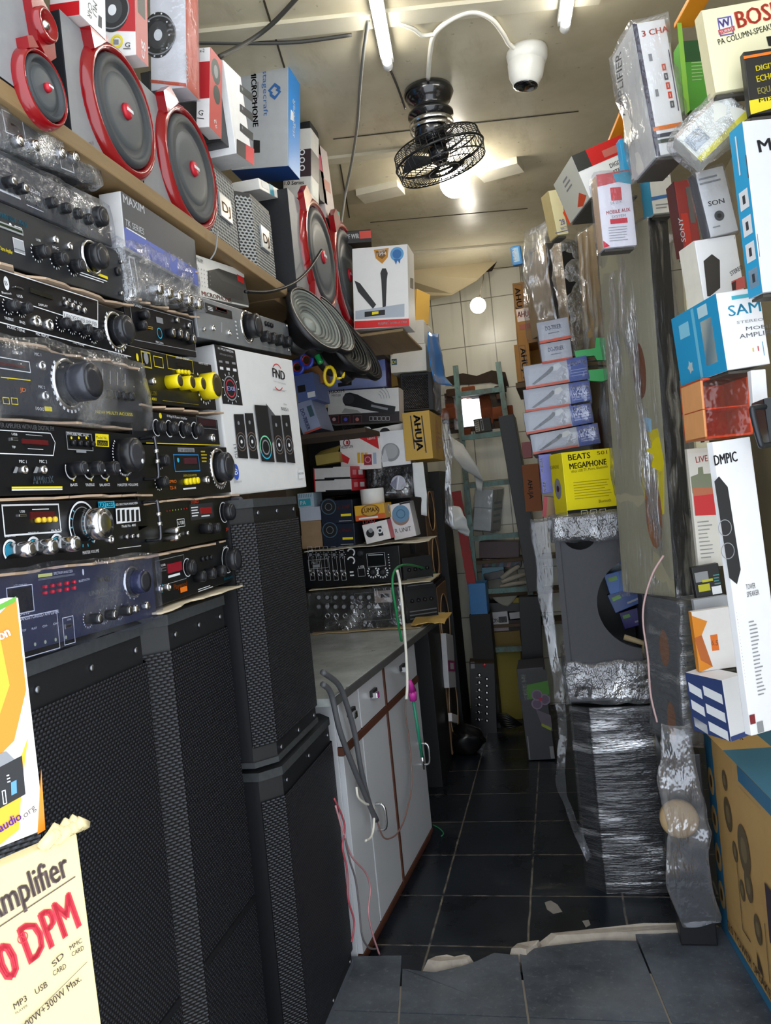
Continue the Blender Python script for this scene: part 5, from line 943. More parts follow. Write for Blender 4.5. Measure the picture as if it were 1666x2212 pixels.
fb('small_carton', 'brown carton under the short wooden board with part of a word printed', (782, 764), (838, 757), (780, 738), 3.7, card('a87a42'), .2)
# blue bag hanging from the white cartons
def sheet(name, label, cat, pts, mat, nu=10, nv=14, amp=.012, seed=1, thick=.0015, kind=None, group=None, f=6):
    """crumpled sheet through a grid of world points (rows of points)"""
    mb = MB(); R = len(pts) - 1; C_ = len(pts[0]) - 1; vs = []
    def smp(s, t):
        s *= R; t *= C_; i = min(int(s), R - 1); j = min(int(t), C_ - 1); s -= i; t -= j
        return (pts[i][j] * (1 - s) + pts[i + 1][j] * s) * (1 - t) + (pts[i][j + 1] * (1 - s) + pts[i + 1][j + 1] * s) * t
    for i in range(nv + 1):
        for j in range(nu + 1):
            p = smp(i / nv, j / nu); q = noise.noise_vector(p * f + V((seed * 5.1, 0, 0))) + .5 * noise.noise_vector(p * f * 2.5 + V((seed, 3, 0))); vs.append(p + V(q) * amp)
    W = nu + 1; fs = [(i * W + j, i * W + j + 1, (i + 1) * W + j + 1, (i + 1) * W + j) for i in range(nv) for j in range(nu)]
    mb.add(vs, fs, mat, True); o = mb.build(name)
    md = o.modifiers.new('thickness', 'SOLIDIFY'); md.thickness = thick; return tag(o, label, cat, group, kind)
def rowY(Y, *pp): return [onY(x, y, Y if not isinstance(Y, (list, tuple)) else Y[i]) for i, (x, y) in enumerate(pp)]
sheet('blue_bag', 'blue plastic sheet hanging over the white cartons beside the ladder', 'bag', [rowY((3.8, 4.0), (921, 716), (945, 722)), rowY((3.78, 4.0), (924, 760), (952, 765)), rowY((3.76, 4.0), (928, 805), (962, 815)), rowY((3.76, 4.0), (936, 824), (978, 836))], M('2a78c4', .25, 0, .15, 12), amp=.012, seed=3)
FILM2 = film('loose_film', .14, .6, (1, 1, .35), 16)
sheet('plastic_sheet', 'clear plastic hanging below the blue sheet', 'plastic', [rowY((3.7, 3.8), (930, 812), (962, 822)), rowY((3.68, 3.8), (932, 850), (966, 860)), rowY((3.7, 3.8), (944, 885), (958, 890))], film('drape_film', .06, .26, (1, 1, .4), 12), amp=.02, seed=4, f=10)
sheet('paper_strip', 'white paper strip hanging beside the glossy black microphone box', 'paper', [rowY(3.62, (891, 1000), (914, 998)), rowY(3.6, (896, 1072), (922, 1060)), rowY(3.6, (912, 1074), (923, 1068)), rowY(3.6, (911, 1112), (923, 1114))], M('cfd3d6', .5, 0, .08), amp=.004, seed=5)
# ---- grey blue microphone cartons at the back behind the big white carton
o, f = fb('microphone_box', 'grey blue microphone carton with vertical lettering in the dark corner behind the big white carton', (655, 940), (694, 925), (642, 872), 3.2, M('8d97b4', .45), .2); P = Pr(f); P.t('DO-70RIER', (648, 885), (664, 930), (656, 882), INK('3a4a8a'), .02); P.R(.1, 0, 1, .06, INK('c2523f')); P.R(.65, .45, .9, .8, INK('3f5a68')); P.build('printed_front', o)
o, f = fb('microphone_box', 'dark blue microphone carton lying above the grey blue one', (644, 870), (685, 862), (632, 812), 3.2, M('56689c', .45), .2); P = Pr(f); P.R(.1, .35, .5, .6, INKB); P.R(.55, .1, .95, .3, SIL); P.build('printed_front', o)
fb('small_carton', 'small brown carton behind the hanging yellow handle', (662, 836), (700, 826), (658, 797), 3.3, card('9a6a3c'), .12)
for z_, y0_, y1_, lb in ((onY(655, 940, 3.2).z, 3.15, 3.42, 'dark wooden ledge under the grey blue microphone cartons in the dark corner'), (onY(782, 764, 3.7).z, 3.68, 3.95, 'dark wooden ledge under the small brown carton below the short board')):
    mb = MB(); mb.box((LX + .005, y0_, z_ - .022), (-.72, y1_, z_ - .002), M('3a2a1c', .7), .002); tag(mb.build('ledge'), lb, 'shelf')
# wooden back panel of the corner
mb = MB(); mb.box((LX + .01, 2.95, .9), (-1.16, 3.4, 2.1), M('4a3826', .7, 0, .2, 10), .004); tag(mb.build('plywood'), 'dark brown plywood board under the far end of the shelf', 'panel')
# ---- speaker cones hanging under the shelf end
CN = M('8f948f', .5, 0, .12, 20)
def cone_driver(label, c, R, n, mat, Y):
    P = onY(c[0], c[1], Y); R = R * (Y / 1750); n = V(n).normalized(); root = bpy.data.objects.new('speaker_driver', None); COL.objects.link(root); root.location = P; tag(root, label, 'speaker cone', 'loose speaker cones under the shelf end')
    mb = MB(); mb.open_lathe((0, 0, 0), n, [(R, -.01), (R, .006), (R * .93, .008), (R * .9, .002)], BLK, 40); mb.open_lathe((0, 0, 0), n, [(R, -.008), (R * .8, -.03), (R * .5, -.075), (R * .46, -.12)], BLK, 28); mb.lathe(n * -.085, -n, [(R * .5, 0), (R * .5, .035), (0, .036)], M('2b2b2d', .4), 24); mb.build('frame_basket', root)
    pr = [(R * .92, .004)]
    for k in range(9): t = k / 9; pr += [(R * (.9 - .62 * t), .004 - .03 * t), (R * (.87 - .62 * t), -.005 - .03 * t)]
    mb = MB(); mb.open_lathe((0, 0, 0), n, pr + [(R * .24, -.03)], mat, 40); mb.build('paper_cone', root); mb = MB()
    for k in range(6): t = (k + .5) / 7; mb.open_lathe((0, 0, 0), n, [(R * (.9 - .62 * t), .006 - .03 * t), (R * (.885 - .62 * t), .0065 - .03 * t), (R * (.87 - .62 * t), .005 - .03 * t)], M('3f423f', .6), 40)  # thin dark rings paint the shade in the grooves between ribs
    mb.build('rib_shade_rings', root); mb = MB(); mb.lathe(n * -.032, n, [(R * .25, 0), (R * .2, .01), (0, .016)], mat, 20); mb.build('dust_cap', root); return root
cone_driver('grey ribbed paper cone speaker hanging foremost under the shelf end', (682, 690), 84, (.86, -.30, .40), CN, 2.55)
cone_driver('second grey paper cone speaker half hidden behind the foremost one', (712, 698), 80, (.86, -.26, .42), CN, 2.72)
cone_driver('black speaker frame hanging right of the grey cones', (752, 742), 78, (.88, -.24, .4), M('1a1b1c', .4), 2.85)
cone_driver('rearmost black speaker frame of the hanging row', (786, 768), 62, (.9, -.2, .4), M('202124', .4), 3.05)
# ---- scissors and screwdriver hanging
def loop(c, rx, ry, Y, n=18): return [onY(c[0] + rx * math.cos(2 * PI * k / n), c[1] + ry * math.sin(2 * PI * k / n), Y) for k in range(n)]
def hang_scissors(label, loops, blades, Y, mat, r, inner=None):
    root = bpy.data.objects.new('scissors', None); COL.objects.link(root); root.location = onY(loops[0][0], loops[0][1], Y); tag(root, label, 'scissors'); inv = -root.location
    for (cx, cy, rx, ry) in loops:
        mb = MB(); mb.tube([p + inv for p in loop((cx, cy), rx, ry, Y)], r, mat, 8, True)
        if inner: mb.tube([p + inv + V((0, .002, 0)) for p in loop((cx, cy), rx * .72, ry * .72, Y)], r * .6, inner, 6, True)
        mb.build('handle_loop', root)
    for a, b in blades: mb = MB(); A, B = onY(*a, Y) + inv, onY(*b, Y) + inv; mb.tube([A, (A + B) / 2, B], [.006, .005, .0015], mat if inner is None else M('9a9ca0', .3, 1), 6); mb.build('blade', root)
hang_scissors('blue and red handled scissors hanging in the dark corner', [(642, 793, 13, 14), (662, 778, 13, 15)], [((648, 778), (655, 750)), ((652, 772), (668, 748))], 2.75, M('2a3fa8', .35), .007, M('b03030', .4))
hang_scissors('yellow handled cutter hanging below the green screwdriver', [(712, 812, 11, 20)], [((722, 800), (728, 818)), ((728, 818), (740, 816)), ((740, 816), (745, 804)), ((704, 792), (716, 796))], 2.75, M('dcc01e', .35), .006)
root = bpy.data.objects.new('screwdriver', None); COL.objects.link(root); root.location = onY(685, 768, 2.75); tag(root, 'green handled screwdriver hanging above the yellow cutter', 'screwdriver'); A, B = onY(677, 752, 2.75) - root.location, onY(694, 786, 2.75) - root.location
mb = MB(); mb.lathe(A, B - A, [(.004, 0), (.011, .004), (.012, .03), (.010, .05), (.012, (B - A).length - .004), (.006, (B - A).length)], M('1e9a50', .2, 0, .1, 20, .5), 12); mb.build('handle', root); mb = MB(); mb.tube([A, A - (B - A) * .35], .003, CHROME, 8); mb.build('shaft', root)
# ================================================================== far end of the aisle
def bx(name, label, cat, bl, br, tl, d, mat, group=None, yaw=0, X=None, Y=None, rot=False, z0=None, mats=None):
    f = Fc(bl, br, tl, yaw, X=X, Y=Y, rot=rot)
    if z0 is not None: f.o.z = z0
    return box(name, label, cat, f, d, mat, group, .002, mats), f
TEAL = None
n = N('chipped_teal_paint'); a = n.noise(14, 5, n.stretch(1, 1, .4), .7); c = n.mix(n.ramp(a, .38, .62), lin('5f6a66'), lin('688f8c')); b = n.noise(30, 3); c = n.mix(n.math('MULTIPLY', n.ramp(b, .6, .7), .6), c, lin('4a4038')); n.prin(c, .5, .2); TEAL = n.m
lad = bpy.data.objects.new('ladder', None); COL.objects.link(lad); lad.location = (-.42, 5.05, 0); tag(lad, 'chipped teal painted metal ladder leaning on the tiled back wall', 'ladder'); inv = -lad.location
def ladp(x, y, Y): return onY(x, y, Y) + inv
tops = (onY(984, 790, 5.36), onY(1076, 782, 5.36)); bots = (onY(1040, 1396, 5.16), onY(1148, 1290, 5.18))
rails = []
for t_, b_ in zip(tops, bots):
    d_ = (b_ - t_); e_ = t_ + d_ * (t_.z / -d_.z); rails.append((t_, e_)); mb = MB()
    u = d_.normalized(); sx, sy = V((1, 0, 0)) * .017, V((0, 1, 0)) * .012
    vs = [p + inv + s for p in (t_, e_) for s in (-sx - sy, sx - sy, sx + sy, -sx + sy)]; mb.add(vs, [(0, 1, 2, 3), (7, 6, 5, 4)] + [(i, i + 4, (i + 1) % 4 + 4, (i + 1) % 4) for i in range(4)], TEAL); mb.build('rail', lad)
def onrail(r, z): a, b = rails[r]; t = (a.z - z) / (a.z - b.z); return a + (b - a) * t
for ya in (843, 940, 1046, 1160, 1274, 1396):
    z = onY(1050, ya, 5.28).z; A, B = onrail(0, z) + inv, onrail(1, z) + inv; mb = MB(); h = .016; s = .018
    vs = [p + V((0, sy, sz)) for p in (A, B) for sy, sz in ((-s, -h), (s, -h), (s, h), (-s, h))]; mb.add(vs, [(0, 1, 2, 3), (7, 6, 5, 4)] + [(i, i + 4, (i + 1) % 4 + 4, (i + 1) % 4) for i in range(4)], TEAL); mb.build('rung', lad)
o, f = bx('radio', 'small dark device with a pale front grille on the sill of the wall hole', 'radio', (1027, 936), (1063, 930), (1026, 906), .06, M('2a2b2c', .5), Y=5.44); P = Pr(f); P.R(.05, .1, .3, .9, M('b9b3a0', .4))
for k in range(5): P.R(.08, .16 + .15 * k, .27, .23 + .15 * k, INKB)
P.R(.4, .1, .55, .9, M('8a8a86', .4)); P.R(.44, .2, .51, .8, INKB); P.build('front_grille', o)
# black cabinets standing behind the counter
G3 = 'black speaker cabinets behind the counter'
WD = M('7a5c42', .7, 0, .3, 15)
def wood_cab(label, y0, y1, z0, z1, x=-.70, holes=2, fm=None):
    fc = Fc.raw((x, y0, z0), (0, 1, 0), (0, 0, 1), y1 - y0, z1 - z0); o = box('speaker_cabinet', label, 'speaker cabinet', fc, .5, M('17181b', .5, 0, .3, 50), G3); w, h = fc.w, fc.h
    if holes:
        mb = MB(); mb.box((.03, -.008, .02), (w - .03, 0, h - .02), WD, .003); bf = mb.build('wooden_baffle', o)
        for k in range(holes):
            zz = h * (k + .5) / holes; R = min(w * .38, h / holes * .42); mb = MB(); mb.open_lathe((w / 2, -.009, zz), (0, -1, 0), [(R * 1.03, 0), (R * 1.03, .004), (R, .004), (R * .98, -.012)], M('c0a07a', .6), 28); mb.lathe((w / 2, -.0085, zz), (0, -1, 0), [(R, 0), (0, .0002)], M('241a14', .7), 28); mb.build('woofer_opening', bf)
    return o, fc
wood_cab('tall black cabinet standing on the floor just behind the white counter', 4.02, 4.38, 0, .98, -.70, 0); wood_cab('black cabinet stacked on the tall black cabinet behind the counter', 4.02, 4.40, .983, 1.50, -.72, 0)
wood_cab('wooden fronted cabinet with two round openings, left of the red pole', 4.43, 4.86, 0, .98, -.71, 2); wood_cab('upper wooden fronted cabinet with round openings, left of the red pole', 4.43, 4.86, .983, 1.52, -.73, 2)
wood_cab('topmost black cabinet behind the yellow brown lettered carton', 4.05, 4.8, 1.523, 1.98, -.74, 0)
wood_cab('tall dark brown cabinet far back between the round opening cabinets and the ladder', 4.92, 5.3, 0, 1.62, -.69, 0)
fc = Fc((971, 1486), (986, 1484), (958, 1366), 90, X=-.675); o = box('light_box', 'long white tube light carton with a pink label leaning on the black cabinet', 'box', fc, .03, M('c9cbd2', .5)); P = Pr(fc); P.R(0, .3, 1, .5, INK('b0247c')); P.R(.3, .34, .8, .46, SIL); P.build('pink_label', o)
bx('paper_tag', 'small white and pink tag standing at the foot of the round opening cabinet', 'tag', (977, 1558), (990, 1562), (976, 1540), .02, M('d8d4d6', .5), X=-.665, yaw=90)
mb = MB(); A, B = onY(993, 1060, 5.03), onY(1019, 1262, 5.03); mb.box((-.028, 0, 0), (.028, .02, (A - B).length), M('9a1a1a', .5, 0, .2)); fcr = Fc.raw(B, V((1, 0, .11)), (A - B).normalized(), .05, 1); o = mb.build('red_board', None, fcr.mw()); tag(o, 'long narrow red board standing upright left of the ladder', 'board')
bx('blue_crate', 'blue plastic crate below the long red board', 'crate', (1017, 1328), (1054, 1326), (1009, 1262), .16, M('1f74b8', .35), Y=5.0)
cr_ = onY(1017, 1328, 5.0); mb = MB(); mb.box((cr_.x - .01, 5.0, 0), (cr_.x + .12, 5.16, cr_.z - .002), M('1c1a1c', .6), .003); tag(mb.build('dark_carton'), 'dark carton on the floor under the blue plastic crate', 'box')
# things on the shelf behind the ladder
G4 = 'goods on the rack behind the ladder'
mb = MB()
for z in (.60, .80, 1.02): mb.box((-.62, 5.25, z - .02), (.1, 5.485, z), M('5a4a38', .7), .002)
mb.box((-.62, 5.26, 0), (-.58, 5.48, 1.05), M('4a3c2e', .7)); mb.box((.06, 5.26, 0), (.1, 5.48, 1.05), M('4a3c2e', .7)); tag(mb.build('wall_rack'), 'low brown rack of goods standing behind the ladder', 'rack')
o, fc_, fr, d = cbox('white_carton', 'white carton in plastic film resting on the rack behind the ladder', 'box', (1060, 1148), (1066, 1058), (1022, 1142), (1092, 1160), M('c4cacb', .5), Y=5.27, yaw=-12, group=G4); P = Pr(fc_); P.line((1022, 1096), (1062, 1098), 1.5, GRY); P.build('tape_seam', o); P = Pr(fr); P.lines((1068, 1080), (1085, 1130), 4, INK('8aa0ae')); P.build('printed_side', o, fc_); wrap(o, fc_.w, d, fc_.h, film('thin_film', .05, .35, (1, 1, 1), 12), .006, .012, 51)
bx('maroon_box', 'dark maroon flat box tilted on the rack under the white carton', 'box', (1036, 1206), (1122, 1206), (1034, 1170), .17, M('3c141c', .4), G4, Y=5.31); 
o, f = bx('pattern_box', 'dark box with diagonal coloured stripes on the rack', 'box', (1042, 1224), (1126, 1226), (1041, 1207), .17, M('20262c', .4), G4, Y=5.30); P = Pr(f)
for k in range(5): P.poly([(f.w * (.05 + .19 * k), 0), (f.w * (.14 + .19 * k), 0), (f.w * (.2 + .19 * k), f.h), (f.w * (.11 + .19 * k), f.h)], (INK('7a4a5a'), INK('3f6f6a'), INK('4a6a8a'), INK('8a5a5a'), INK('4a5a7a'))[k])
P.build('striped_print', o)
bx('blue_packet', 'pale blue packet lying on the rack under the striped box', 'packet', (1042, 1252), (1090, 1250), (1041, 1226), .16, M('4f7f98', .4), G4, Y=5.285)
bx('black_case', 'rounded black case lying in front of the pale blue packet', 'case', (1048, 1256), (1092, 1246), (1046, 1240), .1, M('111316', .3), G4, Y=5.27)
for i, (a, b, lb) in enumerate((((1083, 1250), (1122, 1222), 'upper roll of folded paper on the rack'), ((1084, 1258), (1136, 1240), 'middle roll of folded paper on the rack'), ((1080, 1268), (1138, 1258), 'lower roll of folded paper on the rack'))):
    A, B = onY(*a, 5.262), onY(*b, 5.29); mb = MB(); mb.tube([A, (A + B) / 2 + V((0, 0, .004)), B], .016, M('b3ada0', .7, 0, .1), 8); tag(mb.build('paper_roll'), lb + ' behind the ladder', 'paper', G4)
sheet('newspaper', 'folded newspaper hanging off the rack below the paper rolls', 'newspaper', [rowY(5.262, (1062, 1288), (1118, 1284)), rowY(5.255, (1070, 1298), (1108, 1298)), rowY(5.255, (1086, 1308), (1096, 1310))], M('a9a498', .7, 0, .15), amp=.008, seed=6, nu=6, nv=6)
bx('yellow_booklet', 'yellow booklet beside the folded newspaper', 'booklet', (1108, 1306), (1136, 1304), (1107, 1292), .1, M('b09a2a', .5), G4, Y=5.28)
bx('black_box', 'black flat box above the white numbered carton on the rack', 'box', (1046, 1322), (1138, 1321), (1045, 1303), .17, M('19181a', .4), G4, Y=5.275)
o, f = bx('white_box', 'white flat carton with black letters and numbers low on the rack', 'box', (1044, 1357), (1100, 1352), (1042, 1325), .17, M('bcbdc4', .5), G4, Y=5.268); P = Pr(f); P.T('MCON', .15, .3, .62, .3, INKB, .01); P.R(.64, .26, .95, .66, INKB); P.T('6-7', .68, .32, .92, .28, SIL, .01); P.build('printed_front', o)
bx('white_box', 'white flat carton to the right of the numbered one on the rack', 'box', (1102, 1338), (1138, 1334), (1101, 1324), .17, M('b0b1b8', .5), G4, Y=5.27)
bx('red_box', 'thin red and white carton under the numbered white carton', 'box', (1046, 1366), (1100, 1362), (1045, 1357), .17, M('a89aa0', .5), G4, Y=5.268)
bx('dark_box', 'dark red carton with faint print low behind the ladder', 'box', (1100, 1374), (1134, 1372), (1099, 1340), .17, M('2a1d1e', .5), G4, Y=5.275)
bx('brown_carton', 'brown carton on the floor behind the ladder foot', 'box', (1052, 1410), (1128, 1404), (1050, 1368), .2, card('7d6a3c'), G4, Y=5.262)
bx('brown_carton', 'large mustard brown carton on the floor between the black mixer and the grey fan carton', 'box', (1068, 1590), (1130, 1592), (1056, 1404), .2, card('8c7f36'), G4, Y=5.19)
# standing black mixer
fc = Fc((1018, 1564), (1072, 1560), (1012, 1412), 4, Y=4.9, rot=True); fc.o.z = .002; a = Amp('long black mixer standing on its end on the floor, red button on top', fc, .12, M('121214', .35), group='mixers on the floor', name='mixer', cat='mixer'); P = a.pr
a.button((1047, 1436), 4, M('c81a2a', .3), 'power_button'); P.r((1017, 1430), (1026, 1444), GRY)
for k in range(7): a.knob((1036 - .2 * k, 1458 + k * 16), 4, .012, KN, CHROME); a.knob((1052, 1466 + k * 15), 3.4, .012, KN, CHROME); P.lines((1028, 1462 + k * 15), (1044, 1465 + k * 15), 1, GRY)
a.done(); mb = MB(); mb.box((.0, -.01, fc.h), (fc.w, .12, fc.h + .006), M('3a2c20', .8)); mb.build('dusty_top', a.root)
# grey fan carton
o, f = bx('fan_carton', 'grey and green carton with purple fan picture and vertical white lettering, standing on the floor', 'box', (1142, 1643), (1201, 1648), (1116, 1446), .24, M('3d3e44', .4), None, Y=4.38, rot=True); f.o.z = max(f.o.z, 0); P = Pr(f); P.q([(1118, 1452), (1180, 1446), (1186, 1490), (1122, 1510)], INK('3a3d40')); P.q([(1136, 1480), (1184, 1470), (1188, 1500), (1140, 1512)], INK('4a8a2e')); P.t('BM SERIES', (1126, 1458), (1133, 1512), (1136, 1456), SIL, .02)
for k in range(3): t = 2 * PI * k / 3; P.c((1166 + 11 * math.cos(t), 1511 + 11 * math.sin(t)), 12, INK('8a7a92')); P.c((1166 + 11 * math.cos(t), 1511 + 11 * math.sin(t)), 9, INK('6a5a74'))
P.c((1168, 1510), 4, INK('c03050')); P.q([(1158, 1532), (1190, 1545), (1194, 1580), (1168, 1560)], INK('6b6470')); P.q([(1170, 1562), (1192, 1572), (1190, 1578), (1170, 1568)], INK('9aa83a')); P.r((1187, 1612), (1199, 1638), GRY); P.line((1140, 1590), (1145, 1640), 2, GRY); P.build('printed_front', o)
bx('black_board', 'black board leaning in the gap beside the ladder above the grey fan carton', 'board', (1139, 1595), (1184, 1595), (1124, 1290), .08, M('15161a', .5), None, Y=4.7)
mb = MB(); c = onZ(1096, 1556, .06); 
for k in range(7): mb.tube([c + V((-.1 + .012 * k, -.03, .05 - .012 * k)), c + V((0, -.05, .055 - .015 * k)), c + V((.09, -.03, -.02))], .006, BLK, 6)
tag(mb.build('cable_coil'), 'dark coil of cable in front of the mustard brown carton', 'cable')
bg_ = onY(1000, 1585, 4.5); mb = MB(); bm = bmesh.new(); bmesh.ops.create_icosphere(bm, subdivisions=3, radius=.1)
for v in bm.verts: v.co = V((v.co.x * 1.3, v.co.y * .9, v.co.z * .8)) + V(noise.noise_vector(v.co * 14)) * .03
mb.bm(bm, M('0d0e11', .25, 0, .2), True); o = mb.build('black_bag'); o.location = (bg_.x, 4.55, .075); tag(o, 'shiny black plastic bag on the floor at the foot of the black mixer', 'bag')
# white plastic bags
BAGW = M('cfd2d2', .35, 0, .08, 12)
sheet('white_bag', 'white plastic bag hanging on the left rail of the ladder', 'bag', [rowY(4.97, (972, 942), (1003, 962)), rowY(4.94, (976, 985), (1028, 1000)), rowY(4.95, (1000, 1012), (1044, 1034)), rowY(4.98, (1024, 1022), (1042, 1040)), rowY(4.98, (1030, 1060), (1040, 1062))], BAGW, amp=.014, seed=7)
sheet('white_bag', 'crumpled white plastic bag hanging over the red board', 'bag', [rowY(4.4, (966, 1095), (990, 1092)), rowY(4.36, (970, 1120), (1004, 1112)), rowY(4.38, (982, 1140), (1010, 1138)), rowY(4.4, (996, 1152), (1015, 1160))], BAGW, amp=.022, seed=8, f=9)
FW = film('stretch_wrap', .16, .75, (.35, .35, 2.2), 18)
sheet('plastic_sheet', 'dull clear plastic hanging along the black cabinets behind the counter', 'plastic', [rowY(4.0, (950, 885), (972, 890)), rowY(3.98, (958, 960), (978, 965)), rowY(3.98, (962, 1060), (974, 1064)), rowY(4.0, (960, 1130), (982, 1150))], film('drape_film', .06, .26, (1, 1, .4), 12), amp=.012, seed=9, f=9)
# ================================================================== right side
G5 = 'cartons at the far right end'
# brown lettered cartons
o, f = bx('amplifier_carton', 'tall brown carton with vertical lettering near the ceiling at the far right', 'box', (1124, 822), (1178, 816), (1093, 614), .25, card('a8783c'), G5, Y=4.6); P = Pr(f); P.t('AHUJA', (1112, 622), (1120, 684), (1124, 620), INK('4a3a30'), .03); P.frame((1108, 616), (1133, 686), .003, INK('6a4a2c')); P.build('printed_front', o)
o, f = bx('amplifier_carton', 'brown carton with a white top label lettered in red, in the far right pile', 'box', (1121, 745), (1162, 738), (1112, 668), .25, card('a8783c'), G5, Y=4.3); P = Pr(f); P.r((1115, 669), (1152, 690), M('e0d0c8', .5)); P.t('AHUJA', (1118, 686), (1154, 682), (1118, 673), INK('c0504a'), .03); P.r((1122, 702), (1152, 708), INK('a04a2a')); P.build('printed_front', o)
o, f = bx('amplifier_carton', 'brown carton with vertical lettering just above the microphone boxes at the far right', 'box', (1118, 826), (1150, 822), (1103, 746), .25, card('a4763a'), G5, Y=4.3); P = Pr(f); P.t('AHUJA', (1124, 752), (1131, 818), (1137, 750), INK('4a3a30'), .03); P.frame((1120, 747), (1142, 822), .003, INK('6a4a2c')); P.build('printed_front', o)
zb_ = onY(1118, 826, 4.3); mb = MB(); mb.box((zb_.x - .01, 4.3, zb_.z - .03), (RX - .002, 4.9, zb_.z - .002), M('5a4630', .7), .002); tag(mb.build('shelf_board'), 'wooden shelf under the brown lettered cartons at the far right', 'shelf')
bx('black_cabinet', 'tall narrow black cabinet beside the right ladder rail', 'cabinet', (1142, 1280), (1176, 1275), (1104, 895), .3, M('17181c', .45), G5, Y=4.75)
o, f = bx('amplifier_carton', 'small reddish brown carton behind the yellow megaphone box', 'box', (1136, 1106), (1172, 1103), (1122, 1005), .2, card('8a5230'), G5, Y=4.2); P = Pr(f); P.t('AHUJA', (1140, 1036), (1144, 1078), (1150, 1034), INK('4a2a20'), .02); P.build('printed_front', o)
bx('small_carton', 'small red and white carton in the gap left of the microphone boxes', 'box', (1130, 990), (1150, 988), (1126, 956), .1, M('8a4a50', .5), G5, Y=4.2)
mb = MB(); fc = Fc((1108, 574), (1130, 569), (1103, 533), -4, Y=4.1); o = box('charger_packet', 'blue packet with white vertical lettering hanging near the ceiling', 'packet', fc, .03, M('2f7fc0', .35), None, .006); P = Pr(fc); P.R(.3, .15, .75, .88, INK('8ab8dc')); P.t('ERISIN', (1120, 564), (1115, 537), (1110, 564), SIL, .01); P.build('label', o)
# microphone boxes piled on the open cabinet
G6 = 'microphone boxes in the right pile'; YS = 3.3
GRB = M('a9adb8', .4, 0, .06); BLU2 = M('3d55a0', .4, 0, .1)
def micbox(label, eb, et, a, b, kind, Y=YS):
    o, fc_, fl, d = cbox('microphone_box', label, 'box', eb, et, a, b, GRB, Y=Y, side='L', group=G6, bev=.001)
    P = Pr(fc_)
    if kind == 0: P.R(0, 0, 1, .13, INK('d8552f')); P.T('DO-70RIER', .25, .55, .75, .22, INK('5a64b0'), .01); P.R(.32, .38, .66, .42, INK('6a6a80'))
    else:
        P.R(0, 0, .68, .11, INK('d8654a')); P.R(.69, 0, 1, 1, INK('3b52a0')); P.T('DO-70', .74, .68, .98, .16, SIL, .01)
        for k in range(3): P.R(.73, .22 + k * .12, .98, .25 + k * .12, INK('8a98c8'))
        P.poly([(fc_.w * x, fc_.h * y) for x, y in ((.1, .18), (.14, .14), (.4, .5), (.5, .72), (.44, .8), (.36, .62))], M('5e6268', .4)); P.poly([(fc_.w * x, fc_.h * y) for x, y in ((.46, .6), (.52, .58), (.6, .75), (.57, .9), (.48, .85))], INK('c8ccd0'))
    P.build('printed_front', o, None); P = Pr(fl); P.R(0, 0, 1, 1, INK('6d82b4')); P.R(0, 0, 1, .1, INK('c8655a')); P.build('printed_side', o, fc_)
    wrap(o, fc_.w, d, fc_.h, film('thin_film', .05, .35, (1, 1, 1), 12), .0015, .002, int(eb[1]))
micbox('topmost grey microphone box of the right pile, plain front', (1166, 743), (1159, 698), (1234, 731), (1146, 760), 0)
micbox('second grey microphone box of the right pile, plain front', (1172, 787), (1166, 744), (1238, 776), (1150, 790), 0)
micbox('third box of the right pile, grey microphone picture and blue end', (1137, 841), (1130, 792), (1273, 812), (1129, 838), 1)
micbox('fourth box of the right pile, grey microphone picture and blue end', (1136, 891), (1130, 843), (1278, 862), (1129, 888), 1)
micbox('fifth box of the right pile, grey microphone picture and blue end', (1138, 939), (1130, 893), (1283, 912), (1130, 936), 1)
micbox('lowest lying box of the right pile, grey microphone picture and blue end', (1152, 982), (1145, 940), (1297, 953), (1144, 980), 1)
o, fc_, fl, d = cbox('microphone_box', 'microphone box standing upright left of the yellow megaphone box', 'box', (1172, 1066), (1163, 983), (1200, 1064), (1160, 1072), INK('6a6fc0'), Y=3.22, side='L', group=G6); P = Pr(fc_); P.t('M-80XL', (1176, 1020), (1171, 988), (1170, 1021), SIL, .02); P.t('RIER', (1181, 1062), (1178, 1038), (1175, 1063), SIL, .02); P.build('printed_front', o); P = Pr(fl); P.R(0, 0, 1, 1, INK('a9a9b8')); P.build('printed_side', o, fc_)
o, f = bx('small_carton', 'small red and gold carton under the upright microphone box', 'box', (1172, 1116), (1206, 1118), (1166, 1072), .1, M('8a6a3a', .4), G6, Y=3.21); P = Pr(f); P.R(0, 0, .25, 1, INK('a8202c')); P.build('printed_front', o)
o, fc_, fl, d = cbox('megaphone_carton', 'bright yellow megaphone carton with black lettering standing on the wrapped open cabinet', 'box', (1227, 1117), (1213, 978), (1337, 1106), (1198, 1092), M('efe012', .4, 0, .04), Y=3.02, yaw=22, side='L'); P = Pr(fc_)
P.q([(1226, 1103), (1336, 1092), (1338, 1106), (1228, 1118)], INKB); P.t('BEATS', (1228, 995), (1276, 989), (1226, 982), INK('3a3410'), .015); P.t('501', (1290, 983), (1312, 980), (1289, 975), INK('a07a1a'), .01); P.t('MEGAPHONE', (1231, 1014), (1311, 1003), (1230, 1001), INKB, .02); P.t('With USB TF, Micro, Bluetooth', (1234, 1022), (1313, 1010), (1233, 1016), INK('5a5010')); P.lines((1238, 1040), (1322, 1072), 7, INK('a8980c'), .25, .5); P.t('Bluetooth', (1294, 1086), (1320, 1083), (1294, 1079), INK('5a5010'))
for k in range(3): P.frame((1255 + k * 20, 1103 - k * 1.5), (1270 + k * 20, 1117 - k * 1.5), .0018, SIL); P.r((1259 + k * 20, 1107 - k * 1.5), (1266 + k * 20, 1113 - k * 1.5), GRY)
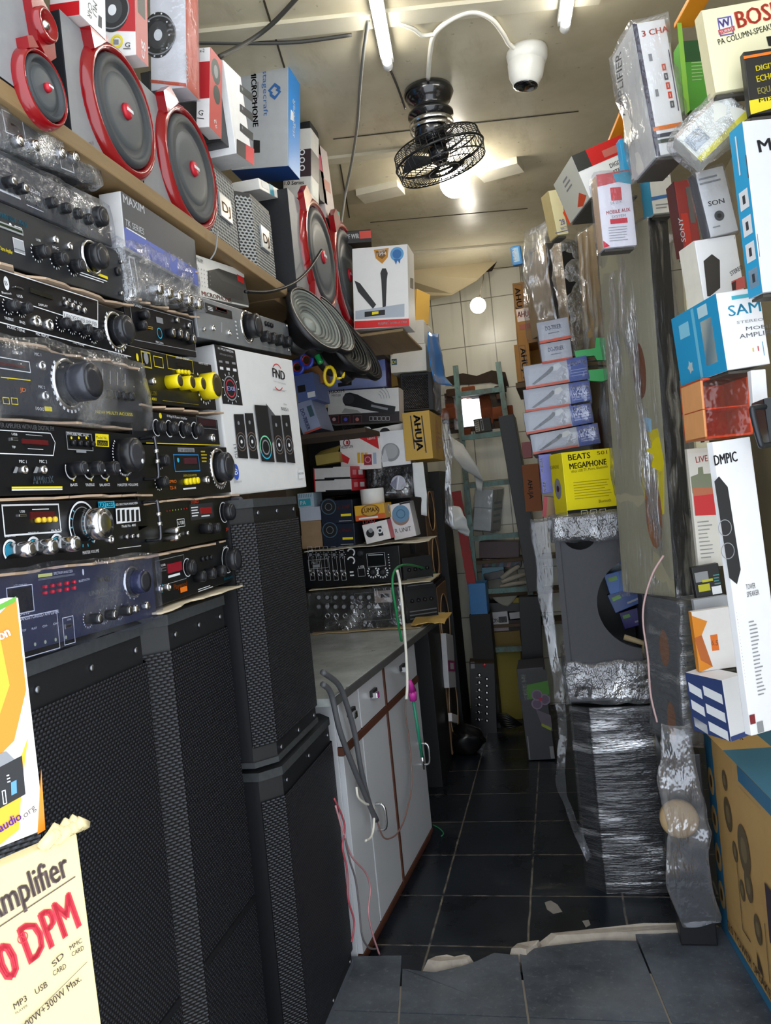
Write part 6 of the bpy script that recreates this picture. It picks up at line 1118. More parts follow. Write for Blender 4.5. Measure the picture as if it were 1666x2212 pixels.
P.build('printed_front', o); P = Pr(fl); P.t('EGAPHONE', (1189, 1014), (1208, 1012), (1189, 1006), INK('6a600c')); P.c((1206, 1056), 22, INK('8a8a94'), sx=.8); P.c((1206, 1056), 7, INK('4a2030')); P.build('printed_side', o, fc_)
# wrapped open cabinet with a big round cut-out
fcO = Fc((1226, 1505), (1425, 1492), (1196, 1128), 0, Y=2.95, sq=True); fcO.o.z = .692; fcO = Fc.raw((-.025, 2.95, .692), (1, 0, 0), (0, 0, 1), .30, .662)
root = empty('speaker_cabinet', 'empty black speaker cabinet with a big round cut-out, cloudy film round it', 'speaker cabinet', fcO); w, h = fcO.w, fcO.h; DG = M('3d3e44', .65, 0, .12, 60); t = .018
mb = MB(); mb.box((0, 0, 0), (t, .45, h), DG); mb.box((w - t, 0, 0), (w, .45, h), DG); mb.box((t, 0, 0), (w - t, .45, t), DG); mb.box((t, 0, h - t), (w - t, .45, h), DG); mb.box((t, .43, t), (w - t, .45, h - t), BLK); mb.build('shell', root)
cx_, cz_ = fcO.p(1395, 1302); x2, z2 = fcO.p(1290, 1302); Rh = cx_ - x2; pts = []
zt_, zb_ = h - .06, .05
n_ = 20; a0 = math.asin(min(1, (zt_ - cz_) / Rh)) if zt_ - cz_ < Rh else PI / 2; a1 = math.asin(max(-1, (zb_ - cz_) / Rh)) if cz_ - zb_ < Rh else -PI / 2
arc = [(cx_ - Rh * math.cos(a0 + (a1 - a0) * k / n_), cz_ + Rh * math.sin(a0 + (a1 - a0) * k / n_)) for k in range(n_ + 1)]
arc = [(x, z) for x, z in arc if x < w - .012]
hx_, hz_ = fcO.p(1256, 1192); hr = .062; bite = [(hx_ + hr * math.cos(PI - PI * k / 12) , zt_ - hr * math.sin(PI * k / 12)) for k in range(13)]
mb = MB(); pl = [(.012, zb_), (.012, zt_)] + [p for p in bite if p[0] > .014] + ([(arc[0][0], zt_)] if arc[0][0] > bite[-1][0] else []) + arc + [(arc[-1][0], zb_)]
mb.prism(pl, .012, .03, DG); mb.build('cut_out_baffle', root)
G7 = 'goods inside the open cabinet'
for i, (q, m_, lb) in enumerate((([(1318, 1285), (1380, 1268), (1312, 1240)], '1f5fae', 'blue packet inside the open cabinet, upper one'), ([(1330, 1325), (1390, 1300), (1322, 1282)], '173f80', 'darker blue packet inside the open cabinet'), ([(1318, 1238), (1376, 1258), (1330, 1196)], 'b9c8d6', 'pale leaflet with blue print inside the open cabinet'), ([(1350, 1360), (1400, 1345), (1346, 1322)], '2a2470', 'violet packet at the bottom inside the open cabinet'))):
    o, f = bx('packet', lb, 'packet', *q, .03, M(m_, .35), G7, Y=3.10 + .035 * i, rot=False)
    P = Pr(f); P.R(.1, .6, .4, .8, INK('6aa04a') if i != 2 else INK('2f7fd0')); P.R(.5, .2, .9, .3, GRY); P.build('printed_front', o)
o = MB(); A = [onY(x, y, 3.06) for x, y in ((1348, 1376), (1393, 1390), (1386, 1424))]; mb = MB(); mb.tube(A, .012, M('c2ac84', .6), 6); tag(mb.build('wood_offcut'), 'small pale wooden offcut inside the bottom of the open cabinet', 'wood')
HAZE = film('cloudy_wrap', .24, .6, (1, 1, .8), 20)
wrap(root, w, .45, .085, HAZE, .006, .012, 61, 'plastic_wrap', 12, z0=h - .085); wrap(root, w, .45, .13, HAZE, .008, .016, 62, 'plastic_wrap', 12, z0=0)
# wrapped speaker under it
fcW = Fc.raw((-.02, 2.95, 0.001), (1, 0, 0), (0, 0, 1), .275, .668); root = empty('wrapped_speaker', 'black speaker tightly wrapped in shiny stretch film, standing on the floor tiles', 'speaker', fcW); w, h = fcW.w, fcW.h
mb = MB(); c = .06; P6 = [(0, .05), (c, 0), (w, 0), (w, .48), (0, .48)]; vs = [(a, b, z) for z in (0, h) for a, b in P6]; mb.add(vs, [(4, 3, 2, 1, 0), (5, 6, 7, 8, 9)] + [(i, (i + 1) % 5, (i + 1) % 5 + 5, i + 5) for i in range(5)], CAB); mb.build('cabinet', root)
mb = MB(); mb.add([(0, .0485, .02), (c, -.0015, .02), (w, -.0015, .02), (w, -.0015, h - .03), (c, -.0015, h - .03), (0, .0485, h - .03)], [(0, 1, 4, 5), (1, 2, 3, 4)], grille('wrapped_grille', '1f2128', '0d0e13', .0105, .24, .5, 0, .3, .62)); mb.build('perforated_grille', root)  # faint paler dots again carry painted ridge reflections
bm = bmesh.new(); mb = MB(); pr = [(-.01, .5), (-.01, .04), (c - .004, -.01), (w * .5, -.013), (w + .008, -.01), (w + .01, .5)]; fine = []
for i in range(len(pr) - 1):
    for k in range(8): s = k / 8; fine.append((pr[i][0] * (1 - s) + pr[i + 1][0] * s, pr[i][1] * (1 - s) + pr[i + 1][1] * s))
fine.append(pr[-1]); nz = 46; vs = []
for j in range(nz + 1):
    z = h * j / nz
    for (x, y) in fine: q = V((x * 3, y * 3, z * 26 + x * 4)); k = noise.noise(q) * .006; vs.append((x + k * .4, y - abs(k), z + .004 * noise.noise(V((x * 8, 1, z * 5)))))
W_ = len(fine); mb.add(vs, [(j * W_ + i, j * W_ + i + 1, (j + 1) * W_ + i + 1, (j + 1) * W_ + i) for j in range(nz) for i in range(W_ - 1)], film('stretch_film', .10, .8, (.6, .6, 4.5), 8, bump=1.0), True); mb.build('stretch_film', root)
FWV = film('column_film', .05, 1.1, (4, 4, .4), 10, bump=1.0)
# tall wrapped columns against the right side
WOODF = M('a08a68', .6, 0, .2, 12); FOIL = film('silver_wrap', .45, .5, (1, 1, 1), 30, bump=1.0)
def column(label, eb, et, a, b, X=None, Y=None, yaw=24, patches=(), fm=None, seed=1, grow=.006, flank=WOODF, group='wrapped column speakers on the right', lift=None):
    o, fc_, fl, d = cbox('column_speaker', label, 'speaker', eb, et, a, b, M('1b1c20', .5, 0, .3, 40), X=X, Y=Y, yaw=yaw, side='L', group=group)
    P = Pr(fl); P.R(0, 0, 1, 1, flank)
    for pp, m_ in patches: P.q(pp, m_)
    P.build('wooden_side', o, fc_); wrap(o, fc_.w, d, fc_.h, fm or FW, grow, .012, seed, 'plastic_wrap', 11); return o, fc_, fl, d
BRO = M('8a5a36', .6, 0, .15, 20); DBR = M('6a3c22', .6, 0, .15)
def oval(cx, cy, rx, ry, lean=.08, n=16): return [(cx + rx * math.cos(2 * PI * k / n) - lean * ry * math.sin(2 * PI * k / n) * -1, cy + ry * math.sin(2 * PI * k / n)) for k in range(n)]
column('upper tall column speaker in clear film with brown oval openings and a yellow patch', (1460, 1290), (1400, 470), (1502, 1281), (1346, 1266), Y=2.56, yaw=34, fm=FWV, patches=[(oval(1382, 800, 14, 62), DBR), ([(1386, 935), (1422, 925), (1436, 1000), (1436, 1110), (1404, 1120), (1388, 1050)], M('c8b81e', .5)), (oval(1413, 1105, 18, 80), BRO), ([(1392, 900), (1408, 905), (1410, 935), (1396, 930)], M('8ab0c8', .5))], seed=71, flank=M('8f8a74', .6, 0, .2, 8))
column('lower tall column speaker in cloudy film under the yellow patched one', (1482, 1612), (1468, 1300), (1512, 1606), (1412, 1594), Y=2.50, patches=[(oval(1436, 1400, 10, 40), BRO), (oval(1452, 1560, 9, 45), BRO)], seed=72, flank=M('55575a', .6, 0, .2, 8))
column('brown sided column speaker in clear film, just behind the yellow patched one', (1345, 1105), (1300, 470), (1372, 1100), (1290, 1096), Y=3.32, patches=[(oval(1300, 960, 6, 80), DBR)], seed=73, fm=FWV, flank=M('9a8460', .6, 0, .2, 8))
column('column speaker in crinkled silver grey wrap above the green clips', (1240, 775), (1212, 522), (1278, 765), (1222, 790), Y=3.75, fm=FOIL, seed=74, grow=.004)
column('column speaker with brown side in loose shiny film, below the cream radio boxes', (1200, 705), (1178, 525), (1232, 700), (1150, 730), Y=3.95, seed=75, grow=.014, fm=film('shiny_bag', .16, .8, (1, 1, .3), 9))
sheet('plastic_sheet', 'loose shiny plastic hanging by the blue packet at the far right', 'plastic', [rowY(4.0, (1134, 500), (1180, 470)), rowY(3.96, (1126, 590), (1180, 560)), rowY(3.95, (1148, 640), (1190, 620)), rowY(3.95, (1158, 700), (1200, 690))], film('shiny_bag', .16, .8, (1, 1, .3), 9), amp=.02, seed=12)
# green clamps
GRN = M('2fa85a', .35, 0, .08)
for i, (pp, lb) in enumerate((([(1241, 758), (1286, 752), (1288, 730), (1318, 728), (1318, 778), (1290, 778), (1284, 768), (1244, 772)], 'upper green plastic clamp gripping the wrapped column'), ([(1262, 800), (1318, 795), (1318, 818), (1300, 824), (1272, 822), (1261, 812)], 'lower green plastic clamp gripping the wrapped column'))):
    Pt = onY(1300, 770, 3.3); fcg = Fc.raw(Pt, (1, 0, 0), (0, 0, 1), 1, 1); mb = MB(); mb.prism([fcg.p(*q) for q in pp], 0, .03, GRN); o = mb.build('spring_clamp', None, fcg.mw()); tag(o, lb, 'clamp', 'green clamps on the wrapped column')
    mb = MB(); q = [fcg.p(x, y) for x, y in (((1238, 770), (1280, 779), (1316, 776)) if i == 0 else ((1262, 792), (1290, 789), (1316, 790)))]; mb.tube([(x, .012, z) for x, z in q], .003, BLK, 6); mb.build('rubber_edge', o)
# loose film hanging around
sheet('plastic_sheet', 'ragged clear film hanging from the left edge of the open cabinet to the floor', 'plastic', [rowY(2.93, (1142, 1120), (1200, 1118)), rowY(2.93, (1152, 1180), (1192, 1180)), rowY(2.93, (1168, 1330), (1196, 1330)), rowY(2.92, (1196, 1470), (1222, 1480)), rowY(2.92, (1206, 1600), (1228, 1600)), rowY(2.92, (1200, 1705), (1222, 1720)), rowY(2.92, (1262, 1860), (1276, 1850))], film('drape_film', .06, .26, (1, 1, .4), 12), amp=.014, seed=13, nv=30, f=8)
sheet('plastic_sheet', 'large loose sheet of clear film draped to the floor beside the brown tower speaker carton', 'plastic', [rowY(2.44, (1424, 1560), (1492, 1570)), rowY(2.43, (1430, 1690), (1518, 1690)), rowY(2.43, (1440, 1800), (1535, 1800)), rowY(2.43, (1434, 1900), (1543, 1900)), rowY(2.5, (1468, 1998), (1548, 1990))], film('loose_sheet', .16, .22, (1, 1, .5), 12), amp=.02, seed=14, nv=24)
cA, cB = onY(1432, 1620, 2.54), onY(1512, 1620, 2.54); mb = MB(); mb.box((cA.x, 2.53, .052), (cB.x, 2.75, cA.z - .012), M('14151a', .45), .004); tag(mb.build('black_cabinet'), 'small black cabinet on the floor under the lower tall column speaker, behind loose film', 'cabinet')
fcp = Fc.raw(onY(1466, 1765, 2.50), (1, 0, 0), (0, 0, 1), 1, 1); mb = MB(); mb.lathe((0, 0, 0), (0, -1, 0), [(.055, 0), (.055, .02), (.045, .03), (.0, .03)], M('b59a72', .6), 24); o = mb.build('wooden_ring', None, fcp.mw()); tag(o, 'pale wooden ring behind the torn film', 'ring')
# ================================================================== near right wall of cartons
G8 = 'cartons on the right wall'
CREAMP = M('d6cfae', .6, 0, .12, 20)
def post(label, a, b, Y, w=.035):
    A, B = onY(*a, Y), onY(*b, Y); fcp = Fc.raw(A, V((1, 0, 0)) - (B - A).normalized() * (B - A).normalized().x, (B - A), w, (B - A).length); mb = MB(); h = fcp.h; mb.box((0, 0, 0), (w, .003, h), CREAMP); mb.box((0, .003, 0), (.003, w, h), CREAMP)
    k = 0
    while .03 + k * .06 < h: mb.prism([(w * .35, .03 + k * .06), (w * .65, .03 + k * .06), (w * .65, .055 + k * .06), (w * .35, .055 + k * .06)], -.0006, -.0003, M('2a261c', .8)); k += 1
    o = mb.build('rack_post', None, fcp.mw()); return tag(o, label, 'rack', 'slotted rack posts on the right')
post('long cream slotted rack post right of the tall film wrapped column', (1528, 1300), (1470, 470), 2.42)
post('short cream slotted rack post under the ceiling behind the orange bar', (1432, 170), (1416, -20), 2.95)
ORP = M('e8901e', .45, 0, .08, 14)
def bar(label, a, b, w, Ya, Yb):
    A, B = onY(*a, Ya), onY(*b, Yb); d = (B - A).normalized(); u = V((1, 0, 0)); u = (u - d * u.dot(d)).normalized(); fcb = Fc.raw(A - u * w / 2, u, d, w, (B - A).length); mb = MB(); mb.box((0, 0, 0), (w, .012, fcb.h), ORP, .002); mb.box((w - .006, .012, 0), (w, .04, fcb.h), M('7a4a18', .5)); return tag(mb.build('rack_brace', None, fcb.mw()), label, 'rack', 'orange rack braces')
bar('orange slanting brace beside the cream column speaker carton at the top right', (1478, 60), (1545, -60), .05, 2.2, 2.0)
bar('orange slanting brace behind the film wrapped three-channel carton', (1330, 310), (1370, 215), .05, 2.75, 2.55)
RK = []
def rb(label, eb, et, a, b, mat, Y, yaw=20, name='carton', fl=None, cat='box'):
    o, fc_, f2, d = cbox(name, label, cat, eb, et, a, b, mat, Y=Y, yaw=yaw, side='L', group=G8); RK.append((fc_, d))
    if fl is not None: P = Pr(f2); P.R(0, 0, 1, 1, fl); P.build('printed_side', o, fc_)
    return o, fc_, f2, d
WP = M('f0f0ef', .4, 0, .03)
# row at the top
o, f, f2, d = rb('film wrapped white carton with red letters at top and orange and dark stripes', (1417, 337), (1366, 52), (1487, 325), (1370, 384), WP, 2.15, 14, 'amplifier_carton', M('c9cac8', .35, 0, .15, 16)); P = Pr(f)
P.q([(1366, 52), (1376, 52), (1427, 337), (1417, 338)], INK('3a3648')); P.t('3 CHA', (1388, 80), (1445, 68), (1385, 67), INK('c8433a'), .02)
for k in range(5): P.frame((1429 + k * 4.4, 139 + k * 20), (1440 + k * 4.4, 152 + k * 20), .004, (INK('d8482f'), INK('3a3f50'), INK('d8482f'), INK('d8482f'), INK('5a5a5c'))[k])
P.lines((1402, 86), (1422, 240), 2, GRY, .2); P.q([(1410, 276), (1472, 264), (1474, 273), (1412, 284)], INK('e87a22')); P.q([(1413, 292), (1476, 280), (1477, 289), (1414, 300)], INK('3a3f50')); P.q([(1415, 304), (1478, 293), (1479, 301), (1416, 312)], INK('3c453c')); P.line((1444, 108), (1466, 240), 2, INK('4a4a60'))
P.q([(1462, 50), (1472, 50), (1490, 240), (1480, 250)], INK('8ac04a')); P.build('printed_front', o, None); P = Pr(f2)
P.t('AMPLIFIER', (1352, 250), (1342, 110), (1366, 250), INK('55575c'), .01); P.build('side_lettering', o, f); wrap(o, f.w, d, f.h, film('radio_wrap', .10, .6, (1, 1, .5), 14), .005, .010, 81)
o, f, f2, d = rb('green carton with pale print half hidden behind the three-channel carton', (1476, 240), (1468, 90), (1545, 215), (1462, 248), M('58a83a', .4, 0, .2, 10), 2.3, 10, 'small_carton'); P = Pr(f); P.lines((1492, 110), (1520, 175), 9, INK('a8d090'), .3, .2); P.R(0, .7, 1, 1, INK('2a5a30')); P.build('printed_front', o)
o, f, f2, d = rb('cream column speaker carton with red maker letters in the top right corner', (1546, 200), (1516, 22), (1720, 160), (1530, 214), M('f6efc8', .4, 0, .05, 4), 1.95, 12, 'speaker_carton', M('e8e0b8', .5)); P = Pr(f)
P.t('BOSE', (1594, 62), (1690, 36), (1589, 24), INK('d2503f'), .03); P.t('PA COLUMN-SPEAKER', (1553, 98), (1680, 60), (1550, 85), INK('5a5a4a'), .012); P.q([(1548, 42), (1584, 30), (1588, 64), (1552, 76)], SIL); P.frame((1549, 40), (1586, 74), .003, INK('6a5a9a')); P.q([(1551, 66), (1586, 56), (1588, 66), (1553, 76)], INK('c05050')); P.t('TURBO', (1556, 74), (1584, 65), (1555, 68), SIL); P.t('W', (1556, 62), (1580, 54), (1554, 44), INK('6a5a9a'), .03)
P.q([(1655, 80), (1720, 70), (1720, 100), (1660, 100)], INKB); P.build('printed_front', o)
f = Fc((1516, 350), (1622, 248), (1494, 258), -4, Y=1.98, rot=False); o = box('film_packet', 'tilted yellow and white packet in glittering film under the cream column speaker carton', 'packet', f, .07, M('dcdcd2', .4, 0, .15, 12), G8); P = Pr(f); P.R(0, 0, 1, .16, INK('d8cf3a')); P.R(0, .9, 1, 1, INK('c8b8a8')); P.R(.05, .3, .35, .75, M('9aa2a8', .4)); P.build('printed_front', o); wrap(o, f.w, .07, f.h, film('crinkled_bag', .10, .6, (1, 1, 1), 26, bump=1.0), .004, .012, 82)
o, f, f2, d = rb('black amplifier carton with yellow lettering and yellow foot at the right photo edge', (1622, 248), (1606, 112), (1730, 215), (1618, 252), M('1d1b18', .45), 1.9, 10, 'amplifier_carton'); P = Pr(f)
P.t('DIGITAL', (1634, 154), (1690, 142), (1632, 142), YEL, .02); P.t('ECHO', (1636, 178), (1676, 168), (1634, 164), YEL, .02); P.t('EQUALIZER', (1638, 204), (1710, 188), (1636, 190), INK('a8a050'), .02); P.q([(1606, 122), (1730, 100), (1731, 106), (1607, 128)], ORG); P.q([(1618, 218), (1730, 196), (1732, 215), (1622, 248)], INK('e2cf22')); P.t('MIXER', (1640, 222), (1700, 210), (1639, 214), INKB, .01); P.build('printed_front', o)
o, f, f2, d = rb('big white carton with a blue flank of small picture squares at the right edge', (1648, 632), (1604, 262), (1760, 610), (1618, 640), M('d9dade', .42, 0, .04), 1.86, 16, 'speaker_carton', INK('2ba3d6')); P = Pr(f); P.t('MAX', (1640, 330), (1730, 312), (1634, 302), INK('33343a'), .02); P.r((1612, 335), (1616, 385), INK('3a3a3e')); P.r((1636, 505), (1641, 555), INK('3a3a3e')); P.build('printed_front', o)
P = Pr(f2)
for k in range(4): P.R(.2, .05 + .155 * k, .85, .16 + .155 * k, SIL); P.R(.42, .08 + .155 * k, .62, .13 + .155 * k, INK('3a3d42'))
P.R(.4, .72, .5, .95, SIL); P.build('picture_squares', o, f)
# radio and stereo cartons over the silver wrapped columns
f = Fc((1274, 428), (1380, 382), (1238, 336), 14, Y=2.55, rot=False); f_radio = f; o = box('radio_carton', 'tilted white carton with black and red top band, at the ceiling on the right', 'box', f, .22, WP, G8); P = Pr(f)
P.R(0, .62, .28, 1, INK('33332e')); P.R(.28, .62, 1, 1, INK('c81a1a')); P.R(.55, .68, .9, .84, INK('c06a60')); P.T('DIGITAL', .58, .42, .92, .1, INK('44464a'), .01); P.T('STEREO', .6, .26, .9, .1, INK('44464a'), .01); P.T('WITH USB', .62, .1, .9, .1, INK('44464a'), .01); P.build('printed_front', o)
P = Pr(f.left(.22)); P.R(0, 0, 1, 1, INK('dcdcd0')); P.poly([(f.w * 0 + .22 * x, f.h * y) for x, y in ((.5, .1), (.75, .3), (.95, .1), (.7, -.0))], INK('e0491c')); P.lines((1215, 390), (1240, 400), 3, GRY); P.build('printed_side', o, f)
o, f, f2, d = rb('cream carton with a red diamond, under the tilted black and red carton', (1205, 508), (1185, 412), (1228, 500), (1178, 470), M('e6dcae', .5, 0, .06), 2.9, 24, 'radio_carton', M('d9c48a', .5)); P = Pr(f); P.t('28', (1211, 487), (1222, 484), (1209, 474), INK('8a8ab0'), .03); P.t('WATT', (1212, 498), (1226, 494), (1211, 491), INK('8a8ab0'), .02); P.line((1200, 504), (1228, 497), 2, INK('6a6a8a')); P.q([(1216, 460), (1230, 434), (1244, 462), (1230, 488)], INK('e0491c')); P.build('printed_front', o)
o, f, f2, d = rb('white and red accessory packet with tiny print, left of the tall column top', (1304, 536), (1288, 378), (1376, 522), (1288, 500), M('e2dfe6', .42, 0, .04), 2.38, 14, 'accessory_packet', M('c8a88a', .5)); P = Pr(f)
P.q([(1288, 378), (1362, 366), (1364, 386), (1291, 404)], INK('c2585a')); P.q([(1324, 376), (1362, 368), (1364, 398), (1330, 392)], INK('4aa0bc')); P.r((1318, 406), (1344, 432), INK('cc4a4e')); P.t('DE LUX', (1320, 442), (1344, 438), (1319, 436), GRY); P.t('MOBILE AUX', (1310, 464), (1362, 456), (1309, 456), INK('c85a62'), .015); P.t('SYSTEM', (1322, 472), (1352, 468), (1321, 466), GRY); P.r((1318, 474), (1356, 481), INK('cc3a48')); P.lines((1314, 490), (1358, 520), 6, GRY, .2, .2); P.q([(1303, 520), (1318, 532), (1304, 536)], INK('c82a40')); P.build('printed_front', o); wrap(o, f.w, d, f.h, film('thin_film', .05, .35, (1, 1, 1), 12), .004, .005, 83)
o, f, f2, d = rb('small bright blue carton hanging behind the film wrapped three-channel carton', (1350, 380), (1338, 300), (1366, 376), (1342, 384), INK('3aa4d8'), 2.45, 14, 'small_carton')
o, f, f2, d = rb('small white carton with a blue line just above the tall film wrapped column', (1412, 462), (1402, 376), (1458, 454), (1392, 468), M('dcdad4', .45), 2.55, 14, 'small_carton', INK('3f9fc8')); P = Pr(f); P.q([(1407, 426), (1450, 418), (1451, 425), (1408, 434)], INK('3f6ea8')); P.t('SOUND', (1418, 384), (1450, 378), (1417, 377), GRY, .01); P.lines((1416, 440), (1450, 450), 2, GRY); P.build('printed_front', o)
o, f, f2, d = rb('dark red carton with faint white print beside the tall column top', (1480, 548), (1456, 392), (1516, 536), (1462, 556), M('9a3a38', .45, 0, .25, 14), 2.3, 14, 'speaker_carton', M('5a2a28', .5)); P = Pr(f); P.R(.1, .1, .5, .55, INK('c03a30')); P.t('SONY', (1482, 522), (1474, 470), (1492, 522), SIL, .01); P.R(.6, .4, .9, .9, M('6a6462', .5)); P.build('printed_front', o)
o, f, f2, d = rb('silver white carton with a black round speaker printed, left of the blue flanked carton', (1536, 512), (1502, 372), (1596, 498), (1520, 520), M('cfcfd0', .42, 0, .08), 2.1, 14, 'speaker_carton', M('4a4c50', .5)); P = Pr(f); P.t('SON', (1531, 446), (1566, 438), (1529, 435), INK('4a4a4c'), .01); P.c((1554, 466), 11, INK('4a4c50')); P.c((1554, 466), 5, INKB); P.lines((1508, 384), (1560, 392), 2, GRY); P.line((1540, 492), (1556, 488), 3, GRY); P.build('printed_front', o); wrap(o, f.w, d, f.h, film('thin_film', .05, .35, (1, 1, 1), 12), .004, .006, 84)
o, f, f2, d = rb('white speaker carton with a black six sided tower printed, above the bright blue amplifier carton', (1522, 655), (1500, 520), (1610, 636), (1484, 646), M('e4e4e6', .42, 0, .04), 2.1, 16, 'speaker_carton', M('e8e4d8', .5)); P = Pr(f); P.q([(1520, 564), (1538, 549), (1555, 562), (1556, 622), (1534, 640), (1528, 640)], INK('3a3633')); P.t('STEREO', (1580, 596), (1606, 580), (1578, 586), INK('5a5c60'), .01); P.q([(1580, 608), (1608, 596), (1610, 622), (1582, 628)], INK('c8605a')); P.q([(1580, 612), (1590, 606), (1590, 626), (1582, 628)], INK('4a3030')); P.build('printed_front', o)
o, f, f2, d = rb('bright blue and white stereo amplifier carton in front of the cream rack post', (1572, 800), (1547, 634), (1665, 790), (1472, 830), M('f0f0f3', .4, 0, .03), 1.98, 14, 'amplifier_carton', INK('1f9bd0')); P = Pr(f)
P.t('SAM', (1575, 684), (1645, 672), (1572, 660), INK('4ab0d4'), .01); P.t('STEREO', (1592, 700), (1650, 692), (1591, 694), GRY); P.t('MOBILE', (1612, 714), (1680, 706), (1611, 706), INK('5a5c62')); P.t('AMPLIFIER', (1598, 732), (1690, 718), (1597, 722), INK('5a5c62')); P.q([(1580, 640), (1646, 630), (1647, 638), (1581, 648)], INK('4ab0c4')); P.r((1646, 738), (1652, 768), INK('4aa0c4')); P.r((1636, 748), (1640, 758), INK('c04a5a')); P.r((1625, 752), (1629, 760), INK('d8b84a')); P.build('printed_front', o)
P = Pr(f2); P.R(.62, .15, .85, .75, INK('b9c2bc')); P.R(.46, .02, .52, .98, INK('6cc0e0')); P.poly([(f2.w * (.28 + .07 * math.cos(k * PI / 5) * (1 if k % 2 else .6)), f2.h * (.22 + .1 * math.sin(k * PI / 5) * (1 if k % 2 else .6))) for k in range(10)], INK('b8c8cc')); P.R(.6, .8, .8, .95, INK('bfe0ec')); P.R(.15, .65, .38, .85, INK('8ad0ec')); P.build('printed_flank', o, f)
o, f, f2, d = rb('white end of a carton showing under the blue and white stereo amplifier carton', (1630, 905), (1622, 800), (1662, 895), (1624, 908), M('e6e6ea', .45), 1.95, 10, 'small_carton')
f = Fc((1524, 948), (1628, 938), (1513, 818), 10, Y=2.08); mb = MB(); ORG2 = M('d8541a', .45, 0, .15, 14); w, h = f.w, f.h; mb.box((0, .14, 0), (w, .145, h), ORG2); mb.box((0, 0, 0), (.006, .14, h), M('e8a46a', .5)); mb.box((w - .006, 0, 0), (w, .14, h), ORG2); mb.box((0, 0, 0), (w, .14, .005), ORG2); mb.box((0, 0, h * .48), (w, .13, h * .5), ORG2); mb.box((0, 0, h - .005), (w, .14, h), ORG2)
o = mb.build('orange_box', None, f.mw()); tag(o, 'open orange box with a middle divider under the bright blue amplifier carton', 'box', G8); sub = MB(); sub.box((.004, -.004, .0), (w - .004, -.001, h * .98), film('orange_film', .06, .3, (1, 1, 1), 8, (1, .8, .7, 1))); sub.build('clear_front', o)
f = Fc((1634, 968), (1720, 955), (1624, 864), 0, Y=1.8); root = empty('metal_case', 'black metal case with a bent carrying handle at the right edge', 'case', f, G8); mb = MB(); mb.box((.03, .01, 0), (f.w, .12, f.h), M('23262a', .35, .4), .004); mb.build('case_body', root); mb = MB(); z = f.h; mb.tube(smooth_path([(.03, .01, z * .82), (.004, -.02, z * .82), (-.004, -.03, z * .74), (.002, -.03, z * .1), (.01, -.02, z * .03), (.04, .01, z * .03)], 5), .006, M('33363c', .35, .5), 8); mb.build('carrying_handle', root)
o, f, f2, d = rb('tall white carton with a towers picture and a red block, left of slim tower carton', (1510, 1228), (1484, 970), (1566, 1236), (1506, 1220), M('d6d2c8', .45, 0, .06), 2.32, 10, 'speaker_carton'); P = Pr(f); P.q([(1486, 980), (1540, 975), (1550, 1062), (1494, 1068)], INK('d9d6cf')); P.t('LIVE', (1504, 1000), (1530, 996), (1502, 986), INK('c04a42'), .01); P.q([(1492, 1030), (1508, 1024), (1508, 1010), (1518, 1008), (1520, 1024), (1542, 1022), (1546, 1062), (1496, 1066)], INK('7a8068')); P.q([(1496, 1054), (1548, 1052), (1549, 1070), (1498, 1072)], INK('b86a4a')); P.q([(1498, 1072), (1549, 1066), (1556, 1112), (1502, 1114)], INK('c8282c')); P.lines((1506, 1124), (1546, 1206), 10, GRY, .25, .4); P.build('printed_front', o)
o, f, f2, d = rb('slim tall white tower speaker carton with a long black tower printed', (1624, 1590), (1540, 955), (1712, 1640), (1612, 1560), M('e9e9ec', .4, 0, .04), 1.86, 30, 'speaker_carton'); P = Pr(f); P.t('DMPIC', (1544, 1006), (1594, 996), (1542, 983), INK('2f3036'), .03)
P.q([(1543, 1040), (1553, 1029), (1572, 1052), (1600, 1230), (1592, 1262), (1575, 1248)], INK('2a2b2f'))
for q in ((1566, 1140), (1572, 1190)): P.ring(q, 16, 18, GRY)
P.t('TOWER', (1612, 1274), (1632, 1270), (1610, 1262), INK('5a5c62')); P.t('SPEAKER', (1614, 1290), (1640, 1284), (1613, 1278), INK('5a5c62')); P.lines((1590, 1320), (1612, 1480), 22, GRY, .3, .5); P.lines((1616, 1340), (1656, 1500), 20, GRY, .3, .4); P.r((1618, 1545), (1632, 1562), INK('7a2a30')); P.r((1634, 1560), (1650, 1580), GRY); P.build('printed_front', o)
o, f, f2, d = rb('small black carton with yellow print between the tower picture carton and the silver box', (1506, 1294), (1494, 1226), (1566, 1296), (1504, 1292), M('1a191b', .4), 2.28, 10, 'small_carton'); P = Pr(f); P.r((1500, 1238), (1532, 1254), GRY); P.R(.12, .2, .55, .42, INK('b8b422')); P.R(.3, .48, .7, .56, INK('b8b422')); P.lines((1540, 1240), (1560, 1268), 5, INK('4a8a8a')); P.R(.6, .05, .95, .3, SIL); P.build('printed_front', o)
o, f, f2, d = rb('flat silver grey box under the small black and yellow carton', (1504, 1336), (1498, 1296), (1580, 1344), (1502, 1332), M('a8aab0', .4, 0, .12), 2.26, 10, 'small_carton')
o, f, f2, d = rb('crushed orange and white carton above the navy striped carton', (1512, 1452), (1494, 1322), (1600, 1466), (1506, 1446), M('e6e2e0', .45, 0, .05), 2.2, 12, 'amplifier_carton', M('d98a2a', .5)); P = Pr(f); P.q([(1494, 1330), (1528, 1342), (1516, 1372), (1540, 1440), (1512, 1452)], INK('e08a22')); P.q([(1500, 1378), (1516, 1372), (1540, 1440), (1514, 1426)], INK('b8622a')); P.r((1534, 1372), (1554, 1404), INK('e0701a')); P.t('6.5', (1537, 1394), (1551, 1394), (1537, 1382), INK('7a3a10')); P.build('printed_front', o)
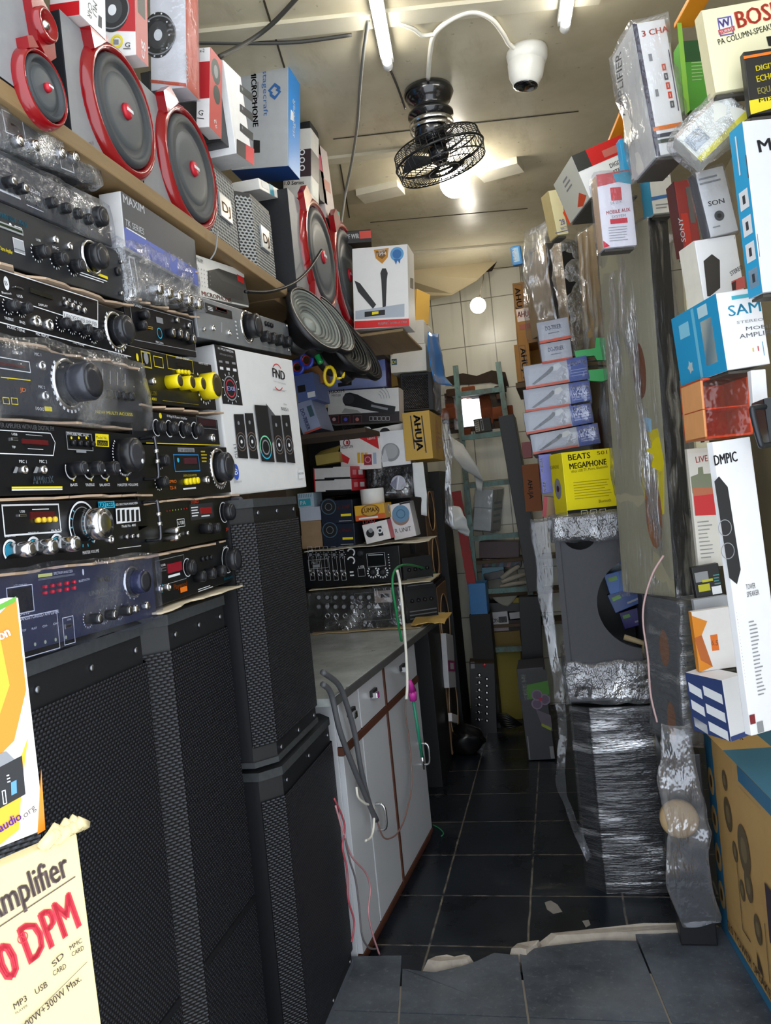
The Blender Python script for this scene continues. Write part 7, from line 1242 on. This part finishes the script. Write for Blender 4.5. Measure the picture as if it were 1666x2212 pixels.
o, f, f2, d = rb('navy and white striped carton with a white end standing on the brown tower speaker carton', (1580, 1602), (1560, 1470), (1628, 1618), (1496, 1552), M('ededf1', .42, 0, .03), 2.12, 34, 'amplifier_carton', INK('2f3f6e')); P = Pr(f2)
for k in range(3): P.poly([(f2.w * x, f2.h * y) for x, y in ((.05, .08 + .3 * k), (.4, .0 + .3 * k), (.4, .16 + .3 * k), (.05, .24 + .3 * k))], SIL); P.poly([(f2.w * x, f2.h * y) for x, y in ((.46, .08 + .3 * k), (.95, .0 + .3 * k), (.95, .16 + .3 * k), (.46, .24 + .3 * k))], SIL)
P.build('printed_flank', o, f); P = Pr(f); P.t('K', (1598, 1598), (1606, 1598), (1597, 1584), INKB, .01); P.R(0, 0, 1, .08, INK('3a4a80')); P.build('printed_front', o)
# brown tower speaker carton on the ground
n = N('printed_kraft'); a = n.noise(5, 5); n.prin(n.mix(a, lin('b28a50'), lin('c9a468')), .7, 0, n.bump(n.noise(8, 3), .3, .02)); KR = n.m
A = onZ(1560, 2004, .052); B = onZ(1672, 2196, .052); T = onX(1505, 1578, A.x - .02)
ub = V((B.x - A.x, B.y - A.y, 0)).normalized(); Hh = onY(1520, 1580, A.y).z - .052
fcT = Fc.raw(A, ub, (0, 0, 1), .62, Hh); o = box('tower_speaker_carton', 'big brown tower speaker carton with blue edges on the floor at the right', 'box', fcT, .34, KR, None, .004); P = Pr(fcT); TB = INK('2f6f94'); KI = INK('4a3a2c'); w, h = fcT.w, fcT.h
P.R(0, 0, .12, 1, TB); P.R(0, 0, 1, .05, TB); P.R(.5, .93, 1, 1, TB)
for k in range(4): P.poly([(w * .06 + .030 * math.cos(t * PI / 12), h * (.2 + .19 * k) + .042 * math.sin(t * PI / 12)) for t in range(24)], INK('c9a468')); P.poly([(w * .06 + .012 * math.cos(t * PI / 6), h * (.2 + .19 * k) + .02 * math.sin(t * PI / 6)) for t in range(12)], KI)
for (x, z, r) in ((.3, .7, .05), (.36, .55, .03), (.42, .4, .03), (.5, .62, .07), (.52, .47, .045), (.3, .86, .03), (.6, .32, .04)): P.poly([(w * x + r * .7 * math.cos(t * PI / 12), h * z + r * math.sin(t * PI / 12)) for t in range(24)], M('5f5038', .6)); P.poly([(w * x + r * .35 * math.cos(t * PI / 12), h * z + r * .5 * math.sin(t * PI / 12)) for t in range(24)], M('7a6a4a', .6))
for (x0, z0, x1, z1) in ((.38, .2, .38, .5), (.38, .2, .48, .2), (.7, .15, .7, .4), (.56, .2, .62, .12)): P.poly([(w * x0 - .002, h * z0 - .002), (w * x1 + .002, h * z0 - .002) if z0 == z1 else (w * x0 + .002, h * z0 - .002), (w * x1 + .002, h * z1 + .002), (w * x0 - .002, h * z1 + .002)], KI)
P.T('2.0 TOWER SPEAKER SYSTEM', .14, .075, .98, .045, KI, .01); P.R(.75, .35, 1, .6, INK('3a2f3a')); P.lines((1600, 1700), (1650, 1750), 4, KI, .2, .3); P.build('printed_front', o); P = Pr(fcT.top(.34)); P.R(0, 0, 1, 1, INK('4f86a0')); P.R(0, 0, .3, .4, INK('d8b070')); P.build('printed_top', o, fcT)

# rack boards carrying the pile
rk = bpy.data.objects.new('storage_rack', None); COL.objects.link(rk); rk.location = (.9, 2.4, 0); tag(rk, 'grey rack boards and uprights carrying the cartons piled on the right wall', 'rack'); BRD = M('4a4640', .6)
RK.append((f_radio, .22))
for fc_, d in RK:
    c = [fc_.o + fc_.u * x - fc_.n * y for x, y in ((.006, .01), (fc_.w - .006, .01), (fc_.w - .006, d), (.006, d))]; z = min(p.z for p in c) - .002
    if z < .9: continue
    mb = MB(); pp = [V((p.x - .9, p.y - 2.4, z)) for p in c]; mb.add(pp + [p - V((0, 0, .006)) for p in pp], [(0, 1, 2, 3), (7, 6, 5, 4)] + [(i, i + 4, (i + 1) % 4 + 4, (i + 1) % 4) for i in range(4)], BRD)
    mb.build('shelf', rk)
for yy in (2.0, 2.4, 2.8): mb = MB(); mb.box((-.0, yy - 2.4, .05), (.035, yy - 2.37, 2.9), CREAMP); mb.build('upright', rk)
# ================================================================== ceiling fixtures and cables
FB = M('16171a', .18, 0, .1, 20, .6)
cF = onZ(925, 192, CZ); root = bpy.data.objects.new('ceiling_fan', None); COL.objects.link(root); root.location = cF; tag(root, 'small black caged fan hanging from the ceiling beside the bulb', 'fan')
cg = onY(950, 338, cF.y) - cF; ax = V((.22, .10, -1)).normalized(); s = cF.y / 1750
mb = MB(); mb.lathe((0, 0, 0), (0, 0, -1), [(.03, 0), (.085, .004), (.09, .02), (.075, .05), (.06, .06), (.06, .085), (.082, .09), (.082, .10), (.05, .11), (.05, .16)], FB, 28); mb.build('mounting_canopy', root)
mb = MB(); m0 = cg - ax * .10; mb.lathe(V((0, 0, -.10)), m0 - V((0, 0, -.10)), [(.058, 0), (.062, .02), (.06, .06), (.055, (m0 - V((0, 0, -.1))).length + .06)], FB, 24); mb.build('motor_housing', root)
for zz in (.02, .04):
    mb = MB(); mb.open_lathe((0, 0, -.10 - zz), (0, 0, -1), [(.078, 0), (.08, .006), (.078, .012)], CHROME, 24); mb.build('chrome_ring', root)
Rf = 97 * s; a1 = ax.orthogonal().normalized(); b1 = ax.cross(a1); mb = MB(); CG = M('2a2b2c', .3, .5)
def cp(t, r, h): return cg + (a1 * math.cos(t) + b1 * math.sin(t)) * r + ax * h
for r, h, th in ((Rf, 0, .005), (Rf * .96, .042, .003), (Rf * .96, -.042, .003), (Rf * .35, .05, .004), (Rf * .35, -.05, .004), (Rf * .7, .048, .002), (Rf * .7, -.048, .002)): mb.tube([cp(2 * PI * k / 36, r, h) for k in range(36)], th, CG, 5, True)
for k in range(44): t = 2 * PI * k / 44; mb.tube([cp(t, Rf * .2, -.05), cp(t + .15, Rf * .7, -.05), cp(t + .2, Rf * .96, -.042), cp(t + .2, Rf, 0), cp(t + .2, Rf * .96, .042), cp(t + .15, Rf * .7, .05), cp(t, Rf * .2, .05)], .0017, CG, 4)
mb.build('wire_cage', root)
for k in range(3):
    t = 2 * PI * k / 3 + .4; mb = MB(); P4 = [cp(t - .2, Rf * .2, -.006), cp(t - .35, Rf * .85, -.02), cp(t + .2, Rf * .9, .012), cp(t + .35, Rf * .2, .01)]; mb.add(P4 + [p + ax * .003 for p in P4], [(0, 1, 2, 3), (7, 6, 5, 4)] + [(i, i + 4, (i + 1) % 4 + 4, (i + 1) % 4) for i in range(4)], M('3a3b3d', .35)); mb.build('fan_blade', root)
mb = MB(); mb.lathe(cg - ax * .03, ax, [(.035, 0), (.038, .03), (.02, .055), (0, .056)], FB, 20); mb.build('hub', root)
# dome camera
c = onZ(1138, 108, CZ); root = bpy.data.objects.new('dome_camera', None); COL.objects.link(root); root.location = c; tag(root, 'white dome security camera on the ceiling', 'security camera'); WHC = M('e6e5df', .3, 0, .03, 10)
mb = MB(); mb.lathe((0, 0, 0), (0, 0, -1), [(.066, 0), (.069, .01), (.067, .03), (.058, .05)], WHC, 32); mb.build('base_ring', root)
lx = onY(1136, 180, c.y) - c; axc = lx.normalized(); mb = MB(); L = lx.length; mb.lathe(axc * .02, axc, [(.06, 0), (.062, .03), (.056, .07), (.044, L - .02), (.042, L - .012), (.034, L - .012)], WHC, 32); mb.build('eyeball_housing', root)
mb = MB(); mb.lathe(axc * (L + .006), axc, [(.041, 0), (.040, .006), (.03, .008), (0, .008)], M('0d0e12', .08, 0, .1, 20, 1), 28)
mb.build('lens_window', root)
# cables
def cable(label, pts, r, mat, name='cable', cat='cable', group=None, n=6):
    mb = MB(); mb.tube(smooth_path(pts, n), r, mat, 7); return tag(mb.build(name), label, cat, group)
ZC = CZ - .012; WC_ = M('e9e6da', .45); DKC = M('3f3e3a', .5)
cable('white cable arching over the ceiling from the fan to the dome camera', [onZ(925, 170, CZ - .02), onZ(930, 110, ZC), onZ(940, 72, ZC), onZ(975, 42, ZC), onZ(1020, 26, ZC), onZ(1060, 40, ZC), onZ(1085, 70, ZC), onZ(1100, 95, ZC), onZ(1118, 108, ZC)], .008, WC_)
cable('short white cable joining the arching cable from the left', [onZ(860, 50, ZC), onZ(892, 62, ZC), onZ(912, 76, ZC), onZ(938, 74, ZC)], .007, WC_)
cable('dark cable crossing the ceiling diagonally at the top left', [onZ(474, 123, CZ - .16), onZ(540, 88, ZC - .05), onZ(590, 50, ZC - .02), onZ(645, -8, ZC)], .007, DKC)
cable('dark cable running along the front ceiling batten', [onZ(400, 92, ZC), onZ(440, 92, ZC), onZ(560, 93, ZC), onZ(650, 90, ZC), onZ(760, 75, ZC)], .006, DKC)
cable('long grey cable hanging in an arc from the tube light to the far left', [onZ(796, 44, ZC), onZ(786, 110, ZC), onZ(778, 190, ZC), onZ(772, 270, ZC), onZ(760, 350, ZC - .03), onZ(746, 420, ZC - .1), onY(736, 490, 3.35)], .006, M('7f7f7a', .5))
cable('thin dark cable from the tube light end to the fan mounting', [onZ(842, 148, ZC), onZ(858, 185, ZC), onZ(876, 235, ZC - .02)], .004, DKC)
cable('black cable looping from the red ringed speaker to below the shelf', [onX(695, 540, -.72), onX(665, 585, -.73), onX(630, 614, -.74), onX(580, 630, -.76), onX(530, 630, -.78)], .005, BLK)
cable('thin grey cable dangling over the edge of the long shelf', [onX(470, 500, SX + .012), onX(466, 540, SX + .012), onX(455, 560, SX + .006)], .002, GRY)
# ceiling junction boards
for i, (a, b, lb) in enumerate((((778, 418), (866, 398), 'dusty pale wiring board on the ceiling left of the bulb'), ((1036, 372), (1124, 348), 'pale wiring board with cover on the ceiling right of the bulb'))):
    A, B = onZ(*a, CZ), onZ(*b, CZ); d_ = (B - A); fcb = Fc.raw(A, d_, V((-d_.y, d_.x, 0)), d_.length, .12); mb = MB(); mb.box((0, 0, -.06), (fcb.w, .03, .06), M('d8d3c2', .45, 0, .1)); mb.v = [V((v.x, -v.y if fcb.n.z < 0 else v.y, v.z)) for v in mb.v]; o = mb.build('wiring_board', None, fcb.mw()); tag(o, lb, 'wiring board', 'wiring boards on the ceiling')
# cables by the counter
def cxy(*pp, dx=.0): return [onX(x, y, cab.o.x + .05 + dx + .03 * (805 - x) / -100) for x, y in pp]
GC = M('55565a', .5)
cable('thick grey cable hanging over the worktop edge, left one', cxy((697, 1478), (716, 1500), (735, 1580), (765, 1660), (795, 1730), (812, 1770)), .009, GC)
cable('thick grey cable hanging over the worktop edge, right one', cxy((697, 1452), (732, 1480), (752, 1530), (768, 1590), (780, 1660), (798, 1735), (814, 1772)), .009, GC)
cable('thin brown wire looping across the white cabinet doors', cxy((814, 1772), (828, 1808), (845, 1810), (862, 1795), (878, 1755), (890, 1690), (884, 1600), (876, 1540), (878, 1500)), .003, M('8a6a62', .5))
cable('pair of red wires running down the cabinet edge, longer one', cxy((722, 1725), (738, 1760), (745, 1790), (740, 1830), (750, 1880), (752, 1940), (765, 1990), (760, 2035)), .003, M('a84a56', .4))
cable('red and white wire curling down to the cabinet foot', cxy((725, 1740), (742, 1800), (760, 1850), (790, 1885), (800, 1920), (796, 1970), (806, 2020), (820, 2062)), .003, M('c08a90', .4))
cable('grey wire curling between the red wires on the cabinet', cxy((745, 1810), (756, 1860), (768, 1900), (776, 1960), (782, 2020), (796, 2046), (812, 2050)), .003, M('6a6468', .4))
cable('white wire bundle tied with blue tape hanging on the cabinet door', cxy((770, 1700), (774, 1722), (790, 1736), (806, 1742), (808, 1780), (802, 1808), (790, 1816)), .004, WC_)
XW = -.60
def cw(*pp): return [onX(x, y, XW) for x, y in pp]
cable('white cable hanging from the mixer stack down past the drawers', cw((858, 1232), (864, 1260), (872, 1340), (878, 1420), (880, 1480), (878, 1510)), .0055, WC_)
cable('green cable running beside the white hanging cable down from the mixers', [onX(x, y, XW - .03) for x, y in ((940, 1238), (905, 1224), (866, 1222), (848, 1250), (856, 1320), (868, 1385))], .005, M('1f8a50', .4))
root = bpy.data.objects.new('audio_cable', None); COL.objects.link(root); P0 = cw((885, 1470))[0]; root.location = P0; tag(root, 'green audio cable with a bright pink plug hanging in front of the cabinet door', 'cable')
q = [p - P0 for p in cw((884, 1470), (890, 1492), (893, 1512), (905, 1590), (912, 1635), (916, 1662))]; mb = MB(); mb.tube([q[0], q[1]], [.008, .017], M('c832a0', .4), 10); mb.tube([q[1], q[2]], [.017, .014], M('c832a0', .4), 10); mb.build('pink_plug', root); mb = MB(); mb.tube([q[2], q[3], q[4]], .006, M('1f8a6a', .4), 8); mb.build('green_cord', root); mb = MB(); mb.tube([q[4], (q[4] + q[5]) / 2, q[5]], [.008, .006, .003], CHROME, 10); mb.build('jack_plug', root)
cable('thin green wire end lying on the dark floor tiles by the cabinet', [onZ(936, 1782, .004), onZ(950, 1790, .004), onZ(958, 1800, .004), onZ(954, 1806, .004)], .003, M('2f8a5a', .5))
cable('thin pinkish wire hanging down the front of the film wrapped columns', [onY(x, y, 2.40) for x, y in ((1434, 1200), (1410, 1240), (1392, 1300), (1390, 1350), (1400, 1420), (1406, 1500), (1420, 1560))], .003, M('c0a0a0', .4))
